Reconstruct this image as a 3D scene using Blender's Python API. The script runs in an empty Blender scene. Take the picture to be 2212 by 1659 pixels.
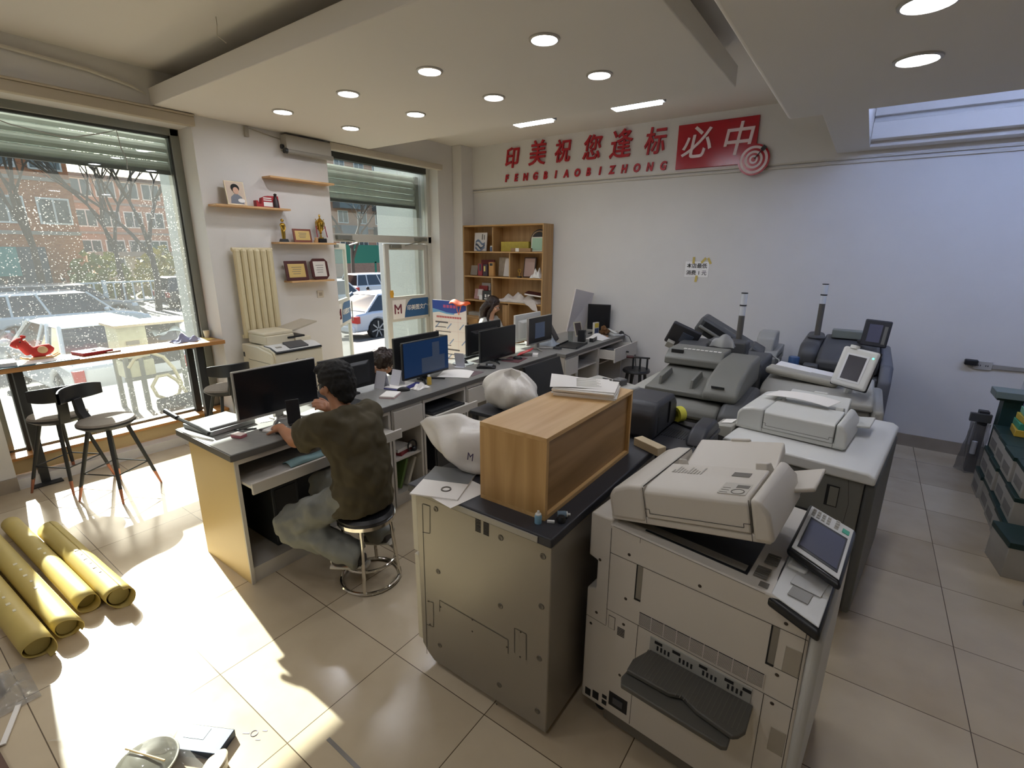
import bpy, bmesh, math, random
from mathutils import Matrix, Vector
random.seed(7)
SC = bpy.context.scene
COL = SC.collection
PI = math.pi
# ---------------------------------------------------------------- camera, world, sun, exposure
RC = ((0.81344, 0.58160, 0.00741), (0.15876, -0.20974, -0.96478), (-0.55957, 0.78597, -0.26295))
FPX, HC = 1056.76, 2.0
cam = bpy.data.cameras.new('camera'); camo = bpy.data.objects.new('camera', cam); COL.objects.link(camo)
cam.sensor_width = 36; cam.lens = 36 * FPX / 2212; cam.clip_start = .05; cam.clip_end = 400
rr, dd, ff = [Vector(v) for v in RC]
camo.matrix_world = Matrix(((rr.x, -dd.x, -ff.x, 0), (rr.y, -dd.y, -ff.y, 0), (rr.z, -dd.z, -ff.z, HC), (0, 0, 0, 1)))
SC.camera = camo
w = bpy.data.worlds.new('sky'); SC.world = w; w.use_nodes = True
nt = w.node_tree; bg = nt.nodes['Background']
sky = nt.nodes.new('ShaderNodeTexSky'); sky.sky_type = 'NISHITA'; sky.sun_disc = False
sky.sun_elevation = math.radians(31); sky.sun_rotation = math.radians(278); sky.air_density = 1.0; sky.dust_density = 2.5
nt.links.new(sky.outputs[0], bg.inputs[0]); bg.inputs[1].default_value = 0.2
sun = bpy.data.lights.new('sun', 'SUN'); suno = bpy.data.objects.new('sun', sun); COL.objects.link(suno)
sun.energy = 12.5; sun.angle = math.radians(.6); sun.color = (1, .965, .91)
el = math.radians(30.8); sd = Vector((math.cos(el) * .989, -math.cos(el) * .147, -math.sin(el)))
suno.rotation_euler = sd.to_track_quat('-Z', 'Y').to_euler(); suno.location = (-20, 4, 12)
vs = SC.view_settings; vs.view_transform = 'Standard'; vs.look = 'None'; vs.gamma = 1; vs.use_curve_mapping = False
vs.exposure = 0.85
cy = SC.cycles
cy.max_bounces = 8; cy.diffuse_bounces = 5; cy.glossy_bounces = 4; cy.transmission_bounces = 6; cy.transparent_max_bounces = 10
cy.caustics_reflective = False; cy.caustics_refractive = False; cy.use_denoising = True
cy.use_adaptive_sampling = True; cy.adaptive_threshold = .02; cy.sample_clamp_indirect = 6
# the shop's ceiling lamps and the added fill downlights share these strengths
DOWNLIGHT, TUBE, COVE = 46.0, 26.0, 1.0
# ---------------------------------------------------------------- helpers
def ray(px, py):
    d = Vector((px - 1106, py - 829.5, FPX)); return rr * d.x + dd * d.y + ff * d.z
def FZ(px, py, z=0.0):
    d = ray(px, py); return Vector((0, 0, HC)) + d * ((z - HC) / d.z)
def FX(px, py, x):
    d = ray(px, py); return Vector((0, 0, HC)) + d * (x / d.x)
def FY(px, py, y):
    d = ray(px, py); return Vector((0, 0, HC)) + d * (y / d.y)
def lin(c):
    if isinstance(c, str):
        c = [int(c[i:i + 2], 16) / 255 for i in (0, 2, 4)]
        c = [x / 12.92 if x <= .04045 else ((x + .055) / 1.055) ** 2.4 for x in c]
    return (*c, 1)
MATS = {}
def M(name, col='808080', rough=.5, metal=0., var=0., vscale=8., bump=0., bscale=200., emit=0., ecol=None, spec=.5, stretch=None, coat=0., alpha=1., trans=0., sub=0.):
    if name in MATS: return MATS[name]
    m = bpy.data.materials.new(name); m.use_nodes = True; MATS[name] = m
    n = m.node_tree; p = n.nodes['Principled BSDF']
    p.inputs['Base Color'].default_value = lin(col); p.inputs['Roughness'].default_value = rough
    p.inputs['Metallic'].default_value = metal; p.inputs['Specular IOR Level'].default_value = spec
    p.inputs['Coat Weight'].default_value = coat; p.inputs['Alpha'].default_value = alpha
    p.inputs['Transmission Weight'].default_value = trans
    if emit:
        p.inputs['Emission Color'].default_value = lin(ecol or col); p.inputs['Emission Strength'].default_value = emit
    tc = None
    if var or bump:
        tc = n.nodes.new('ShaderNodeTexCoord'); src = tc.outputs['Object']
        if stretch:
            mp = n.nodes.new('ShaderNodeMapping'); mp.inputs['Scale'].default_value = stretch
            n.links.new(src, mp.inputs[0]); src = mp.outputs[0]
    if var:
        no = n.nodes.new('ShaderNodeTexNoise'); no.inputs['Scale'].default_value = vscale; no.inputs['Detail'].default_value = 5
        n.links.new(src, no.inputs['Vector'])
        cr = n.nodes.new('ShaderNodeValToRGB'); b = lin(col)
        cr.color_ramp.elements[0].position = .3; cr.color_ramp.elements[1].position = .72
        cr.color_ramp.elements[0].color = (*[x * (1 - var) for x in b[:3]], 1)
        cr.color_ramp.elements[1].color = (*[min(1, x * (1 + var)) for x in b[:3]], 1)
        n.links.new(no.outputs[0], cr.inputs[0]); n.links.new(cr.outputs[0], p.inputs['Base Color'])
    if bump:
        nb = n.nodes.new('ShaderNodeTexNoise'); nb.inputs['Scale'].default_value = bscale; nb.inputs['Detail'].default_value = 3
        n.links.new(src, nb.inputs['Vector'])
        bu = n.nodes.new('ShaderNodeBump'); bu.inputs['Strength'].default_value = bump; bu.inputs['Distance'].default_value = .01
        n.links.new(nb.outputs[0], bu.inputs['Height']); n.links.new(bu.outputs[0], p.inputs['Normal'])
    return m
def wood(name, c1, c2, axis=1, scale=3., rough=.45):
    if name in MATS: return MATS[name]
    m = M(name, c1, rough); n = m.node_tree; p = n.nodes['Principled BSDF']
    tc = n.nodes.new('ShaderNodeTexCoord'); mp = n.nodes.new('ShaderNodeMapping')
    s = [9., 9., 9.]; s[axis] = .55
    mp.inputs['Scale'].default_value = [x * scale for x in s]
    no = n.nodes.new('ShaderNodeTexNoise'); no.inputs['Scale'].default_value = 1.0; no.inputs['Detail'].default_value = 7; no.inputs['Distortion'].default_value = .6
    cr = n.nodes.new('ShaderNodeValToRGB'); cr.color_ramp.elements[0].position = .32; cr.color_ramp.elements[1].position = .68
    cr.color_ramp.elements[0].color = lin(c2); cr.color_ramp.elements[1].color = lin(c1)
    n.links.new(tc.outputs['Object'], mp.inputs[0]); n.links.new(mp.outputs[0], no.inputs['Vector'])
    n.links.new(no.outputs[0], cr.inputs[0]); n.links.new(cr.outputs[0], p.inputs['Base Color'])
    return m
class B:
    """collects shapes of one part"""
    def __init__(s): s.v = []; s.f = []; s.T = Matrix()
    def at(s, loc=(0, 0, 0), rot=(0, 0, 0)):
        s.T = Matrix.Translation(loc) @ (Matrix.Rotation(rot[2], 4, 'Z') @ Matrix.Rotation(rot[1], 4, 'Y') @ Matrix.Rotation(rot[0], 4, 'X')); return s
    def mesh(s, vs, fs):
        o = len(s.v); s.v += [s.T @ Vector(v) for v in vs]; s.f += [tuple(i + o for i in f) for f in fs]; return s
    def box(s, x0, x1, y0, y1, z0, z1):
        return s.mesh([(x0, y0, z0), (x1, y0, z0), (x1, y1, z0), (x0, y1, z0), (x0, y0, z1), (x1, y0, z1), (x1, y1, z1), (x0, y1, z1)],
                      [(0, 3, 2, 1), (4, 5, 6, 7), (0, 1, 5, 4), (1, 2, 6, 5), (2, 3, 7, 6), (3, 0, 4, 7)])
    def cb(s, c, d): return s.box(c[0] - d[0] / 2, c[0] + d[0] / 2, c[1] - d[1] / 2, c[1] + d[1] / 2, c[2] - d[2] / 2, c[2] + d[2] / 2)
    def hexa(s, bot, top):
        return s.mesh(list(bot) + list(top), [(0, 3, 2, 1), (4, 5, 6, 7), (0, 1, 5, 4), (1, 2, 6, 5), (2, 3, 7, 6), (3, 0, 4, 7)])
    def prism(s, pts, d0, d1, ax='y'):
        """polygon in the plane across ax, extruded along ax from d0 to d1"""
        n = len(pts)
        def P(p, d): return {'y': (p[0], d, p[1]), 'x': (d, p[0], p[1]), 'z': (p[0], p[1], d)}[ax]
        vs = [P(p, d0) for p in pts] + [P(p, d1) for p in pts]
        fs = [tuple(range(n)), tuple(range(2 * n - 1, n - 1, -1))] + [(i, i + n, (i + 1) % n + n, (i + 1) % n) for i in range(n)]
        return s.mesh(vs, fs)
    def tube(s, pts, r, n=8, closed=False, cap=True):
        pts = [Vector(p) for p in pts]; rs = r if isinstance(r, (list, tuple)) else [r] * len(pts)
        m = len(pts); vs = []; fs = []; prev = None
        for i, p in enumerate(pts):
            a = pts[(i - 1) % m] if (closed or i > 0) else p; b = pts[(i + 1) % m] if (closed or i < m - 1) else p
            t = (b - a)
            t = t.normalized() if t.length > 1e-9 else Vector((0, 0, 1))
            if prev is None:
                u = t.orthogonal().normalized()
            else:
                u = prev - t * prev.dot(t); u = u.normalized() if u.length > 1e-6 else t.orthogonal().normalized()
            prev = u; v = t.cross(u)
            for k in range(n):
                an = 2 * PI * k / n; vs.append(p + (u * math.cos(an) + v * math.sin(an)) * rs[i])
        for i in range(m if closed else m - 1):
            j = (i + 1) % m
            for k in range(n): fs.append((i * n + k, i * n + (k + 1) % n, j * n + (k + 1) % n, j * n + k))
        if cap and not closed: fs += [tuple(range(n - 1, -1, -1)), tuple(range((m - 1) * n, m * n))]
        return s.mesh(vs, fs)
    def cyl(s, p0, p1, r0, r1=None, n=20): return s.tube([p0, p1], [r0, r0 if r1 is None else r1], n)
    def lathe(s, prof, n=24, c=(0, 0, 0)):
        vs = []; fs = []; m = len(prof)
        for r, z in prof:
            for k in range(n): a = 2 * PI * k / n; vs.append((c[0] + r * math.cos(a), c[1] + r * math.sin(a), c[2] + z))
        for i in range(m - 1):
            for k in range(n): fs.append((i * n + k, i * n + (k + 1) % n, (i + 1) * n + (k + 1) % n, (i + 1) * n + k))
        if prof[0][0] > 1e-5: fs.append(tuple(range(n - 1, -1, -1)))
        if prof[-1][0] > 1e-5: fs.append(tuple(range((m - 1) * n, m * n)))
        return s.mesh(vs, fs)
    def ring(s, c, R, r, n=32, k=8, ax='z'):
        f = {'z': lambda a: (c[0] + R * math.cos(a), c[1] + R * math.sin(a), c[2]), 'x': lambda a: (c[0], c[1] + R * math.cos(a), c[2] + R * math.sin(a)),
             'y': lambda a: (c[0] + R * math.cos(a), c[1], c[2] + R * math.sin(a))}[ax]
        return s.tube([f(2 * PI * i / n) for i in range(n)], r, k, closed=True)
    def grid(s, fn, nu, nv):
        vs = [fn(i / nu, j / nv) for j in range(nv + 1) for i in range(nu + 1)]
        fs = [(j * (nu + 1) + i, j * (nu + 1) + i + 1, (j + 1) * (nu + 1) + i + 1, (j + 1) * (nu + 1) + i) for j in range(nv) for i in range(nu)]
        return s.mesh(vs, fs)
    def ball(s, c, r, n=14, m=9, sq=(1, 1, 1)):
        return s.grid(lambda u, v: (c[0] + sq[0] * r * math.cos(2 * PI * u) * math.sin(PI * v), c[1] + sq[1] * r * math.sin(2 * PI * u) * math.sin(PI * v), c[2] - sq[2] * r * math.cos(PI * v)), n, m)
    def quad(s, a, b, c, d): return s.mesh([a, b, c, d], [(0, 1, 2, 3)])
def mw(o):
    m = Matrix.Translation(o.location) @ o.rotation_euler.to_matrix().to_4x4()
    return mw(o.parent) @ m if o.parent else m
def part(name, b, m, parent=None, bev=0., smooth=None, world=True, solid=0., sub=0, seg=2, ang=40):
    vs = b.v
    if parent is not None and world:
        inv = mw(parent).inverted(); vs = [inv @ v for v in vs]
    me = bpy.data.meshes.new(name); me.from_pydata([tuple(v) for v in vs], [], b.f)
    bm = bmesh.new(); bm.from_mesh(me); bmesh.ops.remove_doubles(bm, verts=bm.verts, dist=1e-6); bmesh.ops.recalc_face_normals(bm, faces=bm.faces); bm.to_mesh(me); bm.free()
    me.materials.append(m)
    if smooth is None: smooth = bev > 0 or len(b.f) > 40
    if smooth:
        me.shade_smooth(); me.set_sharp_from_angle(angle=math.radians(ang))
    o = bpy.data.objects.new(name, me); COL.objects.link(o)
    if parent is not None: o.parent = parent
    if solid:
        k = o.modifiers.new('solid', 'SOLIDIFY'); k.thickness = solid; k.offset = 0
    if sub:
        k = o.modifiers.new('sub', 'SUBSURF'); k.levels = k.render_levels = sub
    if bev:
        k = o.modifiers.new('bevel', 'BEVEL'); k.width = bev; k.segments = seg; k.limit_method = 'ANGLE'; k.angle_limit = math.radians(35)
    return o
def tag(o, label, cat, group=None, kind=None):
    o['label'] = label; o['category'] = cat
    if group: o['group'] = group
    if kind: o['kind'] = kind
    return o
def thing(name, label, cat, loc=(0, 0, 0), rz=0, group=None, kind=None):
    o = bpy.data.objects.new(name, None); COL.objects.link(o); o.location = loc; o.rotation_euler = (0, 0, rz); o.empty_display_size = .05
    return tag(o, label, cat, group, kind)
def struct(o, label=None, cat='room'):
    o['kind'] = 'structure'
    if label: o['label'] = label; o['category'] = cat
    return o
def single(name, b, m, label, cat, group=None, kind=None, **k):
    """a thing that is one mesh, its origin at its own base"""
    c = [min(v.x for v in b.v) + max(v.x for v in b.v), min(v.y for v in b.v) + max(v.y for v in b.v)]
    loc = Vector((c[0] / 2, c[1] / 2, min(v.z for v in b.v)))
    b.v = [v - loc for v in b.v]; o = part(name, b, m, **k); o.location = loc
    return tag(o, label, cat, group, kind)
def dup(o, loc=None, rz=None, label=None, parent=None):
    c = o.copy(); COL.objects.link(c)
    if parent is not None: c.parent = parent
    if loc is not None: c.location = loc
    if rz is not None: c.rotation_euler = (0, 0, rz)
    if label: c['label'] = label
    for ch in [x for x in ALLKIDS.get(o.name, [])]: dup(ch, parent=c)
    return c
class _Kids(dict):
    def get(s, n, d=None): return list(bpy.data.objects[n].children)
ALLKIDS = _Kids()
def text(name, body, size, m, parent, loc, right, up, ext=.001, bold=0., shear=0., align='CENTER', width=1., label=None):
    """lettering whose baseline runs along `right`, built at a world place"""
    c = bpy.data.curves.new(name, 'FONT'); c.body = body; c.size = size; c.extrude = ext; c.offset = bold; c.shear = shear; c.align_x = align; c.align_y = 'CENTER'
    c.materials.append(m); c.resolution_u = 3
    tmp = bpy.data.objects.new(name, c); me = bpy.data.meshes.new_from_object(tmp); me.name = name; bpy.data.objects.remove(tmp); bpy.data.curves.remove(c)
    if width != 1.: me.transform(Matrix.Diagonal((width, 1, 1, 1)))
    o = bpy.data.objects.new(name, me); COL.objects.link(o)
    r = Vector(right).normalized(); u = Vector(up); u = (u - r * u.dot(r)).normalized(); n = r.cross(u)
    W = Matrix(((r.x, u.x, n.x, loc[0]), (r.y, u.y, n.y, loc[1]), (r.z, u.z, n.z, loc[2]), (0, 0, 0, 1)))
    if parent is not None:
        o.parent = parent; o.matrix_local = mw(parent).inverted() @ W
    else: o.matrix_local = W
    if label: o['label'] = label
    return o
# ---------------------------------------------------------------- materials of the setting
def tile_floor():
    m = M('floor_tile', 'cbbca2', .2, spec=.5); n = m.node_tree; p = n.nodes['Principled BSDF']; L = n.links.new
    tc = n.nodes.new('ShaderNodeTexCoord'); sep = n.nodes.new('ShaderNodeSeparateXYZ'); L(tc.outputs['Object'], sep.inputs[0])
    def mth(op, a, b=None, c=None):
        k = n.nodes.new('ShaderNodeMath'); k.operation = op
        for i, x in enumerate((a, b, c)):
            if x is None: continue
            if isinstance(x, (int, float)): k.inputs[i].default_value = x
            else: L(x, k.inputs[i])
        return k.outputs[0]
    S = .5865; ds = []; ids = []
    for ax, o in (('X', -2.262), ('Y', 1.335)):
        q = mth('DIVIDE', mth('SUBTRACT', sep.outputs[ax], o), S)
        fr = mth('FRACT', q); ds.append(mth('MINIMUM', fr, mth('SUBTRACT', 1, fr))); ids.append(mth('FLOOR', q))
    line = mth('LESS_THAN', mth('MINIMUM', ds[0], ds[1]), .0035)
    wn = n.nodes.new('ShaderNodeTexWhiteNoise'); wn.noise_dimensions = '2D'
    cx = n.nodes.new('ShaderNodeCombineXYZ'); L(ids[0], cx.inputs[0]); L(ids[1], cx.inputs[1]); L(cx.outputs[0], wn.inputs['Vector'])
    no = n.nodes.new('ShaderNodeTexNoise'); no.inputs['Scale'].default_value = 3.0; no.inputs['Detail'].default_value = 7; L(tc.outputs['Object'], no.inputs['Vector'])
    v = mth('ADD', mth('MULTIPLY', wn.outputs[0], .35), mth('MULTIPLY', no.outputs[0], .65))
    cr = n.nodes.new('ShaderNodeValToRGB'); cr.color_ramp.elements[0].position = .25; cr.color_ramp.elements[1].position = .7
    cr.color_ramp.elements[0].color = lin('b5a489'); cr.color_ramp.elements[1].color = lin('cfc0a5'); L(v, cr.inputs[0])
    mx = n.nodes.new('ShaderNodeMix'); mx.data_type = 'RGBA'; L(line, mx.inputs[0]); L(cr.outputs[0], mx.inputs[6]); mx.inputs[7].default_value = lin('5b4d3b')
    L(mx.outputs[2], p.inputs['Base Color'])
    L(mth('ADD', mth('MULTIPLY', no.outputs[0], .14), .12), p.inputs['Roughness'])
    return m
def dirty_glass(name, dirt=1.0, tint='f4f9f7', speck=1.0):
    m = bpy.data.materials.new(name); m.use_nodes = True; n = m.node_tree; L = n.links.new
    n.nodes.remove(n.nodes['Principled BSDF']); out = n.nodes['Material Output']
    tr = n.nodes.new('ShaderNodeBsdfTransparent'); tr.inputs[0].default_value = lin(tint)
    gl = n.nodes.new('ShaderNodeBsdfGlossy'); gl.inputs['Roughness'].default_value = .02
    ge = n.nodes.new('ShaderNodeNewGeometry'); dt = n.nodes.new('ShaderNodeVectorMath'); dt.operation = 'DOT_PRODUCT'; L(ge.outputs['Incoming'], dt.inputs[0]); L(ge.outputs['Normal'], dt.inputs[1])
    def mt(op, a, b=None):
        k = n.nodes.new('ShaderNodeMath'); k.operation = op
        for i, x in enumerate((a, b)):
            if x is not None:
                if isinstance(x, float): k.inputs[i].default_value = x
                else: L(x, k.inputs[i])
        return k
    fr = mt('MULTIPLY_ADD', mt('POWER', mt('SUBTRACT', 1., mt('ABSOLUTE', dt.outputs['Value']).outputs[0]).outputs[0], 5.).outputs[0], .93); fr.inputs[2].default_value = .035
    mx = n.nodes.new('ShaderNodeMixShader'); L(fr.outputs[0], mx.inputs[0]); L(tr.outputs[0], mx.inputs[1]); L(gl.outputs[0], mx.inputs[2])
    tc = n.nodes.new('ShaderNodeTexCoord'); vo = n.nodes.new('ShaderNodeTexVoronoi'); vo.inputs['Scale'].default_value = 68; L(tc.outputs['Object'], vo.inputs['Vector'])
    no = n.nodes.new('ShaderNodeTexNoise'); no.inputs['Scale'].default_value = 2.2; no.inputs['Detail'].default_value = 3; L(tc.outputs['Object'], no.inputs['Vector'])
    thr = n.nodes.new('ShaderNodeMapRange'); thr.inputs[1].default_value = .36; thr.inputs[2].default_value = .72; thr.inputs[3].default_value = .0; thr.inputs[4].default_value = .3; sx = n.nodes.new('ShaderNodeSeparateXYZ'); L(tc.outputs['Object'], sx.inputs[0])
    zr = n.nodes.new('ShaderNodeMapRange'); zr.inputs[1].default_value = 2.62; zr.inputs[2].default_value = 2.25; zr.inputs[3].default_value = -.25; zr.inputs[4].default_value = .07; L(sx.outputs[2], zr.inputs[0])
    za = n.nodes.new('ShaderNodeMath'); za.operation = 'ADD'; L(no.outputs[0], za.inputs[0]); L(zr.outputs[0], za.inputs[1]); L(za.outputs[0], thr.inputs[0])
    vs_ = n.nodes.new('ShaderNodeSeparateColor'); L(vo.outputs['Color'], vs_.inputs[0]); n2 = n.nodes.new('ShaderNodeTexNoise'); n2.inputs['Scale'].default_value = 130; L(tc.outputs['Object'], n2.inputs['Vector'])
    wob = mt('ADD', vo.outputs['Distance'], mt('MULTIPLY', mt('SUBTRACT', n2.outputs[0], .5).outputs[0], .5).outputs[0])
    sp = n.nodes.new('ShaderNodeMath'); sp.operation = 'LESS_THAN'; L(wob.outputs[0], sp.inputs[0]); L(mt('MULTIPLY', thr.outputs[0], mt('MULTIPLY', mt('POWER', vs_.outputs[0], 2.).outputs[0], 1.7 * speck).outputs[0]).outputs[0], sp.inputs[1])
    am = n.nodes.new('ShaderNodeMath'); am.operation = 'MULTIPLY_ADD'; L(sp.outputs[0], am.inputs[0]); am.inputs[1].default_value = .33 * dirt; am.inputs[2].default_value = .045 * dirt
    tl = n.nodes.new('ShaderNodeBsdfTranslucent'); tl.inputs[0].default_value = lin('d8d8d2')
    df = n.nodes.new('ShaderNodeBsdfDiffuse'); df.inputs[0].default_value = lin('c9c9c2')
    dm = n.nodes.new('ShaderNodeMixShader'); dm.inputs[0].default_value = .5; L(tl.outputs[0], dm.inputs[1]); L(df.outputs[0], dm.inputs[2])
    fx = n.nodes.new('ShaderNodeMixShader'); L(am.outputs[0], fx.inputs[0]); L(mx.outputs[0], fx.inputs[1]); L(dm.outputs[0], fx.inputs[2])
    L(fx.outputs[0], out.inputs[0]); return m
FLOOR = tile_floor()
WALL = M('wall_paint', 'dbd8d3', .75, var=.02, vscale=3, bump=.06, bscale=90)
CEIL = M('ceiling_paint', 'dedad3', .8)
SKIRT = M('skirting_tile', '9a8f80', .35, var=.1, vscale=6)
ALU = M('aluminium_frame', '8f9189', .4, .55)
DALU = M('dark_aluminium', '3f423f', .45, .4)
WALU = M('white_door_frame', 'c6c4bb', .4, .15)
GLASS = dirty_glass('dusty_glass', 1.0); CGLASS = dirty_glass('door_glass', .5, speck=.25)
GRANITE = M('grey_granite', 'a9adaa', .6, var=.12, vscale=60)
# ---------------------------------------------------------------- room
struct(part('floor', B().box(-5.98, 3.4, -3.2, 6.5, -.1, 0), FLOOR))
wl = B()
for y0, y1, z0, z1 in ((-3.2, .65, 0, 3.56), (.65, 2.45, -.1, .09), (.65, 2.45, 3.15, 3.56), (2.45, 3.94, 0, 3.56), (3.94, 5.87, 3.2, 3.56), (5.87, 6.5, 0, 3.56)):
    wl.box(-5.98, -5.6, y0, y1, z0, z1)
struct(part('wall_left', wl, WALL))
struct(part('wall_back', B().box(-5.98, 3.4, 6.5, 6.7, 0, 3.56), WALL))
struct(part('wall_right', B().box(3.4, 3.6, -3.2, 6.7, 0, 3.56), WALL))
struct(part('wall_front', B().box(-5.98, 3.6, -3.4, -3.2, 0, 3.56), WALL))
struct(part('pillar', B().box(-5.6, -5.41, 6.2, 6.5, 0, 3.56), WALL, bev=.008))
struct(part('ceiling', B().box(-6.0, 3.6, -3.4, 6.7, 3.56, 3.7), CEIL))
struct(part('ceiling_panel', B().box(-5.6, -1.09, 2.13, 4.53, 3.25, 3.4), CEIL, bev=.006))
struct(part('ceiling_soffit', B().box(-.69, 3.4, 2.13, 4.53, 2.965, 3.56), CEIL, bev=.03, seg=3))
sf = B().box(-.48, -.2, 4.53, 6.5, 3.0, 3.56).box(-.2, 3.4, 6.28, 6.5, 3.0, 3.56).box(-.2, 3.4, 4.53, 4.62, 3.0, 3.56).box(-.2, 3.4, 6.16, 6.28, 3.05, 3.2).box(-.2, 3.4, 6.2, 6.28, 3.26, 3.46)
struct(part('ceiling_recess', sf, CEIL, bev=.006))
struct(part('trim_1', B().box(-5.41, 3.4, 6.468, 6.5, 2.95, 3.56), WALL))
struct(part('trim_2', B().box(-5.41, 3.4, 6.475, 6.5, 2.895, 2.915).box(-5.41, 3.4, 6.472, 6.5, 2.935, 2.95), M('trunking_white', 'cfc9bd', .5)))
struct(part('baseboard_back', B().box(-5.41, 3.4, 6.482, 6.5, 0, .13), SKIRT))
struct(part('baseboard_left', B().box(-5.6, -5.585, 2.45, 3.94, 0, .12).box(-5.6, -5.585, -3.2, .65, 0, .12), SKIRT))
# ---------------------------------------------------------------- shop window
win = thing('window_1', 'wide shop window in a dark metal frame beside the bar counter', 'window', (-5.9, 1.5, .1), kind='structure')
part('frame', B().box(-5.98, -5.9, 2.37, 2.45, .25, 3.15).box(-5.98, -5.9, .65, .72, .25, 3.15).box(-5.98, -5.9, .65, 2.45, 3.08, 3.15).box(-5.98, -5.9, .65, 2.45, .2, .27), ALU, win, bev=.006)
part('gasket', B().box(-5.965, -5.915, 2.355, 2.372, .27, 3.08).box(-5.965, -5.915, .72, 2.37, 3.06, 3.085), DALU, win)
part('glass_pane', B().box(-5.945, -5.939, .72, 2.37, .27, 3.08), GLASS, win)
WOODY = wood('sill_wood', 'c98f4c', 'a86f35', 1, 2.)
part('window_sill', B().box(-5.9, -5.7, .65, 2.45, .225, .25), WOODY, win)
part('sill_front', B().box(-5.74, -5.72, .65, 2.45, .1, .225), M('sill_board', 'c2a878', .5), win)
struct(part('trim_3', B().box(-5.62, -5.55, .6, 2.47, 3.14, 3.225).box(-5.62, -5.535, .6, 2.47, 3.225, 3.245), M('head_trim', 'b9ad98', .6), bev=.006))
def shutter(name, y0, y1, z0, x, n, label):
    t = thing(name, label, 'roller shutter', (x, (y0 + y1) / 2, z0))
    sl = M('shutter_slat', 'b3bab2', .65, var=.1, vscale=4)
    for i in range(n):
        z = z0 + .088 * i
        part('slat', B().prism([(x - .012, z), (x + .004, z + .004), (x + .016, z + .035), (x + .014, z + .06), (x, z + .084), (x - .012, z + .084)], y0, y1), sl, t)
    part('bottom_bar', B().box(x - .02, x + .02, y0, y1, z0 - .035, z0), DALU, t, bev=.004)
    part('guide_rail', B().box(x - .04, x + .04, y1, y1 + .06, 0, z0 + n * .088), ALU, t)
    part('guide_rail', B().box(x - .04, x + .04, y0 - .06, y0, 0, z0 + n * .088), ALU, t)
    return t
shutter('roller_shutter', .7, 2.4, 2.77, -6.12, 5, 'grey slatted roller shutter half lowered outside the wide shop window')
shutter('roller_shutter', 3.95, 5.8, 2.66, -6.06, 5, 'grey slatted roller shutter rolled up above the glass entrance door')
# ---------------------------------------------------------------- glass entrance door
dr = thing('door_1', 'glass double entrance door, left leaf pushed open, under a transom window', 'door', (-5.83, 4.9, 0), kind='structure')
part('frame', B().box(-5.88, -5.78, 3.94, 4.01, 0, 3.2).box(-5.88, -5.78, 5.8, 5.87, 0, 3.2).box(-5.88, -5.78, 3.94, 5.87, 2.1, 2.2), WALU, dr, bev=.005)
part('top_frame', B().box(-5.88, -5.78, 4.01, 5.8, 3.12, 3.2), DALU, dr)
part('transom_glass', B().box(-5.835, -5.829, 4.01, 5.8, 2.2, 3.12), CGLASS, dr)
BLUE = M('sign_blue', '2f5a86', .45); WHT = M('sign_white', 'e8e6e2', .5); MAROON = M('logo_maroon', '6e2a3c', .5); NAVY = M('logo_navy', '2b3b5f', .5)
def leaf(hinge, ang, w, label):
    """a door leaf whose hinge stands at `hinge`, running at `ang` from +y towards -x"""
    d = Vector((-math.sin(ang), math.cos(ang), 0)); rot = (0, 0, math.atan2(d.y, d.x))
    t = part('door_leaf', B().at(hinge, rot).box(0, .075, -.02, .02, .03, 2.08).box(w - .075, w, -.02, .02, .03, 2.08).box(.075, w - .075, -.02, .02, 2.0, 2.08).box(.075, w - .075, -.02, .02, .03, .16).box(.075, w - .075, -.02, .02, .93, 1.31), WALU, dr, bev=.004)
    t['label'] = label
    part('glass_pane', B().at(hinge, rot).box(.075, w - .075, -.003, .003, .16, .93).box(.075, w - .075, -.003, .003, 1.31, 2.0), CGLASS, t)
    n = Vector((d.y, -d.x, 0)); h = Vector(hinge)
    def P(u, z, o=.022): return h + d * u + n * o + Vector((0, 0, z))
    a, b = .3, w - .02; pts = [P(a + .03 + (.07 * (1 - i / 6)) ** 1 * .8 * math.cos(i * PI / 12), .98 + .28 * i / 6) for i in range(7)]
    pts = [P(a + .02, .98), P(a + .035, 1.06), P(a + .06, 1.14), P(a + .1, 1.21), P(a + .15, 1.25), P(a + .2, 1.26), P(b, 1.26), P(b, .98)]
    part('sign_panel', B().mesh(pts, [tuple(range(8))]), BLUE, t, smooth=False)
    text('sign_lettering', '印美图文广告', .088, WHT, t, P((a + b) / 2 + .07, 1.12, .026), d, (0, 0, 1), .0005, .0012)
    part('logo_card', B().quad(P(.09, .97, .0215), P(a + .02, .97, .0215), P(a + .06, 1.26, .0215), P(.09, 1.26, .0215)), WHT, t, smooth=False)
    s = B()
    for p0, p1, r in (((.13, 1.05), (.13, 1.19), 1), ((.13, 1.19), (.19, 1.11), 1), ((.19, 1.11), (.25, 1.19), 1), ((.25, 1.19), (.25, 1.05), 1), ((.19, 1.05), (.19, 1.08), 1)):
        q0, q1 = P(*p0, .026), P(*p1, .026); s.tube([q0, q1], .011, 4)
    part('logo', s, MAROON, t, smooth=False)
    part('handle', B().cyl(P(w - .04, .95, .05), P(w - .04, 1.25, .05), .009), ALU, t)
    part('door_closer', B().at(hinge, rot).box(w * .1, w * .1 + .2, -.07, -.02, 2.02, 2.07), ALU, t, bev=.006)
    return t
leaf((-5.83, 4.01, 0), math.radians(40), .86, 'left door leaf standing open to the street')
def leafR():
    h = Vector((-5.83, 4.935, 0)); return leaf(h, 0, .86, 'right door leaf, closed, with the blue shop sign')
leafR()
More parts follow.
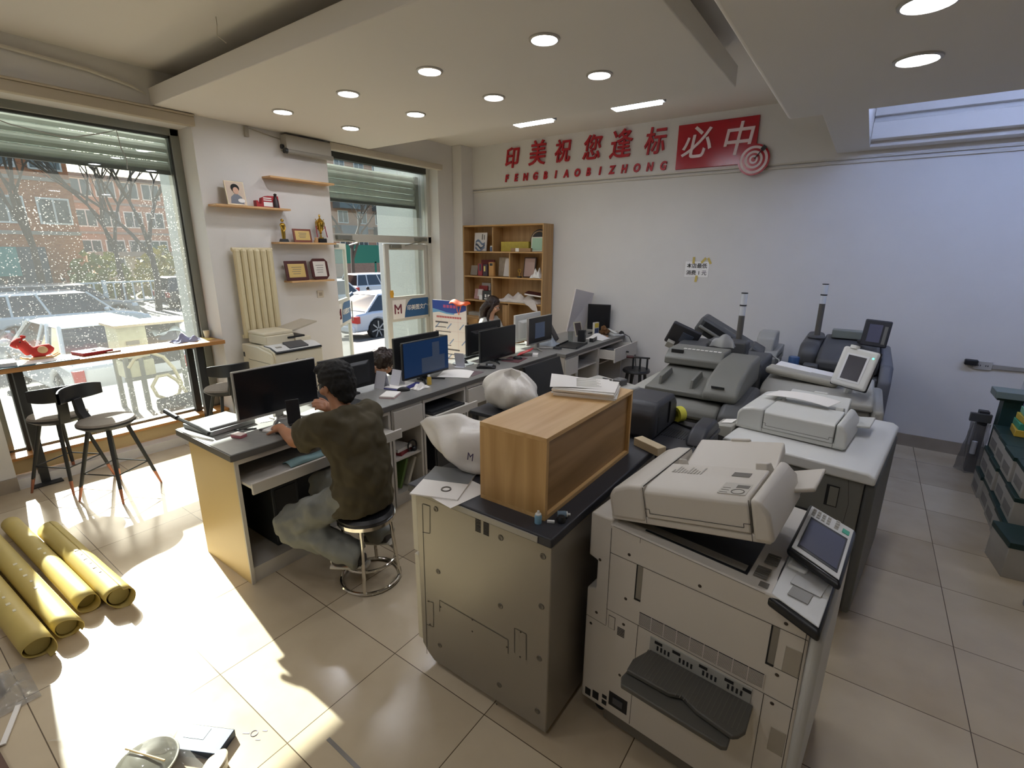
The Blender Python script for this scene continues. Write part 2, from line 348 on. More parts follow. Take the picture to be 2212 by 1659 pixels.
part('door_closer', B().box(-5.78, -5.72, 5.5, 5.72, 2.13, 2.18).tube([(-5.75, 5.62, 2.13), (-5.73, 5.45, 2.1), (-5.75, 5.28, 2.06)], .008, 6), ALU, dr)
part('door_closer', B().box(-5.78, -5.72, 4.1, 4.32, 2.13, 2.18).tube([(-5.75, 4.2, 2.13), (-5.8, 4.5, 2.1), (-6.1, 4.55, 2.06)], .008, 6), ALU, dr)
st = part('gold_sticker', B().at((-5.807, 5.02, 1.36), (0, PI / 2, 0)).lathe([(0, 0), (.035, 0), (.04, .002), (.035, .004), (0, .004)], 14).at((-5.807, 5.02, 1.36)).box(0, .003, -.03, .03, -.06, .05), M('sticker_gold', 'd8a43c', .4), dr)
# ---------------------------------------------------------------- ceiling lamps
def downlight(x, y, z, label, r=.075):
    t = thing('ceiling_downlight', label, 'ceiling light', (x, y, z), group='recessed round downlights')
    part('trim_ring', B().lathe([(r, -.004), (r + .006, -.012), (r + .02, -.008), (r + .022, 0), (r, 0)], 32, (x, y, z)), M('lamp_rim', 'b5b2ab', .4, .3), t)
    part('diffuser', B().lathe([(0, -.006), (r, -.006), (r, -.001), (0, -.001)], 32, (x, y, z)), LAMP, t)
LAMP = M('lamp_diffuser', 'ffffff', .5, emit=DOWNLIGHT, ecol='f6f7ff'); TLAMP = M('tube_diffuser', 'ffffff', .5, emit=TUBE, ecol='eaf1ff')
cols = ['leftmost', 'second from the left', 'third from the left', 'rightmost']
for j, y in enumerate((2.905, 3.665)):
    for i, x in enumerate((-4.745, -3.76, -2.82, -1.845)):
        downlight(x, y, 3.25, 'round downlight, %s in the %s row of the dropped ceiling' % (cols[i], ('near', 'far')[j]))
downlight(.02, 2.8, 2.965, 'nearer round downlight in the grey soffit at right', .085)
downlight(.025, 3.53, 2.965, 'farther round downlight in the grey soffit at right', .085)
for x0, x1, lb in ((-3.25, -2.82, 'left rectangular light strip on the back edge of the dropped ceiling'), (-2.16, -1.71, 'right rectangular light strip on the back edge of the dropped ceiling')):
    t = thing('ceiling_strip_light', lb, 'ceiling light', ((x0 + x1) / 2, 4.6, 3.25), group='rectangular strip lights')
    part('housing', B().box(x0, x1 + .02, 4.53, 4.67, 3.265, 3.31), M('strip_housing', '8a8b88', .5), t, bev=.003)
    part('diffuser', B().box(x0 + .01, x1 - .01, 4.54, 4.66, 3.25, 3.265), TLAMP, t)
t = single('cove_light', B().box(0, 3.2, 4.63, 4.66, 3.32, 3.36), M('cove_led', 'ffffff', .5, emit=COVE * 20, ecol='aac2ff'), 'cool white light strip hidden inside the ceiling recess at right', 'ceiling light')
# downlights added out of view behind the camera as fill for the near copier
for j, y in enumerate((.5, -1.2)):
    for i, x in enumerate((-4.4, -3.1, -1.8, -.5)):
        downlight(x, y, 3.56, 'added fill downlight unseen behind the camera, %s of the %s row' % (cols[i], ('nearer', 'farther')[j]))
# ---------------------------------------------------------------- the street outside
def gz(x):
    k = [(-5.9, -.1), (-9.7, -.15), (-9.9, -.68), (-13, -.8), (-16, -1.0), (-22, -1.1), (-60, -1.4)]
    for (a, za), (b, zb) in zip(k, k[1:]):
        if x >= b: return za + (zb - za) * (x - a) / (b - a)
    return -1.4
PAVE = M('street_paving', '6d6861', .85, var=.18, vscale=1.2)
xs = [-5.98, -9.7, -9.9, -13, -16, -22, -60]
g = B()
for a, b in zip(xs, xs[1:]): g.quad((a, -40, gz(a)), (a, 90, gz(a)), (b, 90, gz(b)), (b, -40, gz(b)))
struct(part('ground_outside', g, PAVE, smooth=False))
STEP = M('step_stone', '8d8a84', .7, var=.15, vscale=9)
struct(part('step_outside', B().box(-6.75, -5.98, -2, 2.5, -.2, -.06).box(-7.2, -5.98, 2.5, 6.6, -.2, -.04), STEP))
struct(part('pillar_outside', B().box(-6.72, -5.98, 2.52, 3.0, -.2, 3.6), GRANITE, bev=.01))
struct(part('pillar_outside', B().box(-7.1, -5.98, 5.9, 6.9, -.2, 3.6).box(-7.11, -7.1, 6.2, 6.22, 0, 3.6), GRANITE, bev=.01))
struct(part('pillar_outside', B().box(-6.5, -5.98, 3.0, 3.88, -.2, 3.6), GRANITE))
CARGLASS = M('car_window_glass', '20262b', .05, spec=.8); TYRE = M('tyre_rubber', '1c1c1d', .8); HUB = M('wheel_rim', 'a8aaac', .35, .6)
RED = M('tail_lamp_red', 'b32a24', .3); HEADL = M('head_lamp', 'd9dee2', .15); PLATE = M('plate_blue', '3f6fb5', .5)
def car(name, label, x, y, rz, paint, suv=False, plate=None, L=4.6):
    """nose along local +x, wheels on the ground"""
    W = 1.82; h = 1.68 if suv else 1.46; belt = .98 if suv else .9
    t = thing(name, label, 'car', (x, y, gz(x)), rz)
    r = .36 if suv else .33; xa, xb = L / 2 - .85, -L / 2 + .9
    def arch(c): return [(c + (r + .05) * math.cos(a), .3 + (r + .05) * math.sin(a)) for a in [PI * k / 8 for k in range(9)]]
    pr = [(-L / 2 + .05, .3)] + arch(xb)[::-1] + arch(xa)[::-1] + [(L / 2 - .08, .28), (L / 2, .45), (L / 2 - .04, .68), (L / 2 - .35, .84), (L / 2 - 1.15, belt)]
    pr += [(-L / 2 + (.12 if suv else .75), belt + .02), (-L / 2 + .06, belt - .04), (-L / 2, .6), (-L / 2 + .02, .42)]
    part('body', B().prism(pr, -W / 2, W / 2), paint, t, bev=.07, world=False, seg=3)
    a0, a1 = (L / 2 - 1.1, L / 2 - 1.75); b0, b1 = (-L / 2 + .1, -L / 2 + .3) if suv else (-L / 2 + .5, -L / 2 + 1.15)
    wb, wt = W / 2 - .06, W / 2 - .26
    part('windows', B().hexa([(b0, -wb, belt), (a0, -wb, belt), (a0, wb, belt), (b0, wb, belt)], [(b1, -wt, h - .05), (a1, -wt, h - .05), (a1, wt, h - .05), (b1, wt, h - .05)]), CARGLASS, t, bev=.03, world=False)
    part('roof', B().hexa([(b1 - .05, -wt - .03, h - .07), (a1 + .06, -wt - .03, h - .07), (a1 + .06, wt + .03, h - .07), (b1 - .05, wt + .03, h - .07)], [(b1 + .1, -wt + .1, h), (a1 - .2, -wt + .1, h), (a1 - .2, wt - .1, h), (b1 + .1, wt - .1, h)]), paint, t, bev=.02, world=False)
    for s in (-1, 1):
        for q0, q1 in (((a0, wb), (a1, wt)), ((b0, wb), (b1, wt)), (((a0 + b0) / 2, wb), ((a1 + b1) / 2, wt)), ((b0 + .8, wb), (b1 + .62, wt))):
            part('window_pillar', B().tube([(q0[0], s * q0[1], belt), (q1[0], s * (q1[1] + .015), h - .04)], .035, 6), paint, t, world=False)
        part('wing_mirror', B().ball((a0 - .25, s * (W / 2 + .08), belt + .08), .1, 10, 7, (.8, 1, .7)), paint, t, world=False)
        part('tail_lamp', B().box(-L / 2 - .01, -L / 2 + .12, s * W / 2 - s * .02 - .14, s * W / 2 - s * .02 + (.0 if s > 0 else .14) if s < 0 else s * W / 2 - .01, belt - .3 - (.0 if not suv else .05), belt - .08), RED, t, bev=.015, world=False)
        part('head_lamp', B().box(L / 2 - .32, L / 2 - .1, s * W / 2 - .2 if s > 0 else -W / 2 - .01, W / 2 + .01 if s > 0 else -W / 2 + .2, .62, .76), HEADL, t, bev=.02, world=False)
        for xh in (-.25, .75): part('door_handle', B().box(xh, xh + .17, s * (W / 2 + .012) - .012, s * (W / 2 + .012) + .012, belt - .16, belt - .13), ALU, t, world=False)
        for xc in (xa, xb):
            wh = part('wheel', B().at((xc, s * (W / 2 - .12), r), (PI / 2, 0, 0)).lathe([(r - .07, -.1), (r - .02, -.1), (r, -.07), (r, .07), (r - .02, .1), (r - .07, .1)], 28), TYRE, t, world=False)
            hb = B().at((xc, s * (W / 2 - .1), r), (PI / 2, 0, 0)).lathe([(0, -.06), (r - .06, -.06), (r - .06, .06), (0, .06)], 24)
            for k in range(7): hb.at((xc, s * (W / 2 - .0), r), (0, 2 * PI * k / 7, 0)).box(-.022, .022, -.012, .012, .03, r - .06)
            hb.at()
            part('rim', hb, HUB, wh, world=False)
    part('bumper', B().box(-L / 2 - .03, -L / 2 + .1, -W / 2 + .06, W / 2 - .06, .3, .48), paint, t, bev=.03, world=False)
    pt = part('number_plate', B().box(-L / 2 - .025, -L / 2 - .005, -.22, .22, .62, .76), PLATE, t, world=False)
    if plate:
        m = mw(t); text('plate_characters', plate, .12, WHT, pt, m @ Vector((-L / 2 - .03, 0, .69)), m.to_3x3() @ Vector((0, -1, 0)), (0, 0, 1))
    return t
CW = M('car_white', 'cfd1d2', .25, coat=.5); CS = M('car_silver', 'b9c0cb', .3, .2, coat=.5); CD = M('car_dark', '2b2d31', .25, coat=.6); CG = M('car_grey', '8b8a88', .3, .3, coat=.5)
car('sport_utility_car', 'white car seen side-on in the street, its bonnet toward the grey stone pillar', -22.3, 4.75, PI / 2, CW, True)
car('sport_utility_car', 'grey car behind the white side-on car, in front of the white railing', -27.6, 6.0, PI / 2, CG, True, L=4.8)
car('sedan', 'white saloon with a red tail lamp, parked right outside the shop window', -12.65, 2.95, PI + .04, CW)
car('sedan', 'dark car at the left edge beside the parked white saloon', -19.5, .6, PI / 2 - .3, CD)
car('sport_utility_car', 'dark car seen from behind at the end of the white railing', -31, 12.9, PI / 2, CD, True, L=4.4)
car('sedan', 'silver saloon outside the entrance door, tail toward the open leaf', -13.8, 11.9, PI / 2, CS, plate='A 60134')
car('sport_utility_car', 'white boxy off-road car beyond the silver saloon, seen through the open doorway', -26.2, 21.6, PI / 2, CW, True, L=4.9)
car('sport_utility_car', 'white car seen through the glass of the open door leaf', -21.5, 14.6, PI / 2, CW, True)
# buildings
def brickmat(name, a, b, s):
    m = M(name, a, .85); n = m.node_tree; p = n.nodes['Principled BSDF']; tc = n.nodes.new('ShaderNodeTexCoord'); sp = n.nodes.new('ShaderNodeSeparateXYZ'); cb = n.nodes.new('ShaderNodeCombineXYZ')
    br = n.nodes.new('ShaderNodeTexBrick'); br.inputs['Scale'].default_value = s; br.inputs['Color1'].default_value = lin(a); br.inputs['Color2'].default_value = lin(b); br.inputs['Mortar'].default_value = lin('a58a72'); br.inputs['Mortar Size'].default_value = .012
    n.links.new(tc.outputs['Object'], sp.inputs[0]); n.links.new(sp.outputs[1], cb.inputs[0]); n.links.new(sp.outputs[2], cb.inputs[1]); n.links.new(cb.outputs[0], br.inputs[0]); n.links.new(br.outputs[0], p.inputs['Base Color']); return m
BRICK = brickmat('brick_orange', 'b8734a', 'a4603c', 3.0); BRICK2 = brickmat('brick_pale', 'b98f76', 'ab8068', 3.0)
WINF = M('far_window_frame', 'dedbd4', .5); DARKG = M('far_window_glass', '3a444c', .1, spec=.8)
def building(label, x, y0, y1, z1, mt, rows, depth=5, n=5, dz=3.0, zb=2.0):
    t = thing('street_building', label, 'building', (x, (y0 + y1) / 2, gz(x)))
    part('wall', B().box(x - depth, x, y0, y1, gz(x), z1), mt, t)
    part('cornice', B().box(x - .2, x + .35, y0 - .3, y1 + .3, z1 - .25, z1 + .1), M('far_cornice', '9b9186', .7), t)
    for r in range(rows):
        part('string_course', B().box(x, x + .12, y0, y1, zb + dz * r - .6, zb + dz * r - .4), M('far_cornice', '9b9186'), t)
        for k in range(n):
            yc = y0 + (k + .5) * (y1 - y0) / n; z = zb + dz * r
            f = part('window', B().box(x - .02, x + .08, yc - .75, yc + .75, z, z + 1.5), WINF, t)
            part('pane', B().box(x + .07, x + .1, yc - .66, yc - .05, z + .1, z + 1.4).box(x + .07, x + .1, yc + .05, yc + .66, z + .1, z + 1.4), DARKG, f)
    return t
b1 = building('orange brick block with white-framed windows at the left of the street view', -40, -6, 10.2, 14, BRICK, 4, n=8, zb=3.3)
part('shop_front', B().box(-40, -39.6, -6, 8.3, -1.2, 2.0), M('far_shop_dark', '3c4a55', .4), b1)
part('shop_awning', B().box(-39.8, -39.3, 2, 7.0, .4, 2.0), M('far_shutter_teal', '3f8f86', .6), b1)
building('pale brick block under the strip of sky, behind the bare trees', -58, 14.5, 27, 8.2, BRICK2, 3, n=7, dz=2.6, zb=1.2)
b3 = building('pale apartment block with balconies seen above the entrance door', -55, 36, 62, 16, BRICK2, 5, n=9, zb=2.2)
for k in range(3):
    for r in range(3): part('balcony', B().box(-55, -53.6, 39 + 6 * k, 43 + 6 * k, 3.9 + 3 * r, 4.9 + 3 * r), M('balcony_glass', '58636a', .2), b3)
building('low cream wall block behind the white railing', -47, 12.5, 32, 1.6, M('cream_wall', 'cbbda0', .8), 1, n=9, dz=1, zb=-.2)
t = single('hoarding', B().box(-38.1, -38, 26.5, 37, .8, 2.4).box(-38.05, -38, 26.5, 26.7, -1.3, .9).box(-38.05, -38, 31, 31.2, -1.3, .9).box(-38.05, -38, 36.4, 36.6, -1.3, .9), M('hoarding_green', '1f6a55', .6), 'green hoarding across the street, seen through the doorway', 'hoarding')
t = single('low_planter_wall', B().box(-30.5, -30, 20, 31, gz(-30), .0), M('planter_stone', 'c0b4a2', .8), 'pale stone planter wall below the green hoarding', 'wall')
# railing
rl = thing('street_railing', 'white street railing with upright bars behind the parked cars', 'railing', (-34, 11.5, gz(-34)))
RW = M('railing_white', 'd6d8d6', .5); z0 = gz(-34)
part('rail', B().box(-34.04, -33.96, 6.5, 17, .1, .19), RW, rl); part('rail', B().box(-34.04, -33.96, 6.5, 17, z0 + .25, z0 + .34), RW, rl)
for k in range(24): part('bar', B().box(-34.03, -33.97, 6.5 + .44 * k, 6.57 + .44 * k, z0 + .3, .14), RW, rl)
for k in range(5): part('post', B().box(-34.08, -33.92, 6.5 + 2.6 * k, 6.68 + 2.6 * k, z0, .28), RW, rl)
# bare trees
BARK = M('bark', '4b423b', .9)
def tree(label, x, y, h, seed, spread=.55):
    rnd = random.Random(seed); t = thing('bare_tree', label, 'tree', (x, y, gz(x)), group=None)
    tr = B(); br = B()
    def grow(p, d, L, r, lev, b):
        q = p + d * L * .5 + Vector((rnd.uniform(-.1, .1), rnd.uniform(-.1, .1), 0)) * L * .4; e = p + d * L
        b.tube([p, q, e], [r, r * .85, r * .68], 6 if lev < 2 else 4)
        if lev >= 5: return
        for k in range(3 if lev < 3 else 2):
            a = rnd.uniform(0, 2 * PI); s = rnd.uniform(.3, .75) * spread / .55
            n = (d + Vector((math.cos(a) * s, math.sin(a) * s, rnd.uniform(.0, .25)))).normalized()
            grow(e if k else q + (e - q) * rnd.uniform(.3, 1), n, L * rnd.uniform(.62, .8), r * .6, lev + 1, br)
    grow(Vector((x, y, gz(x))), Vector((rnd.uniform(-.04, .04), rnd.uniform(-.04, .04), 1)), h * .33, h * .018, 0, tr)
    part('trunk', tr, BARK, t); part('branches', br, BARK, t)
tree('bare street tree in front of the orange brick block', -30, 5.9, 10, 3)
tree('bare tree before the pale brick block, left of two side by side', -36, 10.6, 10, 11)
tree('bare tree close to the grey stone pillar outside the window', -30, 10.2, 10, 5)
tree('bare tree seen through the transom above the entrance door', -34, 25.5, 10, 8, .7)
def bush(label, x, y, r, h, col, seed):
    rnd = random.Random(seed); b = B()
    for k in range(240):
        a = rnd.uniform(0, 2 * PI); q = r * math.sqrt(rnd.random()); z = rnd.uniform(0, h) * (1 - .5 * (q / r) ** 2)
        c = Vector((x + q * math.cos(a), y + q * math.sin(a), gz(x) + z)); u = Vector((rnd.uniform(-1, 1), rnd.uniform(-1, 1), rnd.uniform(-1, 1))).normalized() * .22; v = u.orthogonal().normalized() * .16
        b.quad(c - u - v, c + u - v, c + u + v, c - u + v)
    return single('hedge_bush', b, M('leaf_' + col, col, .8, var=.3, vscale=3), label, 'bush', smooth=False)
bush('yellowish bush between the trees behind the railing', -38, 10.2, 1.5, 3.4, '8a8a4c', 1)
bush('dull green bush below the bare tree beside the stone pillar', -38, 13.6, 1.7, 3.4, '948c54', 2)
bush('dark hedge at the foot of the orange brick block', -37.2, 3.2, 1.7, 2.8, '3c4438', 4)
# people in the street are added with the other figures
# work table outside
IRON = M('painted_iron', '6f706b', .6); CABI = M('old_cream_metal', 'b7b39b', .6, var=.12)
wt = thing('street_work_table', 'weathered work table with a cream cabinet standing outside the window', 'table', (-7.75, 2.4, gz(-7.75)))
zb = gz(-7.75)
part('table_top', B().box(-8.15, -7.6, 2.06, 2.98, 1.02, 1.05), wood('old_plank', 'bfae94', 'a29077', 1, 2.), wt)
part('cabinet', B().box(-8.1, -7.68, 2.1, 2.42, .6, 1.02), CABI, wt, bev=.01); part('drawer_pull', B().box(-7.68, -7.66, 2.18, 2.32, .78, .83), IRON, wt)
part('motor_box', B().box(-8.0, -7.68, 2.12, 2.45, .34, .56), CABI, wt, bev=.01)
part('back_panel', B().box(-8.14, -8.1, 2.42, 2.96, .4, 1.02), M('tarp_dark', '45474a', .7), wt)
part('crossbar', B().box(-7.72, -7.67, 2.1, 2.96, .3, .35), IRON, wt)
for x, y in ((-7.7, 2.14), (-7.7, 2.3), (-7.7, 2.94), (-8.1, 2.94), (-8.1, 2.14)): part('leg', B().box(x - .025, x + .025, y - .025, y + .025, gz(-8), .62 if y < 2.5 else 1.02), IRON, wt)
HOSE = M('hose_beige', 'b5aa8b', .5, bump=.5, bscale=40)
hp = [(-7.62, 2.14, .5), (-7.55, 2.2, .62), (-7.5, 2.36, .68), (-7.5, 2.5, .6), (-7.5, 2.6, .42), (-7.5, 2.66, .2), (-7.48, 2.6, .06), (-7.46, 2.46, .02), (-7.45, 2.34, .1), (-7.45, 2.3, .24), (-7.45, 2.38, .36), (-7.46, 2.5, .36), (-7.47, 2.6, .26), (-7.45, 2.68, .08), (-7.4, 2.7, -.08)]
single('flexible_hose', B().tube(hp, .022, 8), HOSE, 'beige flexible hose looped beside the work table outside', 'hose', smooth=True)
single('cloth_bundle', B().grid(lambda u, v: (-7.7 + .25 * v - .2, 2.5 + .42 * u, 1.06 - .2 + .06 * math.sin(9 * u + 3 * v) * math.sin(PI * v) + .05 * math.sin(PI * u)), 16, 8), M('cloth_pale_blue', 'b9c4d0', .8), 'pale crumpled cloth under the work table top outside', 'cloth', solid=.004)
single('black_roll', B().cyl((-7.25, 2.28, .0), (-7.25, 2.8, .02), .11, n=20), M('black_plastic_film', '2b2d2f', .6), 'thick black roll lying outside against the window sill', 'roll', bev=.01)
bpy.data.objects['black_roll'].location.z = gz(-7.25) + .005
# ---------------------------------------------------------------- long desk run
DTOP = M('desk_top_grey', '84837f', .32, var=.06, vscale=25); DEDGE = M('desk_edge_grey', '5f5d5a', .5)
CABW = M('cabinet_white', 'c8c3ba', .5); CREAM = M('side_panel_cream', 'd9bf86', .38, var=.03, vscale=2); DBACK = M('cabinet_dark_back', '5a5d60', .6)
BLK = M('black_plastic', '1d1e20', .45); BLK2 = M('black_satin', '26272a', .35); GREY = M('mid_grey_plastic', '77787a', .5); PAPER = M('white_paper', 'ece9e4', .7)
CHROME = M('chrome', 'd8d4cc', .12, 1.0); VINYL = M('black_vinyl', '17171a', .35)
wtop = single('worktop', B().box(-3.5, -2.78, 1.165, 4.78, .83, .87).box(-3.47, -2.66, 4.78, 6.46, .83, .87), DTOP, 'long grey worktop running from the near desk to the back wall', 'worktop', bev=.004)
part('front_edge', B().box(-2.781, -2.775, 1.165, 4.78, .828, .866).box(-3.5, -2.78, 1.16, 1.166, .828, .866).box(-2.661, -2.655, 4.78, 6.46, .828, .866), DEDGE, wtop)
def unit(label, y0, y1, x1=-2.79, shelves=(), drawer=None, tray=None, side=CABW, near=False, pull=0.):
    t = thing('desk_cabinet', label, 'cabinet', (-3.08, (y0 + y1) / 2, 0), group=None)
    part('side_panel', B().box(-3.38, x1 - .01, y0 + .001, y0 + .018, 0, .828), side, t)
    part('side_panel', B().box(-3.38, x1 - .01, y1 - .018, y1 - .001, 0, .828), CABW, t)
    part('front_frame', B().box(x1 - .012, x1, y0 + .001, y0 + .022, 0, .828).box(x1 - .012, x1, y1 - .022, y1 - .001, 0, .828).box(x1 - .012, x1, y0 + .022, y1 - .022, .795, .828), CABW, t)
    part('back_panel', B().box(-3.38, -3.365, y0 + .018, y1 - .018, 0, .828), DBACK, t)
    part('kick_board', B().box(x1 - .03, x1 - .012, y0 + .018, y1 - .018, 0, .1).box(-3.365, x1 - .03, y0 + .018, y1 - .018, .085, .1), CABW, t)
    for z in shelves: part('shelf', B().box(-3.36, x1 - .015, y0 + .018, y1 - .018, z - .008, z + .008), CABW, t)
    if drawer:
        d = part('drawer', B().box(x1 + pull, x1 + .018 + pull, y0 + .01, y1 - .01, drawer[0], drawer[1]).box(x1 - .4 + pull, x1 + pull, y0 + .03, y0 + .042, drawer[0] + .03, drawer[1] - .03).box(x1 - .4 + pull, x1 + pull, y1 - .042, y1 - .03, drawer[0] + .03, drawer[1] - .03).box(x1 - .4 + pull, x1 + pull, y0 + .03, y1 - .03, drawer[0] + .03, drawer[0] + .04), CABW, t, bev=.002)
        if pull: part('knob', B().cyl((x1 + .018 + pull, (y0 + y1) / 2, (drawer[0] + drawer[1]) / 2), (x1 + .05 + pull, (y0 + y1) / 2, (drawer[0] + drawer[1]) / 2), .012), BLK, d)
    if tray:
        tr = part('keyboard_tray', B().box(-3.2, -2.64, y0 + .03, y1 - .03, .67, .686), CABW, t)
        part('tray_front', B().box(-2.65, -2.632, tray[0], tray[1], .655, .725), CABW, tr, bev=.004)
    return t
u1 = unit('near desk unit with a cream end panel and the pulled-out keyboard tray', 1.18, 2.33, tray=(1.19, 2.3), side=CREAM)
unit('desk cabinet with two open shelves holding a green book, behind the seated man', 2.34, 2.66, shelves=(.39, .62), drawer=(.63, .805))
unit('knee-hole desk unit with a black keyboard tray and black computer tower', 2.67, 3.2, tray=(2.66, 3.18))
unit('narrow desk cabinet with a closed drawer beside the black keyboard tray', 3.21, 3.52, shelves=(.35,), drawer=(.63, .79))
unit('desk cabinet partly hidden by the white bag on the oak crate', 3.53, 4.5, shelves=(.45,))
unit('far desk cabinet with a small closed drawer, white front beside the open shelf', 4.79, 5.1, x1=-2.68, drawer=(.6, .8))
unit('far desk cabinet with one open shelf left of the pulled drawer', 5.11, 5.68, x1=-2.68, shelves=(.62,))
unit('farthest desk cabinet with its top drawer pulled out, at the back wall', 5.69, 6.44, x1=-2.68, shelves=(.58,), drawer=(.63, .81), pull=.2)
# ---------------------------------------------------------------- monitors
SCR = M('dark_screen', '15161a', .25, spec=.6); SILV = M('monitor_silver', 'a5a19a', .4, .3); SCRB = M('blue_desktop_screen', '1b3558', .3, emit=.07, ecol='1d4a86'); SCRG = M('grey_window_on_screen', '4a566a', .3, emit=.03, ecol='6f84a8')
def monitor(label, x, y0, y1, z0, z1, face, frame=BLK, screen=SCR, rot=0., wins=(), group=None, stand=True, logo=False, tilt=0.):
    """panel along y seen from +x when face=1"""
    w2, h = (y1 - y0) / 2, z1 - z0
    t = thing('monitor', label, 'monitor', (x, (y0 + y1) / 2, .87), (0 if face > 0 else PI) + rot, group)
    o = z0 - .87
    part('housing', B().box(-.028, .0, -w2, w2, o, o + h), frame, t, bev=.006, world=False)
    part('housing_back', B().hexa([(-.055, -w2 * .6, o + .04), (-.028, -w2 * .8, o + .02), (-.028, w2 * .8, o + .02), (-.055, w2 * .6, o + .04)], [(-.055, -w2 * .6, o + h * .7), (-.028, -w2 * .8, o + h * .8), (-.028, w2 * .8, o + h * .8), (-.055, w2 * .6, o + h * .7)]), frame, t, bev=.006, world=False)
    s = part('screen', B().box(.0, .003, -w2 + .008, w2 - .008, o + .022, o + h - .008), screen, t, world=False)
    for (a, b, c, d, m) in wins:
        part('screen_window', B().box(.003, .0045, -w2 + a * 2 * w2, -w2 + b * 2 * w2, o + c * h, o + d * h), m, s, world=False)
    if logo: part('logo', B().at((-.056, 0, o + h * .55), (0, PI / 2, 0)).ring((0, 0, 0), .022, .003, 20, 6), SILV, t, world=False)
    if stand:
        part('stand_neck', B().hexa([(-.07, -.03, .01), (-.03, -.03, .01), (-.03, .03, .01), (-.07, .03, .01)], [(-.05, -.03, o + h * .4), (-.03, -.03, o + h * .4), (-.03, .03, o + h * .4), (-.05, .03, o + h * .4)]), frame, t, bev=.004, world=False)
        part('stand_base', B().tube([(.1, -.12, .006), (-.02, -.03, .012), (-.06, 0, .014), (-.02, .03, .012), (.1, .12, .006)], [.007, .011, .013, .011, .007], 8).box(-.09, -.02, -.05, .05, 0, .014), frame, t, bev=.003, world=False)
    return t
monitor('nearest monitor with a thin silver frame, in front of the seated man', -3.13, 1.39, 1.965, .92, 1.255, 1, SILV)
monitor('dark monitor seen behind the seated man\'s head, its back to the camera', -3.3, 2.08, 2.6, .9, 1.18, -1)
monitor('black monitor seen from behind, standing back to back with the blue screen', -3.36, 2.87, 3.445, .92, 1.24, -1)
monitor('monitor with a blue desktop and two grey windows on its screen', -3.09, 2.75, 3.31, .915, 1.243, 1, BLK, SCRB, wins=((.38, .9, .1, .5, SCRG), (.62, .78, .5, .88, SCRG)))
monitor('black monitor with a round emblem on its back, behind the plain black screen', -3.36, 3.86, 4.45, .91, 1.244, -1, logo=True)
monitor('plain black monitor left of the red papers on the desk', -3.05, 3.74, 4.345, .9, 1.225, 1)
monitor('pale monitor back standing behind the dark page screen at the far desk', -3.36, 4.74, 5.3, .93, 1.26, -1, M('monitor_white', 'cdccc6', .5))
monitor('thin framed monitor showing a dark page, right of the pale monitor back', -3.05, 4.6, 5.115, .945, 1.265, 1, SILV, SCR, wins=((.26, .66, .22, .78, SCRG),))
monitor('squarish black monitor against the back wall at the end of the desk', -3.05, 6.18, 6.5, .92, 1.28, 1, BLK, rot=-PI / 2 + .25)
bpy.data.objects['monitor.008'].location = (-3.03, 6.36, .87)
# ---------------------------------------------------------------- round stool under the man
rs = thing('round_stool', 'chrome round stool with a black vinyl seat, under the seated man', 'stool', (-2.265, 1.66, 0))
part('seat', B().lathe([(0, .435), (.16, .435), (.168, .445), (.168, .465), (.15, .482), (0, .487)], 36), VINYL, rs, world=False)
part('seat_rim', B().lathe([(.165, .42), (.174, .424), (.174, .447), (.165, .447)], 36), CHROME, rs, world=False)
part('floor_ring', B().ring((0, 0, .012), .178, .012, 40), CHROME, rs, world=False); part('foot_ring', B().ring((0, 0, .15), .158, .009, 40), CHROME, rs, world=False)
for k in range(4):
    a = PI / 4 + k * PI / 2 - .1; c, s = math.cos(a), math.sin(a)
    part('leg', B().tube([(.14 * c, .14 * s, .43), (.178 * c, .178 * s, .012)], .011, 10), CHROME, rs, world=False)
